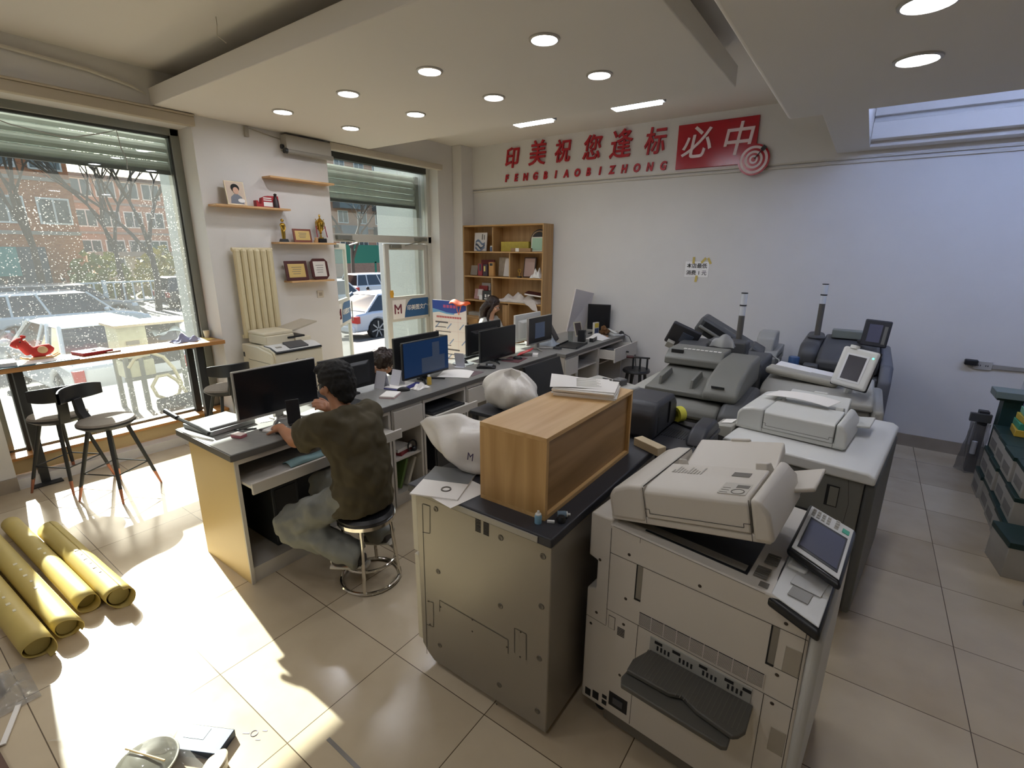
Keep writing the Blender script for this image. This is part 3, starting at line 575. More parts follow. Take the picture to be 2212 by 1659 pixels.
# ---------------------------------------------------------------- bar counter and bar stools
IRONB = M('black_iron', '2a2b2c', .5, .2); COUNT = wood('counter_wood', 'c08b52', '9d6b38', 1, 2.)
bc = thing('bar_counter', 'long wooden bar counter on black steel legs along the shop window', 'table', (-5.75, 1.4, 0))
part('counter_top', B().box(-5.88, -5.53, .66, 2.44, 1.012, 1.05), COUNT, bc, bev=.003)
for y in (.82, 2.2):
    for x in (-5.62, -5.86): part('leg', B().box(x - .03, x + .03, y - .03, y + .03, .01 if x > -5.7 else .255, 1.012), IRONB, bc)
    part('crossbar', B().box(-5.86, -5.62, y - .02, y + .02, .97, 1.01), IRONB, bc)
part('foot_plate', B().box(-5.69, -5.52, .72, .92, 0, .012), IRONB, bc)
SEATF = M('stool_seat_grey', '8d8478', .75, var=.06, vscale=40)
def barstool(label, x, y, face, legrot):
    t = thing('bar_stool', label, 'bar stool', (x, y, 0), face, 'bar stools at the window counter')
    part('seat', B().lathe([(0, .612), (.165, .612), (.19, .625), (.195, .64), (.185, .655), (.13, .664), (0, .66)], 36), SEATF, t, world=False)
    part('seat_shell', B().lathe([(.05, .585), (.15, .59), (.197, .625), (.198, .64), (.15, .612), (0, .612)], 32), BLK, t, world=False)
    for k in range(4):
        a = legrot - face + k * PI / 2; c, s = math.cos(a), math.sin(a)
        lg = part('leg', B().tube([(.12 * c, .12 * s, .6), (.245 * c, .245 * s, .12)], [.016, .013], 10), IRONB, t, world=False)
        part('foot_sleeve', B().tube([(.242 * c, .242 * s, .13), (.275 * c, .275 * s, 0)], [.013, .008], 10), M('copper_tip', 'a8705a', .35, .7), lg, world=False)
    ps = [(.215 * math.cos(legrot - face + k * PI / 2), .215 * math.sin(legrot - face + k * PI / 2), .225) for k in range(4)]
    part('foot_rest', B().tube(ps, .006, 8, closed=True), IRONB, t, world=False)
    # the backrest stands on the local -x side
    part('back_bracket', B().prism([(-.13, .6), (-.19, .6), (-.235, .7), (-.245, .82), (-.215, .82), (-.2, .71)], -.035, .035), BLK, t, bev=.006, world=False)
    bb = B()
    n = 10
    out = []; inn = []
    for i in range(n + 1):
        a = PI + (i / n - .5) * 1.55; zl = .79 + .05 * abs(i / n - .5) * 1.2
        out.append((i, a, zl))
    R0, R1 = .245, .263
    bb.grid(lambda u, v: (lambda a, z, r: (r * math.cos(a), r * math.sin(a), z))(PI + (u - .5) * 1.6, [.80, .80, .925, .925, .80][round(v * 4)] + (.02 if round(v * 4) in (0, 1, 4) else -.015) * (abs(u - .5) * 2) ** 3, [R0, R1, R1, R0, R0][round(v * 4)]), 14, 4)
    part('backrest', bb, BLK2, t, world=False, bev=.006)
    return t
barstool('bar stool nearest the left edge, its back to the room and seat under the counter', -5.38, .96, PI, math.radians(255))
barstool('bar stool turned away from the counter, standing in the sunlight', -4.88, 1.15, .5, math.radians(255))
barstool('bar stool beside the cream printer, half hidden by the nearest monitor', -5.12, 2.2, PI - .15, math.radians(225))
# ---------------------------------------------------------------- radiator, shelves on the window wall
RADC = M('radiator_cream', 'd3c7a2', .45)
ra = thing('radiator', 'tall cream column radiator on the wall above the cream printer', 'radiator', (-5.53, 2.86, 1.0), 0)
for k in range(6):
    y = 2.645 + .072 * (k + .5)
    part('column', B().tube([(-5.527, y, 1.04), (-5.527, y, 1.975), (-5.527, y, 2.0)], [.036, .036, .02], 10), RADC, ra, bev=0)
part('header_pipe', B().tube([(-5.54, 2.64, 1.99), (-5.54, 3.08, 1.99)], .022, 8), RADC, ra)
part('footer_pipe', B().tube([(-5.54, 2.64, 1.06), (-5.54, 3.08, 1.06)], .022, 8), RADC, ra)
part('wall_bracket', B().box(-5.6, -5.54, 2.7, 2.73, 1.9, 1.93).box(-5.6, -5.54, 3.0, 3.03, 1.9, 1.93), RADC, ra)
SHW = wood('shelf_pine', 'cfa877', 'b88d5c', 1, 2.5)
for y0, y1, z, lb in ((2.5, 3.3, 2.435, 'wall shelf holding the child portrait and red box'), (3.1, 3.9, 2.765, 'empty wall shelf highest on the wall beside the door'), (3.12, 3.86, 2.075, 'wall shelf holding two gold trophies and a small certificate'), (3.22, 3.79, 1.64, 'lowest wall shelf holding two dark framed certificates')):
    single('wall_shelf', B().box(-5.6, -5.43, y0, y1, z - .02, z), SHW, lb, 'shelf', 'pine wall shelves by the door', bev=.002)
# blind housing and cable trunking high on the window wall
bh = thing('blind_housing', 'grey roller blind housing high on the wall left of the door', 'blind', (-5.54, 3.6, 3.08))
part('cover', B().prism([(-5.6, 3.225), (-5.5, 3.225), (-5.48, 3.19), (-5.48, 3.06), (-5.6, 3.06)], 3.36, 3.93), M('blind_cover', 'a9a499', .5), bh, bev=.004)
part('roller', B().cyl((-5.5, 3.37, 3.055), (-5.5, 3.95, 3.055), .028), M('blind_roller', '8f8b82', .4), bh)
part('roller_end', B().cyl((-5.5, 3.335, 3.055), (-5.5, 3.37, 3.055), .03), BLK, bh); part('roller_end', B().cyl((-5.55, 3.335, 3.1), (-5.55, 3.37, 3.1), .025), BLK, bh)
dt = single('door_head_trunking', B().prism([(-5.6, 3.17), (-5.53, 3.17), (-5.52, 3.2), (-5.52, 3.245), (-5.6, 3.245)], 3.95, 5.9), M('trunk_cream', 'bcb3a2', .5), 'cream trunking running above the entrance door', 'trunking', bev=.004)
ct = single('cable_trunking', B().tube([(-5.58, -1.0, 3.5), (-5.58, .9, 3.47), (-5.58, 1.7, 3.43), (-5.58, 2.0, 3.38), (-5.58, 2.1, 3.34)], [.016, .016, .016, .016, .005], 6), M('trunk_white', 'd6d0c2', .5), 'white cable trunking sloping along the wall above the wide window', 'trunking')
single('wall_cable', B().tube([(-5.59, 3.0, 3.23), (-5.59, 3.2, 3.2), (-5.59, 3.37, 3.18)], .006, 6).box(-5.6, -5.57, 2.96, 3.0, 3.14, 3.24), M('cable_grey', 'a9a396', .5), 'short grey cable run between the ceiling panel and the blind housing', 'cable')
single('hanging_wire', B().tube([(-4.0, 2.02, 3.56), (-3.98, 2.01, 3.5), (-4.02, 2.02, 3.45), (-3.96, 2.05, 3.4)], .003, 5), M('wire_pale', 'c9c2b4', .6), 'loose pale wire hanging from the ceiling above the dropped panel', 'wire')
single('window_wire', B().tube([(-5.88, .66, 3.12), (-5.88, .9, 3.06), (-5.88, 1.2, 2.96), (-5.88, 1.55, 2.92), (-5.88, 1.8, 3.0), (-5.88, 1.92, 3.05), (-5.88, 1.93, 2.9), (-5.88, 1.96, 2.8), (-5.88, 1.95, 2.72)], .005, 5), M('wire_grey', 'a8a9a4', .6), 'thin wire drooping across the top of the wide shop window', 'wire')
# wall switch, socket, note
def plate(label, y, z):
    t = thing('wall_switch', label, 'switch', (-5.6, y, z)); part('plate', B().box(-5.6, -5.588, y - .045, y + .045, z - .045, z + .045), M('switch_plate', 'cfc5b4', .4), t, bev=.004)
    part('socket_face', B().box(-5.588, -5.584, y - .02, y + .02, z - .02, z + .02), M('switch_inner', 'a89c8a', .4), t)
plate('pale square wall switch below the lowest wall shelf', 3.68, 1.455)
t = thing('wall_socket', 'double wall socket with trunking on the back wall at right', 'socket', (1.05, 6.49, .95))
part('plate', B().box(.97, 1.11, 6.484, 6.5, .905, .99), M('socket_white', 'b9b6ae', .4), t, bev=.004)
for x in (1.005, 1.06): part('socket_holes', B().box(x, x + .006, 6.482, 6.485, .94, .955).box(x + .015, x + .021, 6.482, 6.485, .94, .955), BLK, t)
part('trunking', B().box(1.11, 1.75, 6.48, 6.5, .925, .965), M('trunk_grey', '9b978f', .5), t, bev=.003)
single('black_adapter', B().box(.9, 1.0, 6.44, 6.5, .945, 1.0), BLK, 'black plug adapter on the back wall left of the double socket', 'adapter', bev=.01)
# ---------------------------------------------------------------- bookcase
OAK = wood('bookcase_oak', 'c9a06a', 'ae8550', 0, 2.0); OAKV = wood('bookcase_oak_upright', 'b99464', 'a07b4c', 2, 2.0)
bk = thing('bookcase', 'oak bookcase with staggered compartments in the back corner', 'bookcase', (-4.63, 6.34, 0))
part('side', B().box(-5.4, -5.38, 6.2, 6.47, 0, 2.38), OAKV, bk); part('side', B().box(-3.9, -3.88, 6.2, 6.47, 0, 2.38), OAKV, bk)
part('back_panel', B().box(-5.38, -3.9, 6.455, 6.468, 0, 2.37), OAKV, bk)
part('top_board', B().box(-5.38, -3.9, 6.2, 6.455, 2.36, 2.38), OAK, bk)
SZ = (1.985, 1.605, 1.225, .845, .465, .085)
for z in SZ: part('shelf', B().box(-5.38, -3.9, 6.2, 6.455, z - .02, z), OAK, bk)
for x, z in ((-4.8, 1.985), (-4.48, 1.605), (-4.82, 1.225), (-4.49, .845), (-4.82, .465), (-4.49, .085)): part('divider', B().box(x - .009, x + .009, 6.202, 6.455, z, z + .36), OAKV, bk)
# ---------------------------------------------------------------- office machines
COPC = M('copier_cream', 'cfc9be', .45, bump=.05, bscale=500); COPW = M('copier_white', 'd9dad8', .42, bump=.04, bscale=500); COPD = M('copier_dark_gap', '1a1a1b', .6)
SEAM = M('panel_seam', '3b3834', .6); DG = M('machine_dark_grey', '4d4e50', .5, bump=.05, bscale=400); DG2 = M('machine_charcoal', '313238', .5); MG = M('machine_mid_grey', '74746f', .5); LG = M('machine_pale_grey', 'a7a69f', .5)
TRAYG = M('tray_grey', '57554f', .55); SCREW = M('screw_dark', '4a4239', .4, .5); PANB = M('panel_black', '17191d', .3); LCD = M('lcd_screen', '5a5d72', .18, spec=.7); LABEL = M('label_grey', 'a8a49a', .6)
INK = M('print_grey', '6f6b64', .7); GREENB = M('start_button_green', '3fae92', .35)
def seams(name, parent, segs, y=-.0008, w=.0022, m=SEAM):
    """dark joints on a face lying at local y: segments of (x,z) points"""
    b = B()
    for q in segs:
        for (x0, z0), (x1, z1) in zip(q, q[1:]):
            d = Vector((x1 - x0, 0, z1 - z0)); n = Vector((-d.z, 0, d.x)).normalized() * w / 2
            b.quad((x0 - n.x, y, z0 - n.z), (x1 - n.x, y, z1 - n.z), (x1 + n.x, y, z1 + n.z), (x0 + n.x, y, z0 + n.z))
    return part(name, b, m, parent, world=False, smooth=False)
def adf(root, loc, tilt, s=1.0, m=COPC, full=True):
    """document feeder, hinged along its local y axis"""
    a = part('document_feeder', B().box(0, .57 * s, 0, .52 * s, 0, .028), m, root, world=False, bev=.006); a.location = loc; a.rotation_euler = (0, -tilt, 0)
    part('feed_hump', B().prism([(0, 0.006), (0, .1), (.025, .132), (.09, .15), (.15 * s, .15), (.15 * s, .006)], -.004, .5 * s), m, a, world=False, bev=.016, seg=3)
    part('feeder_cover', B().prism([(-.006, .03), (-.006, .13), (.02, .148), (.27 * s, .152), (.27 * s, .03)], .153 * s, .515 * s, 'x'), m, a, world=False, bev=.006)
    part('end_bumper', B().prism([(.519 * s, .004), (.519 * s, .148), (.545 * s, .143), (.575 * s, .1), (.58 * s, .004)], -.004, .4 * s), m, a, world=False, bev=.014, seg=3)
    part('paper_tray', B().hexa([(.155 * s, .27 * s, .07), (.515 * s, .27 * s, .07), (.5 * s, .58 * s, .12), (.16 * s, .58 * s, .12)], [(.155 * s, .27 * s, .085), (.515 * s, .27 * s, .085), (.5 * s, .58 * s, .165), (.16 * s, .58 * s, .165)]), m, a, world=False, bev=.008)
    part('tray_tab', B().box(.29 * s, .37 * s, .57 * s, .59 * s, .155, .172), m, a, world=False, bev=.006)
    part('paper_guide', B().prism([(.27 * s, .08), (.29 * s, .165), (.33 * s, .15), (.36 * s, .1)], .17 * s, .19 * s, 'x'), m, a, world=False, bev=.004)
    part('paper_guide', B().prism([(.27 * s, .08), (.3 * s, .165), (.36 * s, .15), (.4 * s, .1)], .46 * s, .5 * s, 'x'), m, a, world=False, bev=.004)
    part('exit_tray', B().hexa([(.53 * s, .3 * s, .05), (.64 * s, .34 * s, .055), (.64 * s, .56 * s, .055), (.53 * s, .52 * s, .05)], [(.53 * s, .3 * s, .066), (.64 * s, .34 * s, .072), (.64 * s, .56 * s, .072), (.53 * s, .52 * s, .066)]), m, a, world=False, bev=.006)
    seams('joint_lines', a, [[(.152 * s, .01), (.152 * s, .148)], [(.517 * s, .006), (.517 * s, .146)], [(.152 * s, .066), (.168 * s, .066), (.168 * s, .05), (.495 * s, .05), (.495 * s, .064), (.517 * s, .064)]], -.0075)
    if full:
        lb = B()
        for k in range(10): lb.box(.19 * s + .012 * k, .196 * s + .012 * k, .17 * s, (.2 + .012 * (k * 7 % 4)) * s, .1515, .1522)
        part('instruction_label', lb, LABEL, a, world=False)
        lb = B().box(.41 * s, .5 * s, .02 * s, .12 * s, .149, .1497)
        l2 = part('pictogram_label', lb, M('label_pale', 'bdb9af', .6), a, world=False)
        part('pictogram', B().at((.475 * s, .09 * s, .1497)).box(-.02, .02, -.012, .014, 0, .0007).at((.47 * s, .045 * s, .1497)).ring((0, 0, 0), .02, .002, 16, 5).at().box(.415 * s, .44 * s, .03 * s, .033 * s, .1497, .1504).box(.415 * s, .44 * s, .05 * s, .053 * s, .1497, .1504).box(.415 * s, .44 * s, .07 * s, .073 * s, .1497, .1504), INK, l2, world=False)
        part('indicator_window', B().box(.41 * s, .47 * s, .18 * s, .22 * s, .1515, .1523), INK, a, world=False)
        part('top_joint', B().box(.152 * s, .154 * s, .0, .5 * s, .149, .1535), SEAM, a, world=False)
    return a
# --- near cream copier with the raised feeder
A0 = Vector((-.748, 1.621, 0)); C2 = thing('photocopier', 'large cream photocopier nearest the camera, its feeder lid propped open', 'photocopier', A0, -.0806)
bp = [(-.01, .075), (-.01, .64), (.03, .652), (.03, .785), (-.01, .797), (-.01, .99), (.085, .99), (.085, .972), (.65, .945), (.7, .935), (.775, .9), (.785, .3), (.785, .075)]
part('body', B().prism(bp, 0, .68), COPC, C2, world=False, bev=.006)
part('door_edge', B().box(.775, .815, .0, .66, .08, .86), M('copier_door_white', 'c3c4c2', .4), C2, world=False, bev=.018, seg=3)
part('front_bottom_rail', B().box(.1, .76, .01, .03, .02, .075), M('rail_grey', '6b665d', .5), C2, world=False)
for x, y in ((.06, .06), (.72, .06), (.06, .62), (.72, .62)): part('caster', B().cyl((x, y - .012, .024), (x, y + .012, .024), .024, n=14).box(x - .015, x + .015, y - .015, y + .015, .04, .08), BLK, C2, world=False)
seams('joint_lines', C2, [[(.084, .955), (.088, .503)], [(-.008, .505), (.088, .5)], [(.086, .847), (.67, .842), (.775, .84)], [(.085, .583), (.226, .582), (.226, .085)], [(.226, .582), (.775, .57)], [(.768, .9), (.774, .1)], [(.684, .57), (.686, .09)], [(.7, .69), (.772, .69)], [(.686, .235), (.712, .235), (.712, .09)]])
seams('bed_edge', C2, [[(.09, .967), (.205, .9615), (.205, .94)], [(.205, .9615), (.57, .944)], [(.57, .944), (.64, .9405)]], -.0012, .0015)
part('glass_bed', B().hexa([(.2, .05, .945), (.57, .05, .93), (.57, .6, .93), (.2, .6, .945)], [(.2, .05, .9695), (.57, .05, .9525), (.57, .6, .9525), (.2, .6, .9695)]), PANB, C2, world=False)
part('scan_strip', B().hexa([(.1, .06, .94), (.56, .06, .93), (.56, .1, .93), (.1, .1, .94)], [(.1, .06, .9755), (.56, .06, .9545), (.56, .1, .9545), (.1, .1, .9755)]), M('strip_silver', '8b867c', .4, .4), C2, world=False)
for x0, y0 in ((.585, .06), (.595, .16)):
    pr = B()
    for k in range(6): pr.box(x0, x0 + .042, y0 + .012 * k, y0 + .008 + .012 * k, .9515, .9543)
    part('bed_instructions', pr, INK, C2, world=False)['kind'] = 'stuff'
part('dark_sticker', B().box(.612, .64, .02, .05, .947, .9485), INK, C2, world=False)
vb = part('vent', B().box(.228, .676, -.001, .004, .586, .645), COPD, C2, world=False)
vg = B()
for k in range(13): vg.box(.228, .676, -.0025, -.0008, .5875 + .0044 * k, .5889 + .0044 * k)
for k in range(10): vg.box(.226 + .05 * k, .2285 + .05 * k, -.003, -.0006, .586, .645)
part('vent_slats', vg, COPC, vb, world=False, smooth=False)
for x0, x1, z0, z1 in ((.2, .226, .69, .845), (.672, .697, .689, .84)):
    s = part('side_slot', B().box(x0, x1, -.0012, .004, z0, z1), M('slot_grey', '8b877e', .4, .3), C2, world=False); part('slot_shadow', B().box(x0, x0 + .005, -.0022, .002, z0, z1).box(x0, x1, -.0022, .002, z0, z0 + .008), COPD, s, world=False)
for x, z in ((.041, .793), (.165, .872), (.437, .868), (.71, .866), (.165, .672), (.04, .539), (.017, .472), (.165, .55), (.166, .298), (.711, .666), (.712, .549)):
    part('screw', B().at((x, 0, z), (PI / 2, 0, 0)).lathe([(0, .002), (.0045, .002), (.0065, .0005), (.0065, 0)], 12), SCREW, C2, world=False)
part('small_hatch', B().box(.098, .128, -.001, .003, .5, .56), SEAM, C2, world=False); part('hatch_cover', B().box(.1, .126, -.002, .002, .502, .558), COPC, C2, world=False)
v2 = B()
for k in range(6): v2.box(.14, .172, -.0014, .002, .488 + .007 * k, .4915 + .007 * k)
part('small_vent', v2, SEAM, C2, world=False)
for x0, x1, z0, z1, n in ((.009, .036, .045, .082, 'port'), (.046, .076, .05, .09, 'port'), (.093, .115, .082, .1, 'port'), (.093, .115, .05, .072, 'port'), (.125, .21, .07, .14, 'power_inlet')):
    z0 += .05; z1 += .05
    p = part(n, B().box(x0, x1, -.0015, .004, z0, z1), COPD, C2, world=False)
    if n == 'power_inlet': part('inlet_plug', B().box(x0 + .02, x1 - .02, -.006, -.001, z0 + .02, z1 - .02), DG, p, world=False)
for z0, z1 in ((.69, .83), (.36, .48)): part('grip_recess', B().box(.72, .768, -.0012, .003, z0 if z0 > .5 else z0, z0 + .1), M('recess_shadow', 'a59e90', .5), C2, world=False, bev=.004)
# bypass tray
bt = part('bypass_slot', B().box(.28, .65, -.004, .01, .5, .565), LG, C2, world=False, bev=.002)
for k in range(22):
    if k % 6 in (4, 5): continue
    part('slot_tooth', B().box(.31 + .0145 * k, .317 + .0145 * k, -.0055, -.003, .518, .538), COPD, bt, world=False, smooth=False)
for x in (.3, .37, .47, .56, .62): part('roller_gap', B().box(x, min(x + .03, .648), -.0055, -.003, .545, .557), COPD, bt, world=False, smooth=False)
t1 = part('bypass_tray', B().prism([(.285, -.003), (.66, -.003), (.668, -.12), (.655, -.15), (.64, -.165), (.52, -.15), (.46, -.125), (.42, -.145), (.26, -.15), (.255, -.09)], .488, .506, 'z'), TRAYG, C2, world=False, bev=.004)
rb = B()
for k in range(26): rb.box(.28 + .0145 * k, .283 + .0145 * k, -.14, -.01, .5055, .5068)
part('tray_ribs', rb, M('tray_rib', '625f58', .55), t1, world=False, smooth=False)
part('tray_extension', B().prism([(.255, -.1), (.63, -.1), (.635, -.19), (.62, -.2), (.265, -.2), (.25, -.17)], .462, .482, 'z'), TRAYG, t1, world=False, bev=.004)
# control panel
cp = part('control_shelf', B().hexa([(.645, .0, .9), (.805, -.06, .885), (.81, .3, .91), (.65, .3, .92)], [(.645, .0, .94), (.805, -.06, .925), (.81, .3, .95), (.65, .3, .96)]), PANB, C2, world=False, bev=.012, seg=3)
part('shelf_face', B().hexa([(.654, .01, .94), (.797, -.043, .927), (.802, .29, .951), (.658, .292, .958)], [(.654, .01, .945), (.797, -.043, .932), (.802, .29, .956), (.658, .292, .963)]), COPW, cp, world=False, bev=.008)
part('card_recess', B().at((.727, .06, .947), (.045, .06, -.1)).box(-.03, .03, -.028, .028, -.001, .0012), M('recess_grey', '9d9c98', .5), cp, world=False, bev=.004)
part('shelf_hump', B().at((.695, .2, .957), (.045, .06, -.1)).box(-.03, .03, -.03, .03, -.004, .012), COPW, cp, world=False, bev=.008)
part('shelf_panel', B().at((.745, .19, .9545), (.045, .075, -.1)).box(-.045, .045, -.1, .08, -.001, .0015), M('panel_pale', 'c9cac9', .45), cp, world=False, bev=.003)
def spn(v, u0, w0, z): return (u0, w0, z)
cs = part('control_screen', B().hexa([(.65, .2, .985), (.822, .12, .965), (.824, .48, .99), (.655, .56, 1.01)], [(.65, .2, 1.012), (.822, .12, .992), (.824, .48, 1.017), (.655, .56, 1.037)]), PANB, C2, world=False, bev=.012, seg=3)
part('screen_arm', B().box(.68, .78, .28, .42, .93, .99), PANB, cs, world=False)
nv = Vector((0, 0, 1))
def CSP(a, b, o=0.0):
    """point on the tilted screen face: a along its long side from the near end, b across"""
    p00, p10, p01, p11 = Vector((.655, .205, 1.0125)), Vector((.82, .128, .9935)), Vector((.66, .55, 1.0365)), Vector((.82, .478, 1.018))
    return p00.lerp(p10, b).lerp(p01.lerp(p11, b), a) + Vector((.1, -.08, 1)) * o
def csq(a0, a1, b0, b1, o0, o1): return B().hexa([CSP(a0, b0, o0), CSP(a0, b1, o0), CSP(a1, b1, o0), CSP(a1, b0, o0)], [CSP(a0, b0, o1), CSP(a0, b1, o1), CSP(a1, b1, o1), CSP(a1, b0, o1)])
part('screen_frame', csq(.03, .97, .04, .96, .0, .004), COPW, cs, world=False, bev=.004)
part('screen_bezel', csq(.1, .74, .12, .9, .004, .0055), PANB, cs, world=False); part('screen', csq(.14, .7, .15, .87, .0055, .0065), LCD, cs, world=False)
for k in range(12):
    a, b = .79 + .055 * (k % 3), .1 + .11 * (k // 3)
    part('key', csq(a, a + .035, b, b + .07, .004, .006), LABEL, cs, world=False)
part('start_key', csq(.8, .88, .76, .9, .004, .007), GREENB, cs, world=False, bev=.002)
for k in range(4): part('key', csq(.79 + .05 * k, .82 + .05 * k, .6, .68, .004, .006), LABEL, cs, world=False)
adf(C2, (.075, .015, .985), math.radians(12.4))
# --- middle white copier
C3 = thing('photocopier', 'white topped grey copier in the middle, its feeder lid closed under a sheet of paper', 'photocopier', (-.535, 3.05, 0), -.12)
part('body', B().box(0, .69, .01, 1.04, .04, .84), MG, C3, world=False, bev=.01)
part('side_cover', B().box(.69, .74, .02, 1.05, .04, .83), M('side_cover_grey', '5c5d5c', .5), C3, world=False, bev=.02, seg=3)
part('top_cover', B().prism([(-.04, .842), (-.04, .9), (-.02, .912), (.7, .905), (.735, .885), (.735, .842)], -.02, 1.06), COPW, C3, world=False, bev=.012, seg=3)
seams('joint_lines', C3, [[(.62, .835), (.64, .7), (.62, .3)], [(.1, .6), (.6, .58)], [(.45, .58), (.45, .3)]], .009)
part('side_slot', B().box(.53, .59, .005, .02, .66, .78), COPD, C3, world=False); part('slot_tape', B().box(.545, .587, .003, .018, .665, .775), M('slot_tape', '7d7c74', .5), C3, world=False)
part('latch_block', B().box(.35, .5, .0, .012, .56, .6), COPD, C3, world=False); part('caster', B().cyl((.6, .1, .02), (.6, .13, .02), .02).cyl((.1, .1, .02), (.1, .13, .02), .02), BLK, C3, world=False)
ad = adf(C3, (-.045, .22, .915), 0, 1.04, M('copier_offwhite', 'cfd0cc', .45), False)
part('left_ledge', B().hexa([(-.17, .2, .84), (-.045, .15, .84), (-.045, .36, .84), (-.17, .36, .84)], [(-.17, .2, .9), (-.045, .15, .93), (-.045, .36, .93), (-.17, .36, .9)]), LG, C3, world=False, bev=.006)
part('ledge_label', B().at((-.1, .28, .921), (0, -.22, 0)).box(-.04, .03, -.05, .05, 0, .0015), PAPER, C3, world=False)
o = single('paper_sheet', B().grid(lambda u, v: (-.44 + .36 * u + .06 * v, 3.5 - .05 * u + .2 * v, 1.091 + .015 * math.sin(PI * u) - .005 * v), 8, 4), PAPER, 'loose white sheet lying on the middle copier lid', 'paper', solid=.003)
# --- grey finisher cabinet under the oak crate
C1 = thing('paper_finisher', 'grey metal finisher cabinet carrying the oak crate', 'office machine', (-1.17, 1.9, 0))
part('body', B().prism([(-1.535, .1), (-1.535, .925), (-.806, .925), (-.806, .03), (-1.46, .03), (-1.5, .06)], 1.4, 2.5), M('finisher_grey', '979186', .36, .45, bump=.04, bscale=300), C1, bev=.005)
part('edge_strip', B().box(-1.565, -1.53, 1.4, 1.43, .62, .93).box(-1.562, -1.53, 1.4, 1.43, .12, .6), M('strip_cream', 'cfc9b4', .5), C1, bev=.003)
part('top_slab', B().box(-1.57, -.8, 1.385, 2.52, .93, .97), DG2, C1, bev=.006)
part('top_edge', B().box(-1.52, -.86, 1.381, 1.39, .935, .962), M('edge_pale', 'a39f95', .4, .2), C1, bev=.002)
for x in (-1.4, -.9): part('caster', B().cyl((x - .02, 1.5, .03), (x + .02, 1.5, .03), .03), BLK, C1)
def c1(px, py): q = FY(860 + px / 2.86, 1020 + py / 2.86, 1.4); return q.x, q.z
for px, py in ((233, 228), (247, 613), (258, 1068), (634, 405), (632, 826), (625, 1314), (895, 520), (885, 830), (872, 1150), (860, 1475)):
    x, z = c1(px, py); part('recessed_screw', B().at((x, 1.4, z), (PI / 2, 0, 0)).lathe([(0, .0012), (.006, .0012), (.009, .003), (.0125, .0025), (.0135, 0)], 16), M('screw_pit', '6a655c', .4, .4), C1)
vv = B()
for (px, py) in ((478, 285), (528, 305)):
    for k in range(9):
        x0, z0 = c1(px, py + 9 * k); vv.box(x0, x0 + .028, 1.398, 1.405, z0 - .0035, z0)
part('vent', vv, COPD, C1, smooth=False)
def c1seam(pts): return [(c1(*p)) for p in pts]
sm = B()
for q in ([(257, 860), (257, 790), (680, 1035), (680, 1120)], [(720, 1115), (720, 962), (792, 1000), (792, 1160)], [(150, 370), (197, 378), (197, 210), (155, 195)], [(180, 940), (220, 955), (218, 805), (180, 795)], [(150, 195), (158, 470), (170, 800), (180, 1120)]):
    pts = c1seam(q)
    for (x0, z0), (x1, z1) in zip(pts, pts[1:]):
        d = Vector((x1 - x0, 0, z1 - z0)); n = Vector((-d.z, 0, d.x)).normalized() * .0014
        sm.quad((x0 - n.x, 1.3985, z0 - n.z), (x1 - n.x, 1.3985, z1 - n.z), (x1 + n.x, 1.3985, z1 + n.z), (x0 + n.x, 1.3985, z0 + n.z))
part('panel_joints', sm, SEAM, C1, smooth=False)
for px, py in ((262, 832), (459, 911), (459, 983), (673, 1080), (758, 987), (754, 1140), (610, 1432), (190, 797), (197, 940)):
    x, z = c1(px, py); part('rivet', B().at((x, 1.399, z), (PI / 2, 0, 0)).lathe([(0, .002), (.004, .001), (.004, 0)], 10), SCREW, C1)
# --- charcoal unit behind the crate
C4 = thing('binding_finisher', 'charcoal machine with a slotted vent behind the oak crate', 'office machine', (-.83, 2.95, 0))
part('body', B().box(-1.12, -.605, 2.58, 3.06, .03, .92), DG2, C4, bev=.01)
part('deck', B().box(-1.12, -.6, 2.56, 3.08, .92, .95), DG2, C4, bev=.01)
part('left_box', B().prism([(2.6, .95), (2.6, 1.1), (2.66, 1.16), (2.95, 1.16), (3.02, 1.1), (3.02, .95)], -1.1, -.86, 'x'), DG2, C4, bev=.025, seg=3)
part('right_lump', B().prism([(2.65, .95), (2.7, 1.0), (2.78, 1.03), (2.98, 1.03), (3.04, .99), (3.06, .95)], -.7, -.602, 'x'), DG2, C4, bev=.02, seg=3)
va = B()
for k in range(11): va.box(-.86 + .0145 * k, -.853 + .0145 * k, 2.74, 2.88, .949, .9525)
part('vent', va, BLK, C4, smooth=False)
part('box_clip', B().box(-.868, -.858, 2.66, 2.69, .98, 1.08), BLK, C4, bev=.003); part('box_strap', B().tube([(-.856, 2.85, 1.13), (-.855, 2.85, 1.08), (-.855, 2.84, 1.0)], .005, 6), BLK, C4)
tg = thing('tape_dispenser', 'yellow and black tape dispenser lying on the charcoal machine', 'tape dispenser', (-.79, 2.99, .951), -.5)
part('tape_roll', B().at((-.07, 0, .052), (PI / 2, 0, 0)).lathe([(.03, -.025), (.05, -.025), (.05, .025), (.03, .025), (.03, -.025)], 22), M('tape_yellow', 'd8d24a', .4), tg, world=False)
part('frame', B().prism([(-.12, .0), (-.125, .06), (-.11, .085), (-.1, .08), (-.105, .05), (-.1, .01), (.02, .012), (.14, .03), (.2, .012), (.13, 0)], -.03, .03), BLK, tg, world=False, bev=.004)
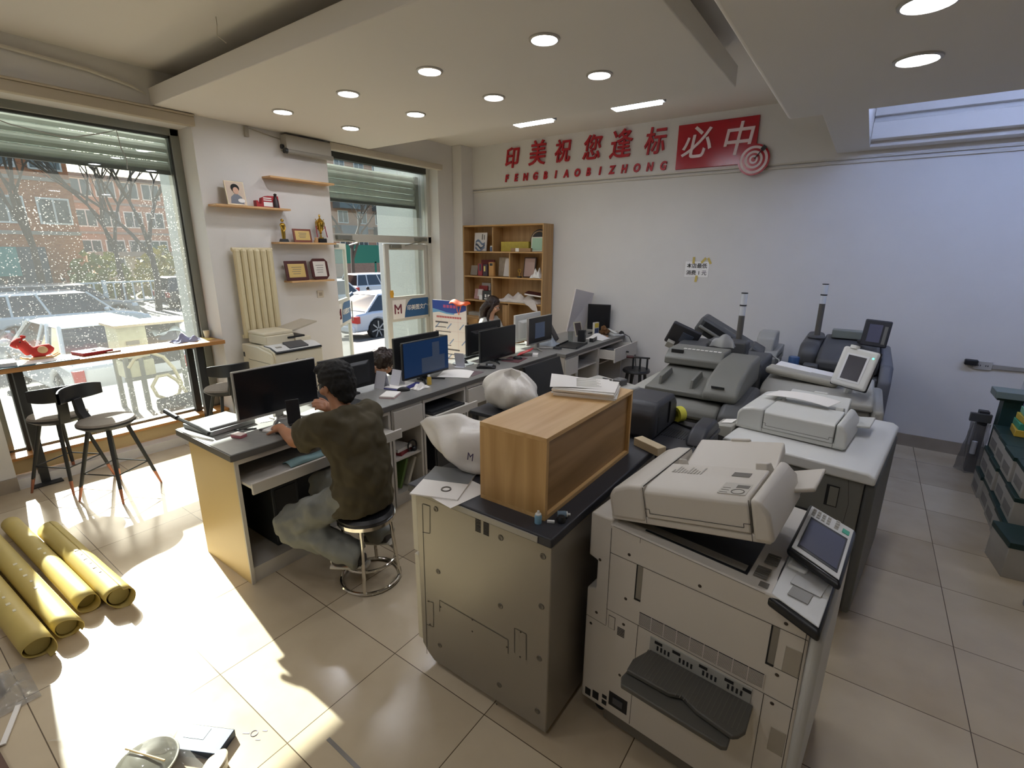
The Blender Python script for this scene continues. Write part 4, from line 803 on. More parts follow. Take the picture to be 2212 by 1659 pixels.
# --- central dark grey copier
C5 = thing('photocopier', 'dark grey production copier in the centre with a white topped signal pole', 'photocopier', (-.95, 4.2, 0))
part('body', B().box(-1.22, -.6, 3.55, 4.75, .03, .82), DG, C5, bev=.015); part('side_block', B().box(-.6, -.55, 3.56, 4.1, .03, .8), DG, C5, bev=.012)
part('front_lid', B().prism([(3.5, .82), (3.5, .88), (3.56, .93), (4.45, .95), (4.5, .82)], -1.24, -.72, 'x'), MG, C5, bev=.03, seg=3)
part('front_lid_right', B().prism([(3.46, .8), (3.46, .9), (3.55, .96), (4.12, .99), (4.12, .8)], -.715, -.545, 'x'), DG, C5, bev=.04, seg=4)
fd = part('document_feeder', B().prism([(3.62, .95), (3.62, .99), (3.75, 1.0), (4.4, 1.1), (4.4, .95)], -1.3, -.8, 'x'), MG, C5, bev=.01)
part('feeder_head', B().prism([(3.58, .96), (3.58, 1.02), (3.7, 1.1), (4.05, 1.18), (4.42, 1.18), (4.42, .96)], -.86, -.62, 'x'), MG, fd, bev=.025, seg=3)
part('head_emblem', B().at((-.76, 3.62, 1.055), (.6, 0, 0)).box(-.045, .045, -.002, .002, -.018, .018), DG, fd)
part('feeder_bridge', B().prism([(4.1, 1.08), (4.1, 1.14), (4.2, 1.2), (4.45, 1.2), (4.45, 1.08)], -1.32, -.86, 'x'), MG, fd, bev=.012)
lb = B()
for k in range(9): lb.box(-1.2 + .035 * k, -1.175 + .035 * k, 4.22, 4.25, 1.199, 1.202)
part('bridge_marks', lb, PAPER, fd); part('bridge_slot', B().box(-1.28, -1.18, 4.15, 4.17, 1.155, 1.2), COPD, fd)
part('tray_guide', B().prism([(3.7, .99), (3.72, 1.06), (3.95, 1.09), (4.0, 1.03)], -1.22, -1.2, 'x'), MG, fd, bev=.004); part('tray_guide', B().prism([(3.7, .99), (3.72, 1.06), (3.95, 1.09), (4.0, 1.03)], -.98, -.96, 'x'), MG, fd, bev=.004)
part('left_shelf', B().box(-1.45, -1.24, 3.75, 4.4, .9, .93), LG, C5, bev=.006); part('shelf_bracket', B().box(-1.4, -1.22, 3.9, 4.3, .6, .9), DG, C5)
part('rear_unit', B().box(-1.28, -.62, 4.5, 5.1, .03, 1.09), DG, C5, bev=.025, seg=3)
part('rear_bar', B().box(-1.1, -.78, 4.62, 4.8, 1.09, 1.24), DG, C5, bev=.02, seg=3)
part('rear_hood', B().prism([(4.5, 1.09), (4.52, 1.16), (4.62, 1.19), (4.95, 1.19), (4.95, 1.09)], -1.36, -1.1, 'x'), DG, C5, bev=.02, seg=3)
def signal(parent, x, y, z, top, tilt=.0):
    p = part('signal_base', B().lathe([(0, 0), (.075, 0), (.08, .01), (.06, .025), (.03, .03), (0, .03)], 24, (x, y, z)), DG, parent)
    h = top - z
    part('signal_pole', B().cyl((x, y, z + .02), (x, y, z + h * .64), .026, .026, 18), M('pole_grey', '5d5a55', .4), parent)
    c = part('signal_lamp', B().cyl((x, y, z + h * .64), (x, y, z + h * .79), .026, .026, 18).cyl((x, y, z + h * .81), (x, y, z + h * .985), .026, .026, 18), M('signal_clear', 'd3d6da', .25, alpha=1), parent)
    part('lamp_collar', B().cyl((x, y, z + h * .79), (x, y, z + h * .812), .029, .029, 18).cyl((x, y, z + h * .985), (x, y, z + h), .028, .028, 18), BLK, c)
signal(C5, -.88, 4.8, 1.09, 1.655)
sc = part('control_screen', B().at((-1.37, 4.75, 1.21), (.5, .4, .25)).box(-.14, .14, -.02, .02, -.13, .13), DG2, C5, bev=.015, seg=3)
part('screen_backplate', B().at((-1.37, 4.75, 1.21), (.5, .4, .25)).box(-.02, .09, -.026, -.02, -.04, .07), M('plate_slate', '4c5566', .5), sc)
part('screen_arm', B().tube([(-1.33, 4.78, 1.17), (-1.2, 4.78, 1.15), (-1.15, 4.8, 1.12)], .02, 8), DG2, sc); part('screen_clip', B().at((-1.47, 4.72, 1.14), (.5, .4, .25)).box(-.04, .03, -.024, .02, -.04, .03), LG, sc, bev=.004)
# tilted unit behind
C6 = thing('envelope_feeder', 'dark grey feeder unit tipped up at an angle behind the signal pole', 'office machine', (-.98, 5.45, 0))
Q = ((-1.08, 5.45, 1.12), (0, .5, .12))
part('tilted_body', B().at(*Q).box(-.36, .3, -.16, .2, -.09, .08), DG, C6, bev=.03, seg=3)
part('feed_mouth', B().at(*Q).box(-.3, .2, -.172, -.15, .0, .055), BLK, C6); part('feed_lip', B().at(*Q).box(-.33, .23, -.2, -.15, -.03, .0), MG, C6, bev=.01); part('lower_mouth', B().at(*Q).box(-.26, .24, -.172, -.15, -.08, -.04), BLK, C6)
part('right_block', B().at(*Q).box(.2, .34, -.19, .2, -.1, .09), DG, C6, bev=.02); part('label_strip', B().at(*Q).box(-.12, .02, -.1, -.06, .08, .083), MG, C6)
part('stand', B().box(-1.3, -.85, 5.25, 5.7, .03, .9), DG, C6, bev=.01)
C7 = thing('desktop_printer', 'mid grey compact printer right of the tipped feeder unit', 'printer', (-.8, 6.05, 0))
part('cabinet', B().box(-.92, -.68, 5.76, 6.35, .02, .84), DG, C7, bev=.01); part('body', B().prism([(5.74, .84), (5.74, .92), (5.85, .97), (6.35, .99), (6.35, .84)], -.93, -.67, 'x'), LG, C7, bev=.015, seg=3)
part('hood', B().prism([(5.86, .96), (5.9, 1.1), (6.0, 1.16), (6.2, 1.16), (6.26, .96)], -.9, -.72, 'x'), LG, C7, bev=.02, seg=3); part('tray_slot', B().box(-.69, -.668, 5.85, 6.2, .9, .92), BLK, C7)
# --- right dark grey printer at the back wall
C8 = thing('photocopier', 'slate grey printer by the back wall at right with its own signal pole', 'photocopier', (-.1, 5.75, 0))
part('body', B().box(-.44, .2, 5.1, 6.3, .03, .96), DG, C8, bev=.02); part('side_cover', B().prism([(5.05, .03), (5.05, .95), (5.15, 1.08), (6.2, 1.1), (6.3, 1.0), (6.3, .03)], .2, .29, 'x'), M('slate_cover', '5f626b', .5), C8, bev=.025, seg=3)
part('upper_unit', B().prism([(5.2, .96), (5.2, 1.06), (5.4, 1.14), (6.2, 1.17), (6.25, .96)], -.28, .19, 'x'), DG, C8, bev=.03, seg=3)
part('left_hump', B().prism([(5.3, .96), (5.3, 1.1), (5.4, 1.18), (6.1, 1.2), (6.25, 1.1), (6.25, .96)], -.44, -.28, 'x'), DG, C8, bev=.05, seg=4)
part('control_strip', B().box(-.22, .06, 5.9, 6.05, 1.17, 1.25), M('strip_sage', '7b8078', .5), C8, bev=.008); part('left_handle', B().box(-.37, -.25, 5.1, 5.22, .98, 1.02), DG, C8, bev=.012)
part('right_latch', B().box(.1, .16, 5.17, 5.21, 1.0, 1.1), BLK, C8, bev=.004)
signal(C8, -.33, 5.65, 1.19, 1.715)
sc = part('control_screen', B().at((.13, 5.5, 1.3), (-.12, .05, -.12)).box(-.1, .1, -.015, .015, -.12, .12), DG2, C8, bev=.012, seg=3); part('screen', B().at((.13, 5.5, 1.3), (-.12, .05, -.12)).box(-.06, .04, -.017, -.014, -.08, .08), LCD, sc)
part('screen_arm', B().tube([(.1, 5.53, 1.22), (.02, 5.75, 1.18)], .022, 8), DG2, sc)
part('button_row', B().at((.13, 5.5, 1.3), (-.12, .05, -.12)).box(.055, .08, -.017, -.014, -.09, .07), MG, sc)
# --- beige machine with its white screen
C9 = thing('photocopier', 'beige copier between the white copier and the slate printer, with a white tilted screen', 'photocopier', (-.2, 4.55, 0))
part('body', B().box(-.56, .16, 4.2, 4.9, .03, .9), M('copier_beige', '8f8c82', .5), C9, bev=.02); part('side_cover', B().box(.16, .24, 4.2, 5.0, .03, .92), LG, C9, bev=.03, seg=3)
part('top_deck', B().prism([(4.18, .9), (4.18, .95), (4.3, .99), (4.9, 1.0), (4.95, .9)], -.57, .17, 'x'), LG, C9, bev=.015)
part('output_bar', B().at((-.3, 4.5, 1.04), (0, .08, -.1)).box(-.28, .24, -.08, .08, -.03, .03), M('bar_beige', 'a9a69b', .5), C9, bev=.025, seg=3)
part('tray_sheet', B().at((-.32, 4.62, 1.07), (0, .1, -.1)).box(-.2, .24, -.08, .1, -.004, .004), PAPER, C9)
sc = part('control_screen', B().at((.02, 4.25, 1.2), (-.3, .1, -.28)).box(-.115, .115, -.018, .018, -.15, .14), COPW, C9, bev=.02, seg=3)
S9 = ((.02, 4.25, 1.2), (-.3, .1, -.28))
part('screen_back', B().at(*S9).box(-.12, .12, .006, .03, -.155, .145), BLK, sc, bev=.02, seg=3); part('screen_frame', B().at(*S9).box(-.075, .065, -.0205, -.017, -.11, .095), M('frame_white', 'e4e6ea', .4), sc); part('screen', B().at(*S9).box(-.062, .052, -.0225, -.02, -.095, .082), M('dark_lcd', '2a2a38', .2, spec=.7), sc)
part('power_light', B().at(*S9).box(.082, .092, -.0205, -.017, .085, .095), M('led_green', '52e0c0', .4, emit=2.0), sc)
part('screen_knob', B().at(*S9).cyl((-.05, 0, .13), (-.05, 0, .155), .03, .03), COPW, sc); part('screen_post', B().tube([(.02, 4.28, 1.1), (.0, 4.35, .98)], .025, 8), COPW, sc)
single('paint_tin', B().lathe([(0, 0), (.045, 0), (.045, .11), (.04, .118), (0, .118)], 24, (-.44, 5.05, .97)), M('tin_blue', '2b4c78', .4), 'small blue tin on the grey shelf left of the slate printer', 'tin')
sh = thing('machine_shelf', 'low grey shelf with cables between the central copier and the slate printer', 'shelf', (-.46, 5.02, 0))
part('top', B().box(-.6, -.4, 4.97, 5.09, .95, .97), MG, sh, bev=.004); part('post', B().box(-.59, -.56, 5.0, 5.04, 0, .95).box(-.45, -.42, 5.0, 5.04, 0, .95), MG, sh)
single('power_cable', B().tube([(-.7, 5.15, 1.0), (-.62, 5.1, 1.06), (-.56, 5.06, 1.04), (-.55, 5.03, .99), (-.5, 5.0, .98), (-.47, 4.96, .93), (-.5, 4.95, .6), (-.5, 4.97, .02)], .007, 6), M('cable_light', '9c9a93', .5), 'pale cable curling over the grey shelf beside the blue tin', 'cable', smooth=True)
# --- oak crate and what lies on it
CR = wood('crate_oak', 'd6b27c', 'bf955c', 1, 1.6); CRV = wood('crate_oak_end', 'cfa76e', 'b1894f', 2, 1.6)
ck = thing('oak_crate', 'oak veneer cube shelf lying on the grey finisher cabinet', 'crate', (-1.05, 1.9, .97))
part('top_board', B().box(-1.216, -.89, 1.48, 2.32, 1.3, 1.318), CR, ck, bev=.001); part('bottom_board', B().box(-1.216, -.89, 1.48, 2.32, .97, .988), CR, ck)
part('end_board', B().box(-1.216, -.89, 1.48, 1.498, .988, 1.3), CRV, ck); part('end_board', B().box(-1.216, -.89, 2.302, 2.32, .988, 1.3), CRV, ck)
part('back_board', B().box(-.915, -.907, 1.498, 2.302, .988, 1.3), wood('crate_back', 'a9865a', '8d6b40', 1, 1.6), ck)
rnd = random.Random(5)
for k in range(7):
    dx, dy, r = rnd.uniform(-.008, .008), rnd.uniform(-.008, .008), rnd.uniform(-.03, .03)
    single('paper_stack', B().at((-1.06 + dx, 2.13 + dy, 1.319 + .0056 * k), (0, 0, .3 + r)).box(-.15, .15, -.105, .105, 0, .0052), PAPER, ['bottom ream of loose white paper on the oak crate', 'second layer up in the white paper pile on the crate', 'third layer up in the white paper pile on the crate', 'middle layer in the white paper pile on the crate', 'third layer down in the white paper pile on the crate', 'second layer down in the white paper pile on the crate', 'topmost white paper layer on the oak crate'][k], 'paper', 'paper pile on the crate')
tp = single('top_sheet', B().at((-1.1, 2.14, 1.3605), (0, 0, .5)).grid(lambda u, v: (-.15 + .3 * u, -.1 + .2 * v, .0 + .018 * max(0, .5 - u) * v * 2 + .003 * math.sin(5 * u)), 8, 5), PAPER, 'printed white sheet curling on top of the paper pile', 'paper')
pl = B()
for k in range(9): pl.at((-1.1, 2.14, 1.3605), (0, 0, .5)).box(-.02 + .0, .1 - .01 * (k % 3), -.08 + .018 * k, -.077 + .018 * k, .0045, .0055)
part('printed_lines', pl, LABEL, tp, world=True)
# brochures and small parts on the finisher
bz = single('brochure', B().at((-1.43, 1.49, .9715), (0, 0, .38)).box(-.11, .11, -.145, .145, 0, .006), PAPER, 'white and grey brochure on the near corner of the finisher cabinet', 'brochure')
part('grey_photo', B().at((-1.43, 1.49, .9715), (0, 0, .38)).box(-.109, .109, .0, .144, .006, .0066), M('photo_grey', '77797b', .5), bz); part('round_emblem', B().at((-1.43, 1.49, .9782), (0, 0, .38)).ring((.03, -.07, 0), .02, .004, 20, 5), INK, bz)
single('flyer', B().at((-1.36, 1.45, .9705), (0, 0, -.15)).box(-.1, .12, -.1, .13, 0, .0008), PAPER, 'white flyer under the grey and white brochure', 'flyer')
for (x, y, lb, cl, ly) in ((-.905, 1.455, 'pale blue capped bottle standing at the crate corner', '7fa9bf', 0), (-.865, 1.535, 'blue grey bottle lying beside the crate corner', '70879a', 1)):
    t = thing('glue_bottle', lb, 'bottle', (x, y, .97 if not ly else .984), .6)
    q = ((0, 0, 0), (0, PI / 2, 0)) if ly else ((0, 0, 0), (0, 0, 0))
    part('bottle', B().at(*q).lathe([(0, 0), (.014, 0), (.0145, .03), (.012, .036), (0, .036)], 18), M('bottle_' + cl, cl, .4), t, world=False); part('cap', B().at(*q).lathe([(.012, .036), (.012, .04), (.005, .042), (.005, .052), (0, .052)], 14), COPW, t, world=False)
single('rubber_stopper', B().lathe([(0, 0), (.017, 0), (.019, .012), (.014, .024), (0, .024)], 12, (-.835, 1.515, .97)), BLK, 'small black knob lying at the crate corner', 'cap'); single('plastic_clip', B().at((-.865, 1.485, .97), (0, 0, .5)).box(-.015, .015, -.006, .006, 0, .01), COPW, 'small white clip lying at the crate corner', 'cap', bev=.002)
single('wood_offcut', B().at((-.8, 2.42, .9705), (0, 0, -.45)).box(-.11, .07, -.03, .03, 0, .045), M('offcut_pale', 'c5b494', .6), 'pale grooved strip lying behind the oak crate', 'strip', bev=.003)
# white carrier bags
def bag(label, c, size, seed, m):
    rnd = random.Random(seed); ph = [rnd.uniform(0, 6) for _ in range(6)]
    def f(u, v):
        a = 2 * PI * u; e = .78 if v < .12 else 1
        r = (math.sin(PI * min(1, .08 + v * .92)) ** .45) * (1 + .1 * math.sin(3 * a + ph[0] + 3 * v) + .07 * math.sin(7 * a + ph[1] - 5 * v) + .05 * math.sin(11 * a + 9 * v + ph[2]))
        r *= 1 - .35 * max(0, v - .6)
        if v > .97: r *= .3
        return (c[0] + size[0] * r * math.cos(a) + .14 * size[0] * v * math.cos(ph[3]), c[1] + size[1] * r * math.sin(a), c[2] + size[2] * v * (1 + .12 * math.sin(2 * a + ph[4]) * v))
    return single('carrier_bag', B().grid(f, 40, 16), m, label, 'bag', smooth=True, ang=80)
PBAG = M('bag_white_plastic', 'e3dfd8', .35, bump=.25, bscale=14)
def bag1():
    # slumped bag: its loose mouth points to the left, the body sags down on to the brochure
    rnd = random.Random(3)
    path = [(-1.83, 1.74, 1.105, .012), (-1.76, 1.73, 1.105, .05), (-1.66, 1.72, 1.1, .085), (-1.55, 1.71, 1.085, .12), (-1.46, 1.7, 1.06, .145), (-1.4, 1.69, 1.05, .15), (-1.33, 1.7, 1.06, .135), (-1.26, 1.71, 1.08, .1)]
    def f(u, v):
        k = u * (len(path) - 1); i = min(int(k), len(path) - 2); t = k - i; p = [path[i][j] * (1 - t) + path[i + 1][j] * t for j in range(4)]
        a = 2 * PI * v; r = p[3] * (1 + .12 * math.sin(3 * a + 9 * u) + .08 * math.sin(5 * a - 14 * u))
        z = p[2] + r * math.sin(a) * (1.0 if math.sin(a) > 0 else .75)
        return (p[0] + .3 * r * math.cos(a), p[1] + r * math.cos(a) * .8, max(.98 if p[0] > -1.54 else .9, z))
    o = single('carrier_bag', B().grid(f, 28, 24), PBAG, 'white plastic bag slumped on the finisher left of the oak crate', 'bag', smooth=True, ang=80, sub=1)
    text('bag_letter', 'M', .05, M('bag_print', '3b3050', .5), o, (-1.335, 1.555, 1.1), (1, 0, 0), (0, .2, 1), .0005)
    return o
bag1()
bag('white plastic bag bulging behind the left edge of the oak crate', (-1.86, 2.62, .955), (.2, .14, .25), 8, PBAG)
pd = thing('bag_pedestal', 'low charcoal trolley under the bulging white bag behind the crate', 'trolley', (-1.85, 2.62, 0))
part('top', B().box(-2.08, -1.62, 2.42, 2.82, .92, .95), DG2, pd, bev=.006)
for x in (-2.05, -1.65):
    for y in (2.45, 2.79): part('leg', B().box(x - .015, x + .015, y - .015, y + .015, 0, .92), DG2, pd)
# comb binder
cb = thing('comb_binder', 'pale grey comb binding machine with a row of white keys behind the crate papers', 'binding machine', (-1.47, 3.32, .955), -.3)
part('body', B().prism([(-.11, 0), (-.13, .05), (-.06, .09), (.1, .1), (.12, 0)], -.2, .22, 'x'), LG, cb, world=False, bev=.015, seg=3)
for k in range(13): part('key', B().box(-.18 + .028 * k, -.162 + .028 * k, -.115, -.085, .066, .078), PAPER, cb, world=False)
part('handle_block', B().box(.05, .13, -.02, .06, .09, .14), M('smoke_plastic', '5b5b5c', .2), cb, world=False, bev=.01); part('slot', B().box(-.1, -.02, .04, .06, .098, .102), BLK, cb, world=False)
ct = thing('side_table', 'low grey side table under the comb binding machine', 'table', (-1.49, 3.3, 0))
part('top', B().box(-1.72, -1.26, 3.14, 3.47, .925, .953), LG, ct, bev=.004)
for x in (-1.69, -1.29):
    for y in (3.17, 3.44): part('leg', B().box(x - .015, x + .015, y - .015, y + .015, 0, .925), MG, ct)
# cream printer by the window wall
CAN = M('printer_cream', 'd6cdb4', .45)
pn = thing('office_printer', 'cream multifunction printer under the radiator by the window wall', 'printer', (-5.22, 2.88, 0))
part('body', B().prism([(-5.52, .03), (-5.52, .99), (-5.2, .99), (-4.93, .945), (-4.9, .9), (-4.9, .72), (-4.94, .7), (-4.94, .03)], 2.6, 3.18), CAN, pn, bev=.01)
part('upper_front', B().prism([(-5.2, .86), (-5.2, 1.0), (-5.0, .99), (-4.9, .955), (-4.885, .93), (-4.885, .76)], 2.62, 3.17), CAN, pn, bev=.008)
part('control_rim', B().prism([(-5.12, .985), (-5.12, 1.002), (-4.99, .997), (-4.872, .962), (-4.872, .94)], 2.63, 3.165), PANB, pn, bev=.006); part('control_face', B().prism([(-5.12, 1.002), (-5.12, 1.006), (-4.99, 1.001), (-4.885, .969), (-4.885, .963), (-4.99, .996)], 2.64, 3.16), COPW, pn)
part('touch_screen', B().prism([(-5.04, 1.006), (-5.04, 1.03), (-4.9, .99), (-4.9, .973)], 2.8, 3.02), DG, pn, bev=.004)
part('keypad', B().box(-5.0, -4.95, 2.68, 2.74, .99, 1.0), LABEL, pn)
f = part('document_feeder', B().box(-5.47, -5.1, 2.66, 2.98, 1.0, 1.1), CAN, pn, bev=.01); part('feeder_cover', B().prism([(2.66, 1.1), (2.66, 1.125), (2.7, 1.135), (2.98, 1.135), (2.98, 1.1)], -5.47, -5.12, 'x'), CAN, f, bev=.008)
part('paper_tray', B().prism([(2.95, 1.1), (2.95, 1.12), (3.3, 1.2), (3.3, 1.185)], -5.46, -5.14, 'x'), M('tray_greige', 'b5ad9c', .5), f); part('lid', B().box(-5.47, -5.08, 2.98, 3.17, 1.0, 1.05), CAN, f, bev=.008); part('exit_gap', B().box(-5.3, -5.09, 2.9, 3.1, 1.05, 1.07), BLK, f)
seams_ = B().box(-4.941, -4.938, 2.6, 3.18, .69, .696).box(-5.4, -4.95, 2.598, 2.601, .68, .684).box(-5.4, -4.96, 2.598, 2.601, .83, .833); part('joint_lines', seams_, SEAM, pn)
text('lettering', 'Canon', .045, M('logo_dark', '3a3632', .5), pn, (-4.8845, 2.9, .84), (0, 1, 0), (0, 0, 1), .0006, .001)
part('side_hole', B().box(-5.5, -5.47, 2.597, 2.602, .85, .9), BLK, pn); part('exit_tray', B().box(-5.3, -5.0, 2.45, 2.6, .6, .63), DG, pn, bev=.005)
# ---------------------------------------------------------------- people
def limb(b, pts, rs, side=None, flat=1.0, n=14, sub=4):
    """smooth tapered limb; cross-sections stretched by `flat` along `side`"""
    P = [Vector(p) for p in pts]; F = flat if isinstance(flat, (list, tuple)) else [flat] * len(P)
    q = []; r = []; f = []
    for i in range(len(P) - 1):
        p0 = P[max(0, i - 1)]; p1 = P[i]; p2 = P[i + 1]; p3 = P[min(len(P) - 1, i + 2)]
        for k in range(sub):
            t = k / sub; q.append(.5 * ((2 * p1) + (p2 - p0) * t + (2 * p0 - 5 * p1 + 4 * p2 - p3) * t * t + (3 * p1 - p0 - 3 * p2 + p3) * t ** 3))
            s = t * t * (3 - 2 * t); r.append(rs[i] * (1 - s) + rs[i + 1] * s); f.append(F[i] * (1 - s) + F[i + 1] * s)
    q.append(P[-1]); r.append(rs[-1]); f.append(F[-1])
    sd = Vector(side) if side else None
    vs = []; fs = []; m = len(q); prev = None
    for i in range(m):
        t = (q[min(m - 1, i + 1)] - q[max(0, i - 1)]).normalized()
        if sd is not None: u = sd - t * sd.dot(t)
        elif prev is not None: u = prev - t * prev.dot(t)
        else: u = t.orthogonal()
        u.normalize(); prev = u; v = t.cross(u)
        for k in range(n):
            a = 2 * PI * k / n; vs.append(q[i] + u * math.cos(a) * r[i] * f[i] + v * math.sin(a) * r[i])
    for i in range(m - 1):
        for k in range(n): fs.append((i * n + k, i * n + (k + 1) % n, (i + 1) * n + (k + 1) % n, (i + 1) * n + k))
    fs += [tuple(range(n - 1, -1, -1)), tuple(range((m - 1) * n, m * n))]
    return b.mesh(vs, fs)
WRINK = bpy.data.textures.new('cloth_wrinkles', 'CLOUDS'); WRINK.noise_scale = .09; WRINK.noise_depth = 1
CURL = bpy.data.textures.new('hair_strands', 'CLOUDS'); CURL.noise_scale = .02; CURL.noise_depth = 2
def fuse(o, vox, smooth=6, wr=0., tex=None):
    """melt the pieces of a part into one continuous skin"""
    r = o.modifiers.new('fuse', 'REMESH'); r.mode = 'VOXEL'; r.voxel_size = vox; r.use_smooth_shade = True
    s = o.modifiers.new('soften', 'SMOOTH'); s.factor = .5; s.iterations = smooth
    if wr:
        d = o.modifiers.new('wrinkles', 'DISPLACE'); d.texture = tex or WRINK; d.strength = wr; d.mid_level = .5; d.texture_coords = 'LOCAL'
    return o
SKIN = M('skin', 'b5805e', .5, sub=.1); SKINP = M('skin_pale', 'c79a80', .5); HAIRB = M('hair_black', '100e0d', .75, bump=.2, bscale=120); HAIRBR = M('hair_dark_brown', '2a1c18', .4, bump=.5, bscale=120)
def frame3(f, up):
    f = Vector(f).normalized(); l = Vector(up).cross(f).normalized(); return f, l, f.cross(l)
def head(b, c, f, up=(0, 0, 1), s=1.0):
    """skull, face and ears round the head centre c looking along f"""
    f, l, u = frame3(f, up); c = Vector(c)
    def P(a, q, z): return c + (f * a + l * q + u * z) * s
    def ell(p, ra, rl, ru):
        o = len(b.v); b.ball((0, 0, 0), 1, 18, 12)
        for i in range(o, len(b.v)): v = b.v[i]; b.v[i] = p + (f * v.x * ra + l * v.y * rl + u * v.z * ru) * s
    ell(P(-.012, 0, .03), .095, .076, .09); ell(P(.018, 0, -.035), .07, .062, .075); ell(P(.045, 0, -.09), .035, .038, .026)
    limb(b, [P(.085, 0, .01), P(.106, 0, -.022), P(.094, 0, -.032)], [.009 * s, .014 * s, .012 * s], n=8)
    ell(P(.082, 0, .022), .012, .05, .012); ell(P(.088, 0, -.058), .01, .024, .007); ell(P(.085, 0, -.07), .009, .02, .007)
    for q in (-1, 1):
        ell(P(.062, q * .04, -.03), .03, .025, .024)
        ell(P(-.01, q * .077, -.012), .017, .009, .032); ell(P(-.008, q * .076, -.035), .01, .008, .012)
    return P
def hand(b, w, d, pn, curl=.5, thumb=1, s=1.0):
    """palm and five fingers growing from the wrist w along d; pn is the palm's inner normal"""
    d = Vector(d).normalized(); pn = Vector(pn); pn = (pn - d * pn.dot(d)).normalized(); q = d.cross(pn); w = Vector(w)
    limb(b, [w, w + d * .035 * s, w + d * .085 * s], [.024 * s, .022 * s, .019 * s], side=q, flat=[1.15, 1.7, 2.0], n=12)
    for i, (o, L) in enumerate(((-.031, .068), (-.0105, .08), (.0105, .075), (.03, .058))):
        p = w + d * .082 * s + q * o * s; c = curl * (1 + .12 * i); pts = [p - d * .02 * s, p]
        a = 0
        for k in range(3):
            a += c * (.55 + .25 * k); p = p + (d * math.cos(a) + pn * math.sin(a)) * L * s * (.42, .32, .26)[k]; pts.append(p)
        limb(b, pts, [.0095 * s, .0095 * s, .009 * s, .008 * s, .0068 * s], n=8, sub=3)
    p = w + d * .02 * s + q * (-.026 * thumb) * s; td = (d * .62 - q * .72 * thumb + pn * .35).normalized()
    limb(b, [p, p + td * .035 * s, p + td * .06 * s + (d * .3 + pn * .3) * .01, p + (td * .062 + d * .03 + pn * .012) * s], [.014 * s, .0115 * s, .0105 * s, .008 * s], n=8, sub=3)
# the seated man
mn = thing('person', 'man in a dark olive t-shirt and faded jeans sitting on the chrome stool', 'person', (-2.27, 1.66, .487))
J = dict(pel=(-2.27, 1.66, .6), sp=(-2.28, 1.655, .78), ch=(-2.335, 1.65, .96), nk=(-2.41, 1.655, 1.085), hd=(-2.47, 1.665, 1.235), sL=(-2.36, 1.475, 1.045), sR=(-2.37, 1.83, 1.03), eL=(-2.6, 1.46, .905), wL=(-2.85, 1.515, .905), eR=(-2.63, 1.87, .905), wR=(-2.6, 1.72, 1.02),
         hL=(-2.28, 1.57, .595), kL=(-2.615, 1.37, .4), aL=(-2.225, 1.525, .25), hR=(-2.29, 1.75, .595), kR=(-2.7, 1.66, .515), aR=(-2.28, 1.78, .25))
b = B()
limb(b, [J['pel'], J['sp'], J['ch'], (-2.4, 1.655, 1.06)], [.1, .1, .115, .06], side=(0, 1, 0), flat=[1.3, 1.25, 1.35, 1.2])
limb(b, [(-2.39, 1.655, 1.04), (-2.43, 1.66, 1.11), (-2.455, 1.663, 1.18)], [.07, .058, .056])
hf = (-.96, -.12, -.28); HP = head(b, J['hd'], hf)
for s, e, w_ in (('sL', 'eL', 'wL'), ('sR', 'eR', 'wR')):
    limb(b, [J['ch'], J[s], (Vector(J[s]) + Vector(J[e])) / 2, J[e], (Vector(J[e]) * .6 + Vector(J[w_]) * .4), J[w_]], [.07, .055, .046, .042, .041, .027], n=12)
hand(b, J['wL'], (-.95, .2, -.03), (-.1, .1, -1), .55, -1); hand(b, J['wR'], (.05, -.75, .65), (-.7, -.5, -.3), .5, 1)
for h_, k_, a_ in (('hL', 'kL', 'aL'), ('hR', 'kR', 'aR')):
    limb(b, [J['pel'], J[h_], J[k_], (Vector(J[k_]) * .55 + Vector(J[a_]) * .45), J[a_]], [.08, .075, .055, .05, .036], n=12)
limb(b, [J['aL'], (-2.25, 1.53, .185), (-2.35, 1.48, .17)], [.036, .035, .03]); limb(b, [J['aR'], (-2.32, 1.77, .19), (-2.4, 1.74, .18)], [.036, .035, .03])
body = fuse(part('body', b, SKIN, mn), .0065, 4)
b = B()
limb(b, [(-2.29, 1.655, .515), (-2.275, 1.655, .64), (-2.27, 1.655, .8), (-2.325, 1.65, .96), (-2.375, 1.652, 1.04), (-2.405, 1.656, 1.075)], [.15, .14, .128, .135, .105, .068], side=(.1, 1, 0), flat=[1.42, 1.35, 1.38, 1.42, 1.5, 1.15], n=22)
limb(b, [(-2.33, 1.6, 1.0), (-2.365, 1.49, 1.04), (-2.42, 1.46, 1.005), (-2.5, 1.455, .96)], [.09, .088, .083, .083], side=(0, .3, 1), flat=[1, 1.05, 1.15, 1.25], n=16)
limb(b, [(-2.34, 1.7, .99), (-2.37, 1.82, 1.02), (-2.47, 1.86, .97), (-2.58, 1.87, .925)], [.09, .086, .08, .08], side=(0, .3, 1), flat=[1, 1.05, 1.1, 1.15], n=16)
shirt = fuse(part('t_shirt', b, M('olive_cotton', '4b432e', .85, var=.12, vscale=5, bump=.1, bscale=300), mn), .011, 7, .05)
b = B()
limb(b, [(-2.22, 1.66, .6), (-2.3, 1.66, .61), (-2.38, 1.66, .6)], [.11, .118, .1], side=(0, 1, 0), flat=1.35, n=18)
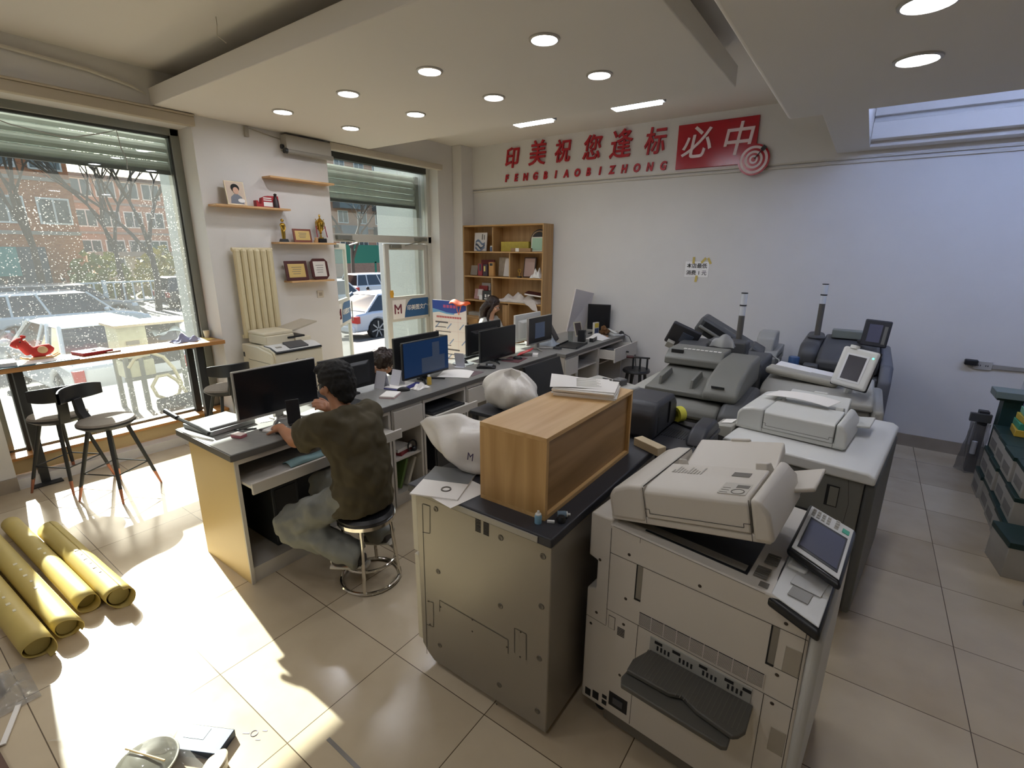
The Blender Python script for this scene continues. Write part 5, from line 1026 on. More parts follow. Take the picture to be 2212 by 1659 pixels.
for h_, k_, a_, o in (('hL', 'kL', 'aL', -.0), ('hR', 'kR', 'aR', 0)):
    h, k, a = Vector(J[h_]), Vector(J[k_]), Vector(J[a_])
    limb(b, [h, h * .5 + k * .5, k, k * .8 + a * .2 + Vector((-.02, 0, -.02)), k * .45 + a * .55, a + (a - k) * .08], [.105, .104, .096, .092, .086, .074], n=18)
jeans = fuse(part('jeans', b, M('faded_denim', '7e7f78', .85, var=.14, vscale=7, bump=.15, bscale=260), mn), .011, 6, .05)
b = B(); f, l, u = frame3(hf, (0, 0, 1))
o0 = 0
for (p, ra, rl, ru) in ((HP(-.028, 0, .045), .112, .098, .095), (HP(-.06, 0, -.005), .075, .088, .095), (HP(.035, 0, .1), .07, .076, .036), (HP(-.068, 0, -.07), .045, .065, .06)):
    o0 = len(b.v); b.ball((0, 0, 0), 1, 18, 12)
    for i in range(o0, len(b.v)): v = b.v[i]; b.v[i] = p + f * v.x * ra + l * v.y * rl + u * v.z * ru
fuse(part('hair', b, HAIRB, mn), .008, 4, .02, CURL)
g = B().tube([HP(-.02, .083, .02), HP(.06, .075, .012), HP(.088, .06, .008)], .0025, 6)
part('spectacles', g.ring(HP(.092, .034, -.002), .021, .002, 16, 5, 'x').ring(HP(.092, -.034, -.002), .021, .002, 16, 5, 'x'), M('spectacle_rim', '33312f', .3, .5), mn)
for lb, a, toe, heel in (('left', 'aL', (-2.36, 1.47, .19), (-2.19, 1.57, .215)), ('right', 'aR', (-2.42, 1.73, .2), (-2.24, 1.8, .23))):
    t, h = Vector(toe), Vector(heel); dv = (t - h).normalized(); b = B()
    limb(b, [h + Vector((0, 0, -.005)), h * .6 + t * .4, h * .2 + t * .8, t], [.04, .043, .038, .024], side=dv.cross(Vector((0, 0, 1))), flat=[1, 1, 1.2, 1.3])
    limb(b, [h * .75 + t * .25 + Vector((0, 0, .01)), Vector(J[a]) + Vector((0, 0, .01))], [.043, .042])
    sh = fuse(part('shoe', b, M('shoe_dark', '3a3634', .6), mn), .007, 3)
    b = B(); limb(b, [h - dv * .02 + Vector((0, 0, -.038)), h * .5 + t * .5 + Vector((0, 0, -.038)), t + dv * .012 + Vector((0, 0, -.036))], [.014, .014, .014], side=dv.cross(Vector((0, 0, 1))), flat=[2.6, 3.0, 2.2]); part('sole', b, M('shoe_white', 'd9d4c8', .6), sh, smooth=True)
    b = B(); limb(b, [t - dv * .045 + Vector((0, 0, .012)), t + dv * .004 + Vector((0, 0, .0))], [.03, .02], side=dv.cross(Vector((0, 0, 1))), flat=1.35); part('toe_cap', b, M('shoe_white', 'd9d4c8', .6), sh, smooth=True)
# woman at the far desk
def eyes(parent, HP):
    for q in (-1, 1): part('eye', B().ball(HP(.083, q * .033, 0.0), .011, 10, 7), M('eye_white', 'dcd6cf', .3), parent); part('pupil', B().ball(HP(.0905, q * .033, -.001), .0055, 8, 6), BLK, parent)
wm = thing('person', 'woman with long dark hair bowed over the far desk in front of the bookcase', 'person', (-4.45, 5.62, .45))
b = B(); hc = Vector((-4.33, 5.6, 1.245)); hf = (.8, .42, -.44)
limb(b, [(-4.48, 5.62, .5), (-4.46, 5.62, .72), (-4.42, 5.61, .92), (-4.38, 5.605, 1.05)], [.1, .095, .1, .055], side=(0, 1, 0), flat=[1.35, 1.2, 1.3, 1.2])
limb(b, [(-4.4, 5.605, 1.02), (-4.35, 5.6, 1.16)], [.055, .047]); HP = head(b, hc, hf, s=.96)
for sy in (-1, 1):
    s, e, w_ = Vector((-4.41, 5.61 + .155 * sy, 1.01)), Vector((-4.3, 5.61 + .2 * sy, .8)), Vector((-4.1, 5.61 + .1 * sy, .9))
    limb(b, [(-4.42, 5.61, .97), s, (s + e) / 2, e, (e + w_) / 2, w_], [.06, .046, .04, .036, .033, .023], n=12); hand(b, w_, (.9, -.2 * sy, .1), (.0, -.6 * sy, -.5), .6, sy)
for sy in (-1, 1): limb(b, [(-4.46, 5.62 + .08 * sy, .5), (-4.08, 5.62 + .1 * sy, .5), (-4.06, 5.62 + .1 * sy, .1)], [.075, .058, .04], n=12)
fuse(part('body', b, SKINP, wm), .0075, 4); eyes(wm, HP)
b = B()
limb(b, [(-4.48, 5.62, .52), (-4.46, 5.62, .72), (-4.42, 5.61, .92), (-4.39, 5.607, 1.03), (-4.375, 5.605, 1.06)], [.118, .112, .118, .085, .06], side=(0, 1, 0), flat=[1.35, 1.25, 1.35, 1.5, 1.1], n=18)
for sy in (-1, 1): limb(b, [(-4.42, 5.61, .98), (-4.41, 5.61 + .155 * sy, 1.01), (-4.35, 5.61 + .18 * sy, .9), (-4.29, 5.61 + .2 * sy, .8), (-4.2, 5.61 + .15 * sy, .85)], [.08, .06, .055, .052, .045], n=14)
fuse(part('blouse', b, M('blouse_pale', 'b9b8b2', .85), wm), .012, 6, .03)
b = B()
for sy in (-1, 1): limb(b, [(-4.46, 5.62 + .08 * sy, .5), (-4.08, 5.62 + .1 * sy, .51), (-4.05, 5.62 + .1 * sy, .12)], [.095, .075, .06], n=12)
fuse(part('trousers', b, M('trousers_dark', '2c2d31', .85), wm), .014, 4)
b = B(); f, l, u = frame3(hf, (0, 0, 1))
for (p, ra, rl, ru) in ((HP(-.025, 0, .045), .102, .088, .088), (HP(-.07, 0, -.02), .06, .082, .1)):
    o0 = len(b.v); b.ball((0, 0, 0), 1, 18, 12)
    for i in range(o0, len(b.v)): v = b.v[i]; b.v[i] = p + f * v.x * ra + l * v.y * rl + u * v.z * ru
for q in (-1, 0, 1): limb(b, [HP(-.07, .055 * q, 0), HP(-.1, .06 * q, -.12), hc + Vector((-.15, .07 * q, -.26)), hc + Vector((-.17, .07 * q, -.36))], [.05, .05, .045, .02], n=10)
limb(b, [HP(.0, -.075, .05), HP(.012, -.085, -.04), HP(.0, -.08, -.13), hc + Vector((-.03, -.09, -.26))], [.03, .028, .026, .012], n=10)
fuse(part('hair', b, HAIRBR, wm), .009, 4, .015, CURL)
part('spectacles', B().ring(HP(.094, .034, 0), .02, .002, 16, 5, 'x').ring(HP(.094, -.034, 0), .02, .002, 16, 5, 'x').tube([HP(.09, -.055, 0), HP(.0, -.08, 0)], .002, 5), M('spectacle_rim', '33312f', .3, .5), wm)
oc = thing('office_chair', 'plain dark chair under the woman bowed over the far desk', 'chair', (-4.47, 5.62, 0))
part('seat', B().box(-4.68, -4.28, 5.42, 5.82, .4, .44), BLK, oc, bev=.01); part('backrest', B().box(-4.7, -4.67, 5.44, 5.8, .5, .8), BLK, oc, bev=.01)
for x in (-4.66, -4.3):
    for y in (5.44, 5.8): part('leg', B().box(x - .015, x + .015, y - .015, y + .015, 0, .5 if x < -4.6 else .4), BLK, oc)
# person lowered behind the monitors, only curly hair in view
w2 = thing('person', 'person with dark curly hair bent low behind the back-turned monitors', 'person', (-4.2, 3.3, .45))
b = B(); hc = Vector((-3.98, 3.29, .86)); hf = (.8, 0, -.6)
limb(b, [(-4.3, 3.3, .46), (-4.3, 3.3, .62), (-4.2, 3.3, .74), (-4.08, 3.295, .8)], [.1, .1, .1, .055], side=(0, 1, 0), flat=1.3); limb(b, [(-4.1, 3.295, .79), (-4.02, 3.29, .82)], [.055, .05]); HP = head(b, hc, hf)
for sy in (-1, 1): limb(b, [(-4.15, 3.3, .76), (-4.15, 3.3 + .17 * sy, .75), (-3.95, 3.3 + .22 * sy, .6), (-3.75, 3.3 + .12 * sy, .68)], [.06, .05, .04, .026], n=12); hand(b, (-3.75, 3.3 + .12 * sy, .68), (1, 0, 0), (0, 0, -1), .4, sy); limb(b, [(-4.28, 3.3 + .08 * sy, .46), (-3.9, 3.3 + .1 * sy, .46), (-3.9, 3.3 + .1 * sy, .08)], [.075, .058, .04], n=12)
fuse(part('body', b, SKINP, w2), .009, 4); eyes(w2, HP)
b = B(); limb(b, [(-4.3, 3.3, .5), (-4.3, 3.3, .62), (-4.2, 3.3, .74), (-4.1, 3.295, .79)], [.115, .115, .115, .07], side=(0, 1, 0), flat=1.35)
for sy in (-1, 1): limb(b, [(-4.15, 3.3, .76), (-4.15, 3.3 + .17 * sy, .75), (-3.95, 3.3 + .22 * sy, .6)], [.07, .06, .05], n=12); limb(b, [(-4.28, 3.3 + .08 * sy, .47), (-3.9, 3.3 + .1 * sy, .47), (-3.9, 3.3 + .1 * sy, .1)], [.09, .07, .055], n=12)
fuse(part('clothes', b, M('clothes_dark', '2a2628', .85), w2), .013, 5)
b = B(); rnd = random.Random(2)
f, l, u = frame3(hf, (0, 0, 1))
o0 = len(b.v); b.ball((0, 0, 0), 1, 20, 14)
for i in range(o0, len(b.v)): v = b.v[i]; b.v[i] = HP(-.025, 0, .03) + f * v.x * .115 + l * v.y * .115 + u * v.z * .1
for k in range(46):
    d = Vector((rnd.uniform(-1, .4), rnd.uniform(-1, 1), rnd.uniform(-.6, 1))).normalized(); p = HP(-.025, 0, .03) + (f * d.x + l * d.y + u * d.z) * .1
    b.ball(p, rnd.uniform(.022, .036), 8, 6)
hr = fuse(part('hair', b, HAIRBR, w2), .01, 2, .03, CURL)
cu = B()
for k in range(9):
    p = hc + Vector((rnd.uniform(-.08, .0), rnd.uniform(-.09, .05), .1)); a = rnd.uniform(0, 6); cu.tube([p, p + Vector((.01 * math.cos(a), .02 * math.sin(a), .03)), p + Vector((.03 * math.cos(a), .03 * math.sin(a), .045)), p + Vector((.04 * math.cos(a + 1), .04 * math.sin(a + 1), .03))], .0018, 4)
part('stray_curls', cu, HAIRBR, hr)
sx = thing('low_stool', 'low stool under the person with curly hair', 'stool', (-4.3, 3.3, 0)); part('seat', B().cyl((-4.3, 3.3, .33), (-4.3, 3.3, .365), .17), BLK, sx)
for k in range(4): part('leg', B().cyl((-4.3 + .12 * math.cos(k * PI / 2), 3.3 + .12 * math.sin(k * PI / 2), .33), (-4.3 + .15 * math.cos(k * PI / 2), 3.3 + .15 * math.sin(k * PI / 2), 0), .012), CHROME, sx)
# passers-by
def walker(label, x, y, hd, top, low, ht=1.68, squat=False):
    t = thing('person', label, 'person', (x, y, gz(x)), hd); s = ht / 1.68; c, sn = math.cos(hd), math.sin(hd)
    def W(a, q, z): return (x + (a * c - q * sn) * s, y + (a * sn + q * c) * s, gz(x) + z * s)
    dz = -.42 if squat else 0
    b = B(); limb(b, [W(0, 0, .9 + dz), W(.02, 0, 1.15 + dz), W(.02, 0, 1.36 + dz)], [.1 * s, .1 * s, .06 * s], side=(-sn, c, 0), flat=1.35); limb(b, [W(.02, 0, 1.36 + dz), W(.03, 0, 1.48 + dz)], [.055 * s, .05 * s]); HP = head(b, W(.04, 0, 1.56 + dz), (c, sn, -.1), s=s)
    st = .16
    for q in (-1, 1):
        limb(b, [W(.02, 0, 1.3 + dz), W(.02, .18 * q, 1.33 + dz), W(-.05 * q, .23 * q, 1.05 + dz), W(.1 * q + .05, .21 * q, .85 + dz)], [.06 * s, .05 * s, .04 * s, .026 * s], n=10); hand(b, W(.1 * q + .05, .21 * q, .85 + dz), (.2, 0, -1), (c, sn, 0), .4, q, s)
    fuse(part('body', b, SKINP, t), .016, 3); eyes(t, HP)
    b = B(); limb(b, [W(0, 0, .85 + dz), W(.02, 0, 1.12 + dz), W(.02, 0, 1.37 + dz)], [.125 * s, .12 * s, .08 * s], side=(-sn, c, 0), flat=1.4)
    for q in (-1, 1): limb(b, [W(.02, 0, 1.3 + dz), W(.02, .18 * q, 1.33 + dz), W(-.05 * q, .23 * q, 1.05 + dz), W(.1 * q + .04, .21 * q, .9 + dz)], [.07 * s, .065 * s, .055 * s, .045 * s], n=10)
    fuse(part('jacket', b, top, t), .02, 4)
    b = B()
    for q in (-1, 1):
        if squat: limb(b, [W(0, .09 * q, .48), W(.38, .12 * q, .46), W(.2, .12 * q, .03), W(.34, .12 * q, .03)], [.1 * s, .08 * s, .06 * s, .045 * s], n=10)
        else: limb(b, [W(0, .09 * q, .9), W(st * q * .7 + .04, .09 * q, .5), W(st * q, .09 * q, .06), W(st * q + .14, .09 * q, .04)], [.1 * s, .075 * s, .055 * s, .04 * s], n=10)
    fuse(part('trousers', b, low, t), .02, 3)
    b = B().ball(HP(-.03, 0, .035), .1 * s, 14, 10); part('hair', b, HAIRB, t, smooth=True)
walker('pedestrian in a pale green jacket walking past the orange brick block', -33, 7.3, PI / 2, M('jacket_green', '9fb3a4', .8), M('trousers_navy', '2f3540', .8))
walker('pedestrian in dark clothes at the left edge by the teal shop front', -35.5, 5.6, PI / 2, M('jacket_black', '26282c', .8), M('trousers_navy', '2f3540', .8))
walker('person in a red top crouching beside the white off-road car', -22.3, 17.6, PI * .75, M('jacket_red', '8e3240', .8), M('trousers_navy', '2f3540', .8), 1.5, True)
# ---------------------------------------------------------------- wall sign
SRED = M('sign_red', 'b3202c', .4); SRED2 = M('board_red', 'ad1020', .22); SPINK = M('sign_pale', 'ead6d6', .5)
def c6(x, y, Y=6.455): return FY(1060 + x / 3.456, 230 + y / 3.456, Y)
RX, UP = (1, 0, 0), (0, 0, 1)
names = ('leftmost', 'second from left', 'third from left', 'fourth from left', 'fifth from left', 'sixth from left')
for ch, (x, y), h, lb in zip('印美祝您逢标', ((157, 395), (345, 362), (533, 345), (752, 322), (966, 297), (1222, 273)), (158, 180, 160, 170, 190, 170), names):
    p = c6(x, y); sz = h / 3.456 / 1057 * 7.55 * 1.12
    t = thing('wall_character', 'red raised character %s on the back wall, %s in the upper row' % (ch, lb), 'wall sign', (p.x, 6.466, p.z - sz / 2), group='red characters of the wall slogan')
    text('character', ch, sz * .84, SRED, t, (p.x, 6.452, p.z), RX, UP, .013, .0035, .16, width=.84)
a, z_ = c6(118, 540), c6(1285, 446)
ords = ('first', 'second', 'third', 'fourth', 'fifth', 'sixth', 'seventh', 'eighth', 'ninth', 'tenth', 'eleventh', 'twelfth', 'thirteenth', 'fourteenth', 'last')
for i, ch in enumerate('FENGBIAOBIZHONG'):
    p = a.lerp(z_, i / 14); t = thing('wall_letter', 'red raised capital %s, %s letter of the lower row of the wall slogan' % (ch, ords[i]), 'wall sign', (p.x, 6.466, p.z - .05), group='red letters of the wall slogan')
    text('letter', ch, .135, SRED, t, (p.x, 6.455, p.z), RX, UP, .01, .006, .2, width=.8)
tl, tr, br_, bl = c6(1405, 140), c6(2003, 70), c6(1978, 436), c6(1385, 462)
bd = thing('sign_board', 'glossy red board with two pale characters on the back wall', 'wall sign', ((tl.x + br_.x) / 2, 6.46, bl.z))
X0, X1, Z0, Z1 = (tl.x + bl.x) / 2, (tr.x + br_.x) / 2, (bl.z + br_.z) / 2, (tl.z + tr.z) / 2
part('board', B().box(X0, X1, 6.44, 6.467, Z0, Z1), SRED2, bd, bev=.003)
for ch, (x, y) in zip('必中', ((1535, 290), (1838, 262))):
    p = c6(x, y); text('character', ch, .37, SPINK, bd, (p.x, 6.434, p.z), RX, UP, .006, .003, .16, width=.95)
p = c6(1966, 400); tg_ = thing('target_sign', 'round red and white archery target overlapping the red board corner', 'wall sign', (p.x, 6.42, p.z - .16))
for i, (r, m) in enumerate(((.165, SRED2), (.145, SPINK), (.118, SRED2), (.093, SPINK), (.068, SRED2), (.045, SPINK), (.024, SRED2))):
    part('ring', B().at((p.x, 6.432 - .003 * i, p.z), (PI / 2, 0, 0)).lathe([(0, -.004), (r, -.004), (r, .004), (0, .004)], 40), m, tg_)
part('standoff', B().cyl((p.x + .1, 6.435, p.z - .03), (p.x + .1, 6.47, p.z - .03), .02), SRED2, tg_)
part('arrow', B().tube([(p.x + .01, 6.405, p.z + .005), (p.x + .085, 6.38, p.z + .09)], .006, 6).at((p.x + .095, 6.378, p.z + .1), (0, -.85, 0)).box(-.02, .03, -.003, .003, -.022, .022), M('arrow_dark', '2e2a2c', .5), tg_)
# note
nt_ = thing('paper_note', 'small printed paper note taped to the back wall', 'notice', (-1.785, 6.497, 1.69))
part('sheet', B().box(-1.93, -1.64, 6.495, 6.499, 1.695, 1.885), M('note_paper', 'f4f2ee', .7), nt_)
text('line_of_print', '本店最低', .062, M('note_ink', '33312f', .6), nt_, (-1.785, 6.4935, 1.83), RX, UP, .0003, .001); text('line_of_print', '消费 1 元', .062, M('note_ink', '33312f', .6), nt_, (-1.785, 6.4935, 1.745), RX, UP, .0003, .001)
TAPE = M('tape_old_yellow', 'cdb765', .4)
for x, z, r in ((-1.71, 1.9, .7), (-1.64, 1.895, -.5), (-1.78, 1.675, .1), (-1.83, 1.9, .0)): part('tape', B().at((x, 6.4925, z), (0, r, 0)).box(-.014, .014, -.0006, .0006, -.04, .04), TAPE, nt_)
# ---------------------------------------------------------------- things on the wall shelves
GOLD = M('trophy_gold', 'c9a54a', .22, 1.0); MAHO = M('frame_mahogany', '4d2420', .35); BASEB = M('trophy_base', '1b1a1c', .3)
def leaning(name, label, cat, y0, y1, z, h, fm, pm, bw=.02, x=-5.53, cut=0., lines=True, group=None):
    """a frame leaning back against the window wall"""
    t = thing(name, label, cat, (x + .06, (y0 + y1) / 2, z), 0, group); th = -.16; q = ((x + .06, (y0 + y1) / 2, z + .002), (0, th, 0)); w2 = (y1 - y0) / 2
    pts = [(-w2, cut), (-w2 + cut, 0), (w2 - cut, 0), (w2, cut), (w2, h - cut), (w2 - cut, h), (-w2 + cut, h), (-w2, h - cut)] if cut else [(-w2, 0), (w2, 0), (w2, h), (-w2, h)]
    part('frame', B().at(*q).prism(pts, -.014, .0, 'x'), fm, t, bev=.002)
    s = part('print', B().at(*q).box(.0, .0015, -w2 + bw, w2 - bw, bw, h - bw), pm, t)
    if lines:
        l = B().at(*q)
        for k in range(4): l.box(.0015, .002, -w2 * (.45 - .08 * (k % 2)), w2 * (.45 - .05 * k), h * (.66 - .11 * k), h * (.66 - .11 * k) + .006)
        part('printed_lines', l, INK, s)
    return t, q
CERTG = M('certificate_gold', 'cdb06a', .4); CERTW = M('certificate_white', 'd9d3c8', .5)
t, q = leaning('framed_photo', 'gilt framed child portrait on the upper left wall shelf', 'photo', 2.64, 2.835, 2.437, .235, M('frame_gilt', 'cfc0a0', .3, .6), M('photo_beige', 'c9b6a2', .5), .008, lines=False)
part('portrait_hair', B().at(*q).ball((.004, .0, .168), .045, 14, 9, (.04, 1, .9)), HAIRB, t, smooth=True); part('portrait_face', B().at(*q).ball((.0055, .004, .142), .03, 14, 9, (.04, 1, 1.15)), M('photo_skin', 'cfa58c', .5), t, smooth=True)
part('portrait_shirt', B().at(*q).prism([(-.065, .012), (.07, .012), (.055, .08), (.02, .105), (-.02, .105), (-.055, .075)], .0015, .0035, 'x'), M('photo_shirt', '6f737c', .5), t); part('portrait_badge', B().at(*q).ball((.0045, .045, .045), .03, 12, 8, (.04, 1.2, .7)), PAPER, t, smooth=True)
rbx = thing('red_carton', 'red cut-out counter display box on the upper left wall shelf', 'box', (-5.48, 3.06, 2.437), 0)
part('card', B().prism([(2.93, 2.437), (2.93, 2.5), (2.95, 2.5), (2.96, 2.47), (2.985, 2.47), (3.0, 2.53), (3.06, 2.555), (3.18, 2.56), (3.19, 2.437)], -5.52, -5.46, 'x'), M('carton_red', 'a3252a', .5), rbx)
part('white_panel', B().box(-5.46, -5.458, 3.01, 3.11, 2.445, 2.49), PAPER, rbx); part('title_band', B().box(-5.46, -5.458, 3.01, 3.1, 2.505, 2.515).box(-5.46, -5.458, 3.01, 3.1, 2.525, 2.535), PAPER, rbx); part('bottle_shape', B().lathe([(0, 0), (.03, 0), (.03, .07), (.016, .1), (.014, .13), (.019, .14), (0, .15)], 16, (-5.455, 3.145, 2.437)), M('bottle_dark', '2b1f22', .3), rbx)
t = thing('statuette', 'gold statuette trophy on a black base, left on the trophy shelf', 'trophy', (-5.5, 3.22, 2.077))
part('base', B().hexa([(-5.53, 3.175, 2.077), (-5.47, 3.175, 2.077), (-5.47, 3.265, 2.077), (-5.53, 3.265, 2.077)], [(-5.525, 3.185, 2.11), (-5.475, 3.185, 2.11), (-5.475, 3.255, 2.11), (-5.525, 3.255, 2.11)]), BASEB, t)
b = B(); limb(b, [(-5.5, 3.22, 2.11), (-5.5, 3.22, 2.16), (-5.5, 3.22, 2.22), (-5.5, 3.22, 2.265), (-5.5, 3.22, 2.285)], [.016, .018, .02, .026, .012], side=(0, 1, 0), flat=1.2); b.ball((-5.5, 3.22, 2.31), .018, 12, 9); limb(b, [(-5.5, 3.195, 2.265), (-5.49, 3.2, 2.22), (-5.485, 3.22, 2.2)], [.009, .008, .007]); limb(b, [(-5.5, 3.245, 2.265), (-5.49, 3.24, 2.22), (-5.485, 3.22, 2.19)], [.009, .008, .007]); part('figure', b, GOLD, t, smooth=True)
leaning('certificate_frame', 'small certificate in a reddish frame between the two trophies', 'certificate', 3.33, 3.56, 2.077, .15, M('frame_red_wood', '7a4030', .4), CERTG, .022)
t = thing('trophy_cup', 'gold lidded trophy cup with red ribbons at the right of the trophy shelf', 'trophy', (-5.5, 3.7, 2.077))
part('base', B().box(-5.54, -5.46, 3.65, 3.75, 2.077, 2.125), BASEB, t, bev=.003); part('cup', B().lathe([(.03, 0), (.03, .012), (.01, .02), (.008, .055), (.018, .065), (.01, .075), (.03, .1), (.042, .14), (.046, .18), (.05, .185), (.045, .19), (.03, .215), (.008, .235), (.008, .25), (.013, .258), (.009, .27), (0, .285)], 24, (-5.5, 3.7, 2.125)), GOLD, t)
for s in (-1, 1): part('handle', B().tube([(-5.5, 3.7 + .03 * s, 2.23), (-5.5, 3.7 + .06 * s, 2.25), (-5.5, 3.7 + .06 * s, 2.31), (-5.5, 3.7 + .045 * s, 2.33), (-5.5, 3.7 + .058 * s, 2.35)], .005, 6), GOLD, t); part('ribbon', B().tube([(-5.49, 3.7 + .058 * s, 2.27), (-5.485, 3.7 + .065 * s, 2.2), (-5.48, 3.7 + (.075 if s > 0 else .06) * s, 2.14)], .006, 5), M('ribbon_red', '93283a', .5), t)
single('wooden_block', B().box(-5.5, -5.46, 3.59, 3.63, 2.077, 2.1).box(-5.49, -5.465, 3.6, 3.635, 2.1, 2.135), SHW, 'little wooden block ornament right of the small certificate', 'ornament', bev=.003)
leaning('certificate_frame', 'gold certificate in a dark oblong frame on the lowest wall shelf', 'certificate', 3.19, 3.47, 1.642, .225, MAHO, CERTG, .035)
leaning('certificate_frame', 'white certificate in a dark frame with cut corners on the lowest wall shelf', 'certificate', 3.52, 3.755, 1.642, .25, MAHO, CERTW, .035, cut=.04)
# ---------------------------------------------------------------- bar counter things
hs = thing('rocking_horse_toy', 'red plush rocking horse on a wooden rocker on the bar counter', 'toy', (-5.78, .98, 1.05), 0)
PLUSH = M('plush_red', 'c2382f', .85, bump=.3, bscale=150); STITCH = M('stitch_cream', 'e5c9a0', .8)
b = B(); limb(b, [(-5.78, .96, 1.115), (-5.78, 1.02, 1.125), (-5.78, 1.07, 1.14), (-5.78, 1.1, 1.16)], [.04, .052, .048, .03]); limb(b, [(-5.78, .96, 1.12), (-5.77, .93, 1.17), (-5.76, .91, 1.215)], [.042, .04, .038]); limb(b, [(-5.765, .915, 1.225), (-5.75, .88, 1.21), (-5.745, .855, 1.185)], [.042, .036, .027]); b.ball((-5.785, .93, 1.265), .016, 8, 6).ball((-5.745, .935, 1.265), .016, 8, 6)
fuse(part('body', b, PLUSH, hs), .008, 4)
part('bridle', B().ring((-5.752, .875, 1.205), .034, .003, 20, 5, 'y').tube([(-5.738, .85, 1.22), (-5.725, .9, 1.235), (-5.737, .94, 1.205)], .003, 5), STITCH, hs); part('eye', B().ball((-5.722, .9, 1.228), .006, 8, 6), BLK, hs)
part('saddle', B().at((-5.735, 1.03, 1.14), (0, 0, 0)).ball((0, 0, 0), .035, 14, 9, (.35, 1, .9)), M('saddle_tan', 'd9b585', .8), hs, smooth=True); part('mane', B().tube([(-5.775, .955, 1.16), (-5.775, .95, 1.2), (-5.775, .935, 1.235)], .012, 6), STITCH, hs)
for s in (-1, 1): part('rocker', B().tube([(-5.78 + .03 * s, .89, 1.085), (-5.78 + .03 * s, .95, 1.064), (-5.78 + .03 * s, 1.03, 1.061), (-5.78 + .03 * s, 1.1, 1.07), (-5.78 + .03 * s, 1.14, 1.09)], .009, 6), M('rocker_wood', 'd3b383', .5), hs)
part('crosspiece', B().box(-5.82, -5.74, .96, 1.05, 1.066, 1.08), M('rocker_wood', 'd3b383', .5), hs, bev=.003)
single('red_box', B().at((-5.77, 1.37, 1.0505), (0, 0, .2)).box(-.1, .1, -.12, .12, 0, .028), M('lacquer_red', '9d1f2f', .35), 'flat dark red box on the bar counter beside the toy horse', 'box', bev=.003); single('brown_board', B().at((-5.72, 1.5, 1.0505), (0, 0, .15)).box(-.06, .06, -.06, .05, 0, .012), M('board_brown', '9b7f62', .6), 'thin brown board half under the flat red box', 'board')
single('keys', B().at((-5.75, 1.38, 1.079), (0, 0, .6)).ring((0, 0, .003), .018, .003, 14, 5).box(.015, .07, -.006, .006, 0, .003).box(-.06, -.015, -.02, .01, 0, .003), M('key_metal', '5f5850', .4, .6), 'small keys lying on the flat red box', 'keys')
single('cutting_mat', B().box(-5.86, -5.535, .67, 1.22, 1.0505, 1.056), M('mat_teal', '2f5360', .7), 'dark teal cutting mat hanging over the left of the bar counter', 'mat'); single('paper_pad', B().at((-5.72, 1.02, 1.0565), (0, 0, .1)).box(-.12, .14, -.2, .16, 0, .003), PAPER, 'white paper under the toy horse rocker', 'paper'); single('paper_pile', B().at((-5.7, .78, 1.0565), (0, 0, -.1)).box(-.11, .11, -.09, .06, 0, .03), PAPER, 'white paper pile at the left edge of the bar counter', 'paper')
bm_ = lambda u, v: (-5.78 + .2 * (v - .5) + .02 * math.sin(12 * u), 2.02 + .28 * u, 1.052 + max(0, .05 * math.sin(PI * u) * math.sin(PI * v) * (1 + .6 * math.sin(14 * u + 5 * v)) + .012 * math.sin(20 * v + 9 * u) * math.sin(PI * v)))
single('cleaning_cloth', B().grid(bm_, 22, 14), M('cloth_lilac', '8f90a8', .85), 'crumpled lilac grey cloth on the bar counter', 'cloth', smooth=True, solid=.003)
single('yellow_paper', B().at((-5.76, 2.3, 1.0505), (0, 0, .3)).box(-.1, .1, -.09, .09, 0, .002), M('paper_yellow', 'd8bd6a', .6), 'yellow paper between the cloth and the paper cup', 'paper')
t = thing('paper_cup', 'white paper cup at the right end of the bar counter', 'cup', (-5.85, 2.4, 1.0505)); part('cup', B().lathe([(.022, 0), (.033, .075), (.035, .077), (.031, .077), (.021, .004), (0, .004)], 24, (-5.85, 2.4, 1.0505)), M('cup_white', 'e2d9c8', .6), t); part('cup_print', B().lathe([(.0262, .03), (.0295, .055)], 24, (-5.85, 2.4, 1.0505)), M('cup_print', 'c9a678', .6), t)
single('fluorescent_slip', B().at((-5.78, 1.32, .2505), (0, 0, .2)).box(-.05, .06, -.14, .12, 0, .002), M('paper_fluor', 'd6e03a', .6), 'fluorescent yellow paper slip lying on the window sill', 'paper')
pb = thing('plastic_bin', 'cream plastic bin with a handle beside the third bar stool', 'bin', (-4.74, 2.36, 0)); part('tub', B().lathe([(.1, 0), (.125, .46), (.13, .48), (.115, .48), (.1, .05), (0, .05)], 20, (-4.74, 2.36, 0)), M('bin_cream', 'd6cfba', .5), pb); part('handle', B().tube([(-4.65, 2.26, .46), (-4.61, 2.28, .43), (-4.6, 2.34, .41), (-4.61, 2.41, .43), (-4.64, 2.44, .46)], .01, 6), M('bin_grey', 'a9a69f', .5), pb)
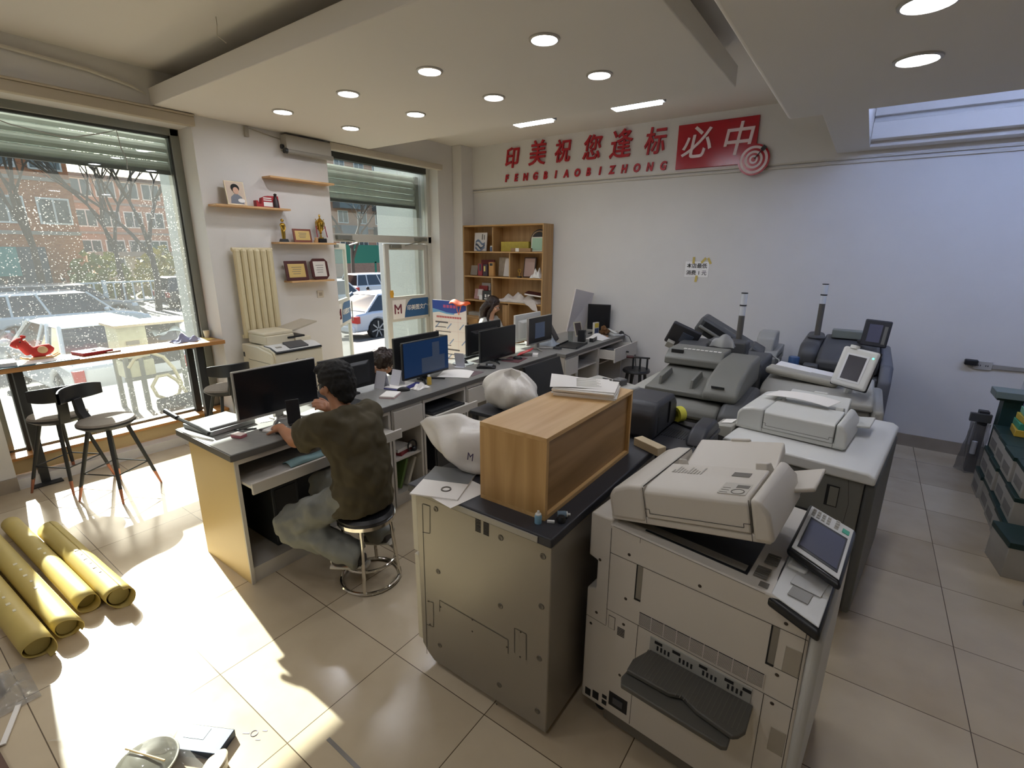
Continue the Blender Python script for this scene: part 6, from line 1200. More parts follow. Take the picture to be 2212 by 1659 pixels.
# ---------------------------------------------------------------- things on the desk
D = .8705
ct_ = thing('paper_cutter', 'guillotine paper cutter with a black arm on the near desk corner', 'paper cutter', (-3.33, 1.36, D), .12)
part('board', B().box(-.17, .15, -.14, .15, 0, .03), M('cutter_board', 'a9acab', .45), ct_, world=False, bev=.004); part('grid_top', B().box(-.165, .13, -.13, .145, .03, .031), M('cutter_top', 'c5c8c6', .5), ct_, world=False)
part('blade_arm', B().tube([(.16, -.165, .03), (.05, -.165, .05), (-.17, -.165, .075)], [.012, .012, .01], 6), BLK, ct_, world=False); part('arm_grip', B().tube([(-.17, -.165, .075), (-.3, -.165, .1)], [.016, .017], 10), BLK2, ct_, world=False); part('guard', B().tube([(.14, -.14, .045), (.16, .1, .045)], .012, 8), GREY, ct_, world=False)
sp_ = thing('stamp_pad', 'small pink and white ink pad box on the near desk corner', 'ink pad', (-3.03, 1.335, D), .3); part('box', B().box(-.04, .04, -.025, .025, 0, .018), M('pad_pink', 'b56a74', .5), sp_, world=False, bev=.002); part('lid', B().box(-.038, .038, -.024, .024, .018, .021), M('pad_lid', 'd9c6c2', .5), sp_, world=False)
for n, x, y, r, lb in (('pen', -3.12, 1.42, .9, 'dark pen lying beside the ink pad'), ('pen', -2.98, 1.5, .5, 'pen lying by the notebook near the man\'s hand')):
    single('pen', B().at((x, y, D + .005), (0, 0, r)).cyl((-.065, 0, 0), (.065, 0, 0), .0045, n=8), BLK, lb, 'pen')
single('notebook', B().at((-2.98, 1.53, D), (0, 0, .35)).box(-.04, .06, -.055, .055, 0, .012), PAPER, 'small white notebook under the man\'s left hand', 'notebook', bev=.001)
single('paper_sheet', B().at((-3.06, 1.84, D), (0, 0, .25)).box(-.08, .09, -.12, .12, 0, .002), M('paper_drawing', 'd5d8d2', .7), 'white drawing sheet beside the man behind the phone stand', 'paper'); single('paper_sheet', B().at((-3.22, 1.66, D), (0, 0, -.3)).box(-.07, .08, -.1, .1, 0, .002), M('paper_drawing2', 'd9d3cf', .7), 'white slip lying under the nearest monitor', 'paper')
ph = thing('upright_phone', 'black slab phone on a small stand beside the man\'s forearm', 'phone', (-2.97, 1.67, D), -.35); part('phone', B().at((0, 0, .08), (0, -.12, 0)).box(-.006, .006, -.042, .042, -.068, .09), BLK2, ph, world=False, bev=.004); part('stand', B().box(-.05, .03, -.035, .035, 0, .014), BLK, ph, world=False, bev=.003)
single('black_laptop', B().at((-2.98, 2.12, D), (0, 0, .1)).box(-.13, .12, -.16, .12, 0, .025).at((-3.11, 2.12, D + .02), (0, -.5, .1)).box(-.01, .0, -.16, .12, 0, .12), BLK, 'dark laptop on the desk hidden by the man\'s shoulder', 'laptop', bev=.003)
WC = M('card_pale', 'd3d3dc', .6)
for x, y, r, lb in ((-3.22, 2.62, .2, 'left of two pale folded cards standing on the desk'), (-3.16, 2.74, .1, 'right of two pale folded cards standing on the desk')):
    single('table_card', B().at((x, y, D), (0, 0, r)).hexa([(-.05, -.045, 0), (.05, -.045, 0), (.05, -.042, 0), (-.05, -.042, 0)], [(-.05, .0, .14), (.05, .0, .14), (.05, .003, .14), (-.05, .003, .14)]).hexa([(-.05, .04, 0), (.05, .04, 0), (.05, .043, 0), (-.05, .043, 0)], [(-.05, .0, .14), (.05, .0, .14), (.05, .003, .14), (-.05, .003, .14)]), WC, lb, 'card')
t = thing('notepad', 'white notepad with a pink edge on the desk behind the man', 'notepad', (-2.98, 2.5, D), .5); part('pages', B().box(-.06, .06, -.08, .08, .003, .014), PAPER, t, world=False); part('cover', B().box(-.062, .062, -.082, .082, 0, .003), M('cover_pink', 'b5707c', .6), t, world=False)
t = thing('file_folder', 'blue folder with white papers on the desk', 'folder', (-3.12, 2.75, D), .3); part('cover', B().box(-.11, .11, -.14, .14, 0, .006), M('folder_blue', '3a3d7e', .5), t, world=False); part('sheets', B().box(-.1, .06, -.12, .12, .006, .012), PAPER, t, world=False)
def mouse(x, y, r, lb):
    t = thing('computer_mouse', lb, 'mouse', (x, y, D), r); part('shell', B().grid(lambda u, v: (.055 * math.cos(2 * PI * u) * math.sin(PI * v / 2 + .001), .03 * math.sin(2 * PI * u) * math.sin(PI * v / 2 + .001), .034 * math.cos(PI * v / 2)), 18, 6), BLK, t, world=False, smooth=True); part('wheel', B().box(.015, .028, -.003, .003, .027, .034), GREY, t, world=False)
mouse(-3.0, 2.66, .8, 'black mouse beside the blue folder'); mouse(-3.3, 3.78, .2, 'black mouse on a grey pad left of the plain black screen'); mouse(-2.95, 4.25, .4, 'black mouse on the maroon mat'); mouse(-2.9, 5.0, .3, 'black mouse in front of the black tray at the far desk')
single('crumpled_tissue', B().grid(lambda u, v: (-2.95 + .1 * (u - .5), 2.8 + .15 * (v - .5), D + .002 + .03 * math.sin(PI * u) * math.sin(PI * v) * (1 + .7 * math.sin(17 * u + 9 * v))), 14, 14), PAPER, 'crumpled white tissue in front of the blue screen', 'tissue', smooth=True, solid=.002)
t = thing('glue_bottle', 'small yellow bottle standing by the blue screen', 'bottle', (-2.97, 2.93, D)); part('bottle', B().lathe([(0, 0), (.02, 0), (.02, .06), (.013, .07), (0, .07)], 18), M('bottle_amber', 'c7a94e', .3), t, world=False); part('cap', B().lathe([(.011, .07), (.011, .085), (0, .085)], 14), PAPER, t, world=False)
single('paper_sheet', B().at((-3.02, 3.33, D), (0, 0, .5)).grid(lambda u, v: (-.15 + .3 * u, -.12 + .24 * v, .003 + .02 * math.sin(PI * u * .9) * v), 8, 4), PAPER, 'white curling sheet right of the blue screen', 'paper', solid=.002); single('paper_sheet', B().at((-2.93, 3.46, D), (0, 0, .1)).box(-.07, .07, -.1, .1, 0, .002), M('sheet_maroon', '6b5a5e', .6), 'dull maroon sheet under the white curling sheet', 'paper')
t = thing('table_card', 'pale upright card stand behind the white curling sheet', 'card', (-3.2, 3.6, D), .3); part('card', B().at((0, 0, .0), (.25, 0, 0)).box(-.05, .05, 0, .004, .004, .15), WC, t, world=False); part('foot', B().box(-.05, .05, -.05, .03, 0, .004), WC, t, world=False)
def keyboard(x, y, r, lb, w=.2):
    t = thing('keyboard', lb, 'keyboard', (x, y, D), r); part('base', B().box(-.065, .065, -w, w, 0, .014), BLK, t, world=False, bev=.004)
    k = B()
    for i in range(5):
        for j in range(14): k.box(-.055 + .023 * i, -.036 + .023 * i, -w + .012 + j * (2 * w - .024) / 14, -w + .012 + (j + .82) * (2 * w - .024) / 14, .014, .019)
    part('keys', k, M('key_grey', '3a3b3e', .5), t, world=False, smooth=False); t.children[1]['kind'] = 'stuff'
keyboard(-3.45, 4.0, .1, 'dark keyboard between the two back to back monitors', .17)
single('mouse_pad', B().lathe([(0, 0), (.11, 0), (.11, .004), (0, .004)], 28, (-3.27, 3.72, D)), M('pad_grey', '4f5154', .7), 'round grey mouse pad beside the desk phone', 'mouse pad')
bpy.data.objects['computer_mouse.001'].location = (-3.3, 3.75, D + .0045)
t = thing('desk_phone', 'black and silver conference phone in front of the plain black screen', 'phone', (-2.97, 3.72, D), .6); part('base', B().prism([(-.09, 0), (-.09, .02), (-.05, .035), (.05, .03), (.1, .012), (.1, 0)], -.055, .055), BLK, t, world=False, bev=.006); part('grille', B().box(-.06, .0, -.045, .045, .033, .037), M('grille_silver', '9d9b96', .35, .5), t, world=False); part('keypad', B().box(.02, .07, -.035, .035, .026, .032), GREY, t, world=False)
single('mouse_mat', B().at((-2.96, 4.2, D), (0, 0, .2)).box(-.1, .1, -.13, .13, 0, .003), M('mat_maroon', '5a3338', .7), 'maroon mouse mat in front of the plain black screen', 'mat')
bpy.data.objects['computer_mouse.002'].location = (-2.95, 4.24, D + .0035)
t = thing('red_booklet', 'bright red booklet propped between the two far screens', 'booklet', (-3.0, 4.47, D), .4); part('cover', B().at((0, 0, 0), (0, -.4, 0)).box(-.09, .08, -.08, .1, .0, .005), M('booklet_red', 'c3212b', .5), t, world=False); part('white_mark', B().at((0, 0, 0), (0, -.4, 0)).box(-.05, .04, -.02, -.01, .005, .0056).box(-.03, .03, .02, .03, .005, .0056), PAPER, t, world=False); t.location.z = D + .035
single('paper_block', B().at((-2.9, 4.52, D), (0, 0, .5)).box(-.03, .03, -.06, .06, 0, .02), PAPER, 'small white paper block beside the red booklet', 'paper')
single('plastic_wrap', B().grid(lambda u, v: (-3.15 + .3 * (u - .5), 5.2 + .26 * (v - .5), D + .003 + .07 * math.sin(PI * u) * math.sin(PI * v) * (1 + .4 * math.sin(15 * u + 7 * v))), 16, 16), M('wrap_blue_clear', 'b9c6d6', .25, alpha=.55), 'pale blue clear plastic wrap heaped at the far desk', 'wrapping', smooth=True)
t = thing('tablet', 'black tablet propped behind the plastic wrap at the far desk', 'tablet', (-3.2, 5.52, D), .35); part('slab', B().at((0, 0, 0), (0, -.5, 0)).box(-.008, .0, -.12, .12, 0, .24), BLK, t, world=False, bev=.004); part('foot', B().box(-.1, .0, -.03, .03, 0, .008), BLK, t, world=False); part('screen', B().at((0, 0, 0), (0, -.5, 0)).box(0, .0015, -.105, .105, .015, .225), SCR, t, world=False)
single('black_tray', B().at((-2.86, 5.3, D), (0, 0, .15)).box(-.14, .13, -.2, .2, 0, .008).box(-.14, -.13, -.2, .2, .008, .025).box(.12, .13, -.2, .2, .008, .025), BLK, 'flat black tray in front of the black boxes at the far desk', 'tray')
for x, y, dx, dy, h, lb in ((-2.9, 5.62, .09, .035, .15, 'tall black box standing on the far desk'), (-2.8, 5.75, .05, .1, .05, 'flat black box with a white top on the far desk')):
    t = thing('black_box', lb, 'box', (x, y, D), .2); part('box', B().box(-dx / 2, dx / 2, -dy, dy, 0, h), BLK, t, world=False, bev=.003)
    if h < .1: part('white_top', B().box(-dx / 2 + .004, dx / 2 - .004, -dy + .004, dy - .004, h, h + .002), PAPER, t, world=False)
    else: part('grey_print', B().box(dx / 2, dx / 2 + .001, -dy * .6, dy * .6, .09, .12), GREY, t, world=False)
CLEAR = dirty_glass('clear_film', .25, 'f4f6f6', .0)
single('clear_tumbler', B().lathe([(.03, 0), (.035, .14), (.033, .14), (.028, .006), (0, .006)], 20, (-3.0, 5.5, D)), CLEAR, 'clear tumbler left of the tall black box', 'glass')
single('white_wrapping', B().grid(lambda u, v: (-2.83 + .26 * (u - .5), 5.95 + .26 * (v - .5), D + .003 + .045 * math.sin(PI * u) * math.sin(PI * v) * (1 + .6 * math.sin(19 * u - 11 * v))), 18, 18), PAPER, 'crumpled white wrapping paper behind the flat black box', 'paper', smooth=True, solid=.002)
t = thing('photo_stand', 'pale framed photo stand leaning beside the foam board', 'photo', (-3.12, 5.98, D), -.3); part('frame', B().at((0, 0, 0), (0, -.3, 0)).box(-.008, 0, -.07, .07, 0, .2), M('frame_cream', 'bdb49c', .5), t, world=False); part('photo', B().at((0, 0, 0), (0, -.3, 0)).box(0, .001, -.055, .055, .015, .185), M('photo_dark', '4c4240', .5), t, world=False); part('strut', B().box(-.07, -.02, -.01, .01, 0, .01), BLK, t, world=False)
t = thing('card_box', 'upright yellow and blue card box in front of the squarish monitor', 'box', (-2.95, 6.12, D), -.2); part('box', B().box(-.015, .015, -.05, .05, 0, .19), M('box_pale', 'cfcabd', .5), t, world=False); part('yellow_band', B().box(.015, .0165, -.042, .042, .12, .18), M('band_yellow', 'd3b93c', .5), t, world=False); part('blue_band', B().box(.015, .0165, -.042, .042, .02, .11), M('band_blue', '39486a', .5), t, world=False)
b = B(); limb(b, [(-2.92, 6.22, D + .03), (-2.88, 6.26, D + .055), (-2.86, 6.33, D + .05)], [.03, .05, .03]); b.ball((-2.88, 6.22, D + .1), .04, 12, 9)
pt_ = single('plush_toy', b, M('plush_brown', '7d5a38', .9, bump=.6, bscale=120), 'shaggy brown plush toy at the end of the desk', 'toy', smooth=True); fuse(pt_, .009, 3, .04, CURL)
single('wooden_pieces', B().at((-2.82, 6.08, D), (0, 0, .4)).box(-.03, .03, -.1, .1, 0, .02).box(.035, .07, -.06, .1, 0, .016), M('wood_piece', '8f6a4a', .6), 'brown wooden pieces in front of the shaggy plush toy', 'wood pieces', bev=.003)
t = thing('telephone', 'white desk telephone at the far end of the desk', 'telephone', (-2.76, 6.36, D), -.5); part('base', B().prism([(-.1, 0), (-.1, .05), (.08, .02), (.08, 0)], -.08, .08), COPW, t, world=False, bev=.006); part('handset', B().at((-.02, -.05, .055), (0, .17, 0)).box(-.1, .1, -.022, .022, -.005, .016), COPW, t, world=False, bev=.01); part('keys', B().at((0, .03, .038), (0, .17, 0)).box(-.05, .05, -.025, .03, 0, .004), LABEL, t, world=False)
single('headset', B().tube([(-2.7, 6.36, D + .02), (-2.69, 6.4, D + .045), (-2.69, 6.44, D + .03)], .022, 8), BLK, 'black headset lying at the wall end of the desk', 'headset', smooth=True)
single('hanging_cable', B().tube([(-2.66, 6.4, .9), (-2.58, 6.42, .86), (-2.5, 6.44, .7), (-2.46, 6.44, .45), (-2.5, 6.44, .2), (-2.56, 6.42, .02)], .006, 6), BLK, 'dark cable hanging off the desk end along the back wall', 'cable', smooth=True)
bdp = [Vector(p) for p in ((-3.4, 6.12, .885), (-3.28, 6.42, .885), (-3.17, 6.46, 1.42), (-3.24, 6.05, 1.5))]; nb = (bdp[1] - bdp[0]).cross(bdp[3] - bdp[0]).normalized() * .025
single('foam_board', B().hexa(bdp, [p - nb for p in bdp]) if nb.x > 0 else B().hexa(bdp, [p + nb for p in bdp]), M('foam_white', 'd9d3d2', .6), 'tall white foam board leaning in the corner at the desk end', 'board')
t = thing('tilted_screen', 'black flat panel with a white label leaning on the desk front', 'monitor', (-2.62, 4.42, 0), 0)
part('panel', B().hexa([(-2.62, 4.02, .45), (-2.58, 4.02, .45), (-2.58, 4.72, .45), (-2.62, 4.72, .45)], [(-2.74, 4.02, .855), (-2.7, 4.02, .86), (-2.7, 4.72, .86), (-2.74, 4.72, .855)]), BLK2, t, bev=.006); part('label', B().hexa([(-2.69, 4.12, .8), (-2.686, 4.12, .8), (-2.686, 4.24, .8), (-2.69, 4.24, .8)], [(-2.7, 4.12, .83), (-2.696, 4.12, .83), (-2.696, 4.24, .83), (-2.7, 4.24, .83)]), PAPER, t); part('stand', B().box(-2.64, -2.4, 4.2, 4.55, 0, .02).box(-2.58, -2.54, 4.33, 4.42, .02, .5), BLK, t)
# inside the desk cabinets
t = thing('computer_tower', 'black computer tower in the knee-hole desk unit', 'computer', (-3.02, 2.98, .1)); part('case', B().box(-3.28, -2.85, 2.85, 3.05, .101, .55), BLK, t, bev=.006); part('front_panel', B().box(-2.85, -2.845, 2.87, 3.03, .12, .53), BLK2, t); part('disc_slot', B().box(-2.846, -2.842, 2.89, 3.01, .44, .47), GREY, t); part('power_button', B().box(-2.846, -2.842, 2.94, 2.96, .36, .38), GREY, t)
t = thing('computer_tower', 'dark computer tower inside the near desk unit behind the man\'s legs', 'computer', (-3.05, 1.5, .1)); part('case', B().box(-3.3, -2.9, 1.42, 1.6, .101, .52), M('tower_slate', '33373c', .5), t, bev=.006); part('front_panel', B().box(-2.9, -2.895, 1.44, 1.58, .12, .5), BLK2, t)
kt = thing('keyboard', 'black keyboard on the pulled tray of the knee-hole unit', 'keyboard', (-2.85, 2.92, .687), 0); part('base', B().box(-.14, .12, -.2, .2, 0, .018), BLK, kt, world=False, bev=.004); part('keys', B().box(-.1, .08, -.18, .18, .018, .022), M('key_grey', '3a3b3e', .5), kt, world=False)
single('blue_cloth', B().grid(lambda u, v: (-2.78 + .1 * (v - .5), 1.48 + .4 * u, .69 + .02 * math.sin(PI * v) * (1 + .5 * math.sin(9 * u))), 14, 6), M('cloth_teal', '8fb0b2', .8), 'pale teal rolled cloth on the keyboard tray of the near desk', 'cloth', smooth=True, solid=.004)
for (y, r, c, lb, h) in ((2.44, .35, '5d7a3c', 'green book leaning in the bottom shelf of the desk cabinet', .26), (2.52, .42, 'cfcabd', 'pale book leaning against the green book', .25)):
    single('book', B().at((-2.95, y, .102), (-r, 0, 0)).box(-.1, .1, -.012, .012, .012, h), M('book_' + c, c, .6), lb, 'book')
single('red_notebook', B().at((-2.95, 2.5, .3985), (0, 0, .3)).box(-.1, .1, -.08, .08, 0, .03), M('book_red', '8c3034', .6), 'red notebook on the middle shelf of the desk cabinet', 'notebook'); single('book', B().at((-2.95, 2.5, .43), (0, 0, .1)).box(-.1, .1, -.08, .08, 0, .025), PAPER, 'white book on top of the red notebook in the desk cabinet', 'book')
t = thing('headphones', 'black headphones beside the red notebook in the desk cabinet', 'headphones', (-2.84, 2.58, .399)); part('band', B().ring((-2.84, 2.58, .45), .045, .006, 20, 6, 'x'), BLK, t); part('ear_cup', B().ball((-2.84, 2.6, .415), .022, 10, 8), BLK, t, smooth=True)
single('tray_cable', B().tube([(-2.8, 1.95, .66), (-2.79, 1.98, .5), (-2.8, 2.0, .3), (-2.81, 2.01, .12)], .008, 6), M('cord_grey', '8f9296', .5), 'grey cord hanging under the keyboard tray of the near desk', 'cord', smooth=True)
# small black stool at the far desk
t = thing('black_stool', 'round black stool with a heat tool on it before the far desk', 'stool', (-2.32, 6.1, 0)); part('seat', B().lathe([(0, .46), (.17, .46), (.18, .475), (.17, .5), (0, .505)], 28), BLK2, t, world=False)
for k in range(4): a = PI / 4 + k * PI / 2; part('leg', B().tube([(.12 * math.cos(a), .12 * math.sin(a), .46), (.17 * math.cos(a), .17 * math.sin(a), 0)], .022, 8), BLK, t, world=False)
t = thing('black_clamp', 'black clamp tool with a dark red grip standing on the round black stool', 'tool', (-2.3, 6.08, .5055), .4); part('bar', B().cyl((-.14, 0, .16), (.15, 0, .15), .012), BLK, t, world=False); part('grip', B().cyl((-.15, 0, .16), (-.06, 0, .157), .018), M('grip_maroon', '4b2224', .5), t, world=False)
for x in (-.06, .03, .12): part('upright', B().box(x - .012, x + .012, -.012, .012, 0, .155), BLK, t, world=False)
# ---------------------------------------------------------------- bookcase contents
def bkx(x, y=6.215): return FY(980 + x / 7.54, 520, y).x
def bitem(name, x0, x1, z, h, m, label, cat, y=6.3, d=.02, lean=0., extra=()):
    a, b_ = bkx(x0), bkx(x1); t = thing(name, label, cat, ((a + b_) / 2, y, z)); w2 = (b_ - a) / 2
    part('body', B().at((0, 0, .001), (-lean, 0, 0)).box(-w2, w2, -d / 2, d / 2, d * abs(math.sin(lean)), h), m, t, world=False, bev=.002)
    for (n, u0, u1, v0, v1, mm) in extra: part(n, B().at((0, 0, .001), (-lean, 0, 0)).box(-w2 + u0 * 2 * w2, -w2 + u1 * 2 * w2, -d / 2 - .0015, -d / 2, h * v0, h * v1), mm, t, world=False)
    return t
WAVE = M('wave_blue', '66738a', .5); PALEC = M('card_offwhite', 'd0c9c4', .5); Z1_, Z2_, Z3_, Z4_ = 1.986, 1.606, 1.226, .846
t = bitem('picture_card', 283, 482, Z1_, .285, PALEC, 'tall card with blue waves in the top left compartment', 'picture', lean=.12, y=6.29, extra=(('vertical_lettering', .6, .68, .62, .92, INK), ('vertical_lettering', .78, .84, .62, .88, INK)))
w2 = .095
for i, z0 in enumerate((.12, .06, .015)): part('wave', B().grid(lambda u, v: (-w2 + 2 * w2 * u, -.0125 - .001 * i + (.0) * v - .12 * (z0 + .035 * v) * -1 * 1.0 * .0 + .12 * (z0 + .03 * math.sin(6 * u + i) + .03 * v), z0 + .03 * math.sin(6 * u + i) + .035 * v), 14, 2), (WAVE, M('wave_dark', '3f4656', .5), WAVE)[i], t, world=False)
t = thing('small_jar', 'small blue and white jar at the right of the top left compartment', 'jar', (bkx(585), 6.28, Z1_)); part('jar', B().lathe([(0, 0), (.035, 0), (.037, .05), (.03, .07), (0, .07)], 18), WAVE, t, world=False); part('lid', B().lathe([(.032, .07), (.03, .085), (0, .09)], 16), PAPER, t, world=False)
bitem('gift_box', 722, 1175, Z1_, .145, M('box_mustard', 'b9a441', .6, var=.1, vscale=20), 'long mustard yellow box in the top right compartment', 'box', d=.1, y=6.34); t = bitem('small_carton', 930, 1255, Z1_, .05, M('carton_brown', '9b7a56', .7), 'low brown carton in front of the mustard box', 'box', y=6.24, d=.05); part('white_tag', B().box(-.09, -.03, -.028, -.0255, .0, .052), PAPER, t, world=False)
xd = bkx(1310); t = thing('round_plaque', 'black round plaque leaning in the top right compartment', 'plaque', (xd, 6.36, Z1_)); part('disc', B().at((0, 0, .165), (PI / 2 - .12, 0, 0)).lathe([(0, -.01), (.155, -.01), (.16, 0), (.155, .01), (0, .01)], 40), BLK2, t, world=False); part('rim_band', B().at((0, -.0135, .165), (PI / 2 - .12, 0, 0)).ring((0, 0, 0), .13, .012, 40, 5), M('band_tan', 'a08a70', .5), t, world=False)
bitem('certificate_frame', 1228, 1432, Z1_, .21, M('frame_pale', 'cfcfc0', .5), 'pale green certificate leaning before the round black plaque', 'certificate', y=6.27, lean=.12, extra=(('certificate', .08, .92, .08, .92, M('cert_green', '9fbfa6', .5)),))
t = bitem('glass_plaque', 210, 320, Z2_, .16, M('plaque_clear', 'b0a89d', .1, alpha=.6), 'clear slanted plaque at the left of the second row', 'plaque', y=6.3, lean=.25); bitem('book', 345, 560, Z2_, .25, M('book_maroon', '6e2a28', .6), 'large maroon book standing in the second row', 'book', y=6.38)
bitem('slim_box', 372, 440, Z2_, .19, M('box_crimson', '99303c', .5), 'slim red box with a dark bottle print in the second row', 'box', y=6.27, d=.05, extra=(('bottle_print', .3, .8, .4, .95, M('print_slate', '3d3f4a', .5)),)); bitem('slim_box', 452, 528, Z2_, .18, M('box_plum', '3c2733', .5), 'slim dark box with a yellow crescent in the second row', 'box', y=6.27, d=.05, extra=(('crescent', .2, .55, .4, .85, M('crescent_yellow', 'dcc87a', .5)),)); bitem('slim_box', 542, 622, Z2_, .215, M('box_amber', 'bd8c50', .5), 'slim amber box in the second row', 'box', y=6.28, d=.05, extra=(('black_print', .2, .8, .75, .92, BLK),))
bitem('map_folder', 615, 895, Z2_, .29, M('folder_greige', 'b4a894', .6, var=.2, vscale=12), 'large mottled grey folder leaning in the second row', 'folder', y=6.4, lean=.1); bitem('white_folder', 760, 895, Z2_, .28, PALEC, 'white folder leaning before the mottled grey folder', 'folder', y=6.3, lean=.22)
bitem('framed_picture', 1062, 1258, Z2_, .3, M('frame_espresso', '3b2722', .4), 'dark framed pinkish print in the right of the second row', 'picture', y=6.34, lean=.15, extra=(('print', .08, .92, .05, .95, M('print_rose', 'b59a90', .5)),))
t = thing('small_trophy', 'tiny gold ring trophy before the dark framed print', 'trophy', (bkx(1055), 6.25, Z2_)); part('base', B().box(-.03, .03, -.02, .02, 0, .02), BASEB, t, world=False); part('ring', B().ring((0, 0, .1), .026, .005, 20, 6, 'y').cyl((0, 0, .02), (0, 0, .075), .006), GOLD, t, world=False)
def crumple(name, x0, x1, y0, y1, z, h, m, label, cat, f=17): return single(name, B().grid(lambda u, v: (x0 + (x1 - x0) * u, y0 + (y1 - y0) * v, z + .003 + h * math.sin(PI * u) ** .6 * math.sin(PI * v) ** .6 * (.75 + .3 * math.sin(f * u + 7 * v) + .2 * math.sin(11 * v - f * .6 * u))), 22, 16), m, label, cat, smooth=True, solid=.003)
crumple('white_wrap', bkx(1240), bkx(1415), 6.22, 6.4, Z2_, .13, PAPER, 'crumpled white wrapping at the right of the second row', 'wrapping')
bitem('booklet', 325, 470, Z3_, .26, PALEC, 'tall pale booklet leaning in the third row', 'booklet', y=6.4, lean=.1); bitem('booklet', 310, 450, Z3_, .22, M('book_brick', '93332f', .6), 'brick red booklet in the third row', 'booklet', y=6.35, lean=.12); bitem('booklet', 285, 420, Z3_, .17, M('book_pinkish', 'b58c88', .6), 'pinkish booklet with a pale arch in front of the third row', 'booklet', y=6.27, lean=.25, extra=(('pale_arch', .4, .9, .3, .95, PALEC),))
bitem('white_book', 530, 615, Z3_, .25, PAPER, 'white book with dark splashes standing in the third row', 'book', y=6.38, lean=.06, extra=(('dark_splash', .0, .3, .4, 1.0, BLK),)); t = bitem('black_bag', 450, 612, Z3_, .15, BLK2, 'black bag with a white print in the third row', 'bag', y=6.27, d=.08, extra=(('white_print', .25, .42, .3, .62, PAPER), ('white_print', .55, .75, .3, .6, PAPER), ('white_print', .2, .7, .1, .2, PAPER))); bitem('white_card', 400, 450, Z3_, .08, PAPER, 'small white card before the black bag', 'card', y=6.23)
bitem('dark_box', 565, 618, Z3_, .2, M('box_black_print', '27262a', .5), 'narrow dark box behind the black bag', 'box', y=6.33, lean=.08)
crumple('garment_heap', bkx(690), bkx(1400), 6.2, 6.44, Z3_, .13, M('garment_white', 'd2c8c0', .85), 'heap of white garments in the third row on the right', 'clothing', 23); single('garment_tail', B().grid(lambda u, v: (bkx(1160) + .22 * u + .06 * v, 6.19 - .01 * v, Z3_ + .03 - .16 * v * (.3 + .7 * u) + .01 * math.sin(9 * u)), 10, 8), M('garment_white', 'd2c8c0', .85), 'white sleeve hanging over the shelf edge of the bookcase', 'clothing', smooth=True, solid=.004)
t = thing('hardback_book', 'dark red hardback lying on the white garments', 'book', (bkx(1290), 6.3, Z3_ + .13), .3); part('cover', B().at((0, 0, 0), (.1, .12, 0)).box(-.14, .14, -.1, .1, .02, .026), M('book_oxblood', '4c2024', .5), t, world=False); part('pages', B().at((0, 0, 0), (.1, .12, 0)).box(-.138, .135, -.098, .098, .0, .02), PAPER, t, world=False)
bitem('grey_box', 215, 410, Z4_, .17, M('box_taupe', '9f978b', .6), 'grey box in the fourth row above the cardboard carton', 'box', y=6.28, d=.12); bitem('dark_case', 420, 560, Z4_, .2, BLK2, 'dark case beside the grey box in the fourth row', 'case', y=6.34, d=.1)
for k, (x0, x1, c) in enumerate(((775, 820, 'b08a5c'), (815, 850, 'c0996a'), (845, 880, 'a88254'))): bitem('kraft_folder', x0, x1, Z4_, .33, M('kraft_' + c, c, .7), ('leftmost', 'middle', 'rightmost')[k] + ' of three kraft folders leaning in the fourth row', 'folder', y=6.33, d=.16, lean=0)
# carton, orange bag and poster
t = thing('cardboard_carton', 'brown cardboard carton between the poster board and the bowed woman', 'box', (-5.02, 5.98, 0)); part('carton', B().box(-5.25, -4.8, 5.82, 6.14, 0, .98), M('carton_kraft', 'bb9360', .75, var=.04, vscale=3), t, bev=.004); part('hand_hole', B().box(-5.1, -5.06, 5.818, 5.83, .88, .91).box(-5.03, -4.99, 5.818, 5.83, .88, .91), M('hole_dark', '5a4326', .8), t); part('tape', B().box(-5.24, -4.81, 5.95, 6.0, .98, .982), M('carton_tape', 'c7a878', .4), t)
ps = thing('poster_board', 'standing white price poster with a blue wave header beside the door', 'poster', (-5.2, 5.62, 0), .06)
PW = M('poster_white', 'dcd7d4', .5); part('board', B().box(-.33, .33, -.01, .01, .02, 1.25), PW, ps, world=False); part('header', B().prism([(-.33, 1.25), (-.33, 1.12), (-.2, 1.1), (-.05, 1.07), (.1, 1.06), (.25, 1.09), (.33, 1.12), (.33, 1.25)], -.0125, -.0115), M('poster_blue', '2f4a9a', .45), ps, world=False); part('header_curve', B().prism([(-.33, 1.12), (-.2, 1.1), (-.05, 1.07), (.1, 1.06), (.1, 1.04), (-.05, 1.045), (-.2, 1.07), (-.33, 1.05)], -.012, -.011), M('poster_sky', '6fa3cf', .45), ps, world=False)
l1 = B()
for k in range(4): l1.box(-.11 + .065 * k, -.06 + .065 * k, -.0135, -.0125, 1.14, 1.185)
part('title', l1, M('poster_magenta', 'b0507f', .5), ps, world=False)
l2 = B()
for k in range(15): l2.box(-.25 + .033 * k, -.228 + .033 * k, -.012, -.0105, .98, 1.01)
part('subtitle', l2, M('poster_red', 'b23a42', .5), ps, world=False)
l3 = B(); rnd = random.Random(4)
for k in range(12): z = .9 - .07 * k; l3.box(-.28, -.28 + rnd.uniform(.18, .5), -.012, -.0105, z, z + (.022 if k % 3 == 0 else .012))
part('text_lines', l3, M('poster_ink', '4f4d52', .5), ps, world=False)
l4 = B()
for k in range(9): x, z = -.24 + .24 * (k % 3) + .04 * (k // 3 % 2), .86 - .24 * (k // 3); l4.at((x, -.0112, z), (0, -.8, 0)).box(-.06, .06, -.0006, .0006, -.009, .009)
part('diagonal_marks', l4, M('poster_slate', '7f93b5', .5), ps, world=False); gl_ = B()
for k in range(6): gl_.box(-.33, .33, -.0108, -.0102, .18 + .15 * k, .183 + .15 * k)
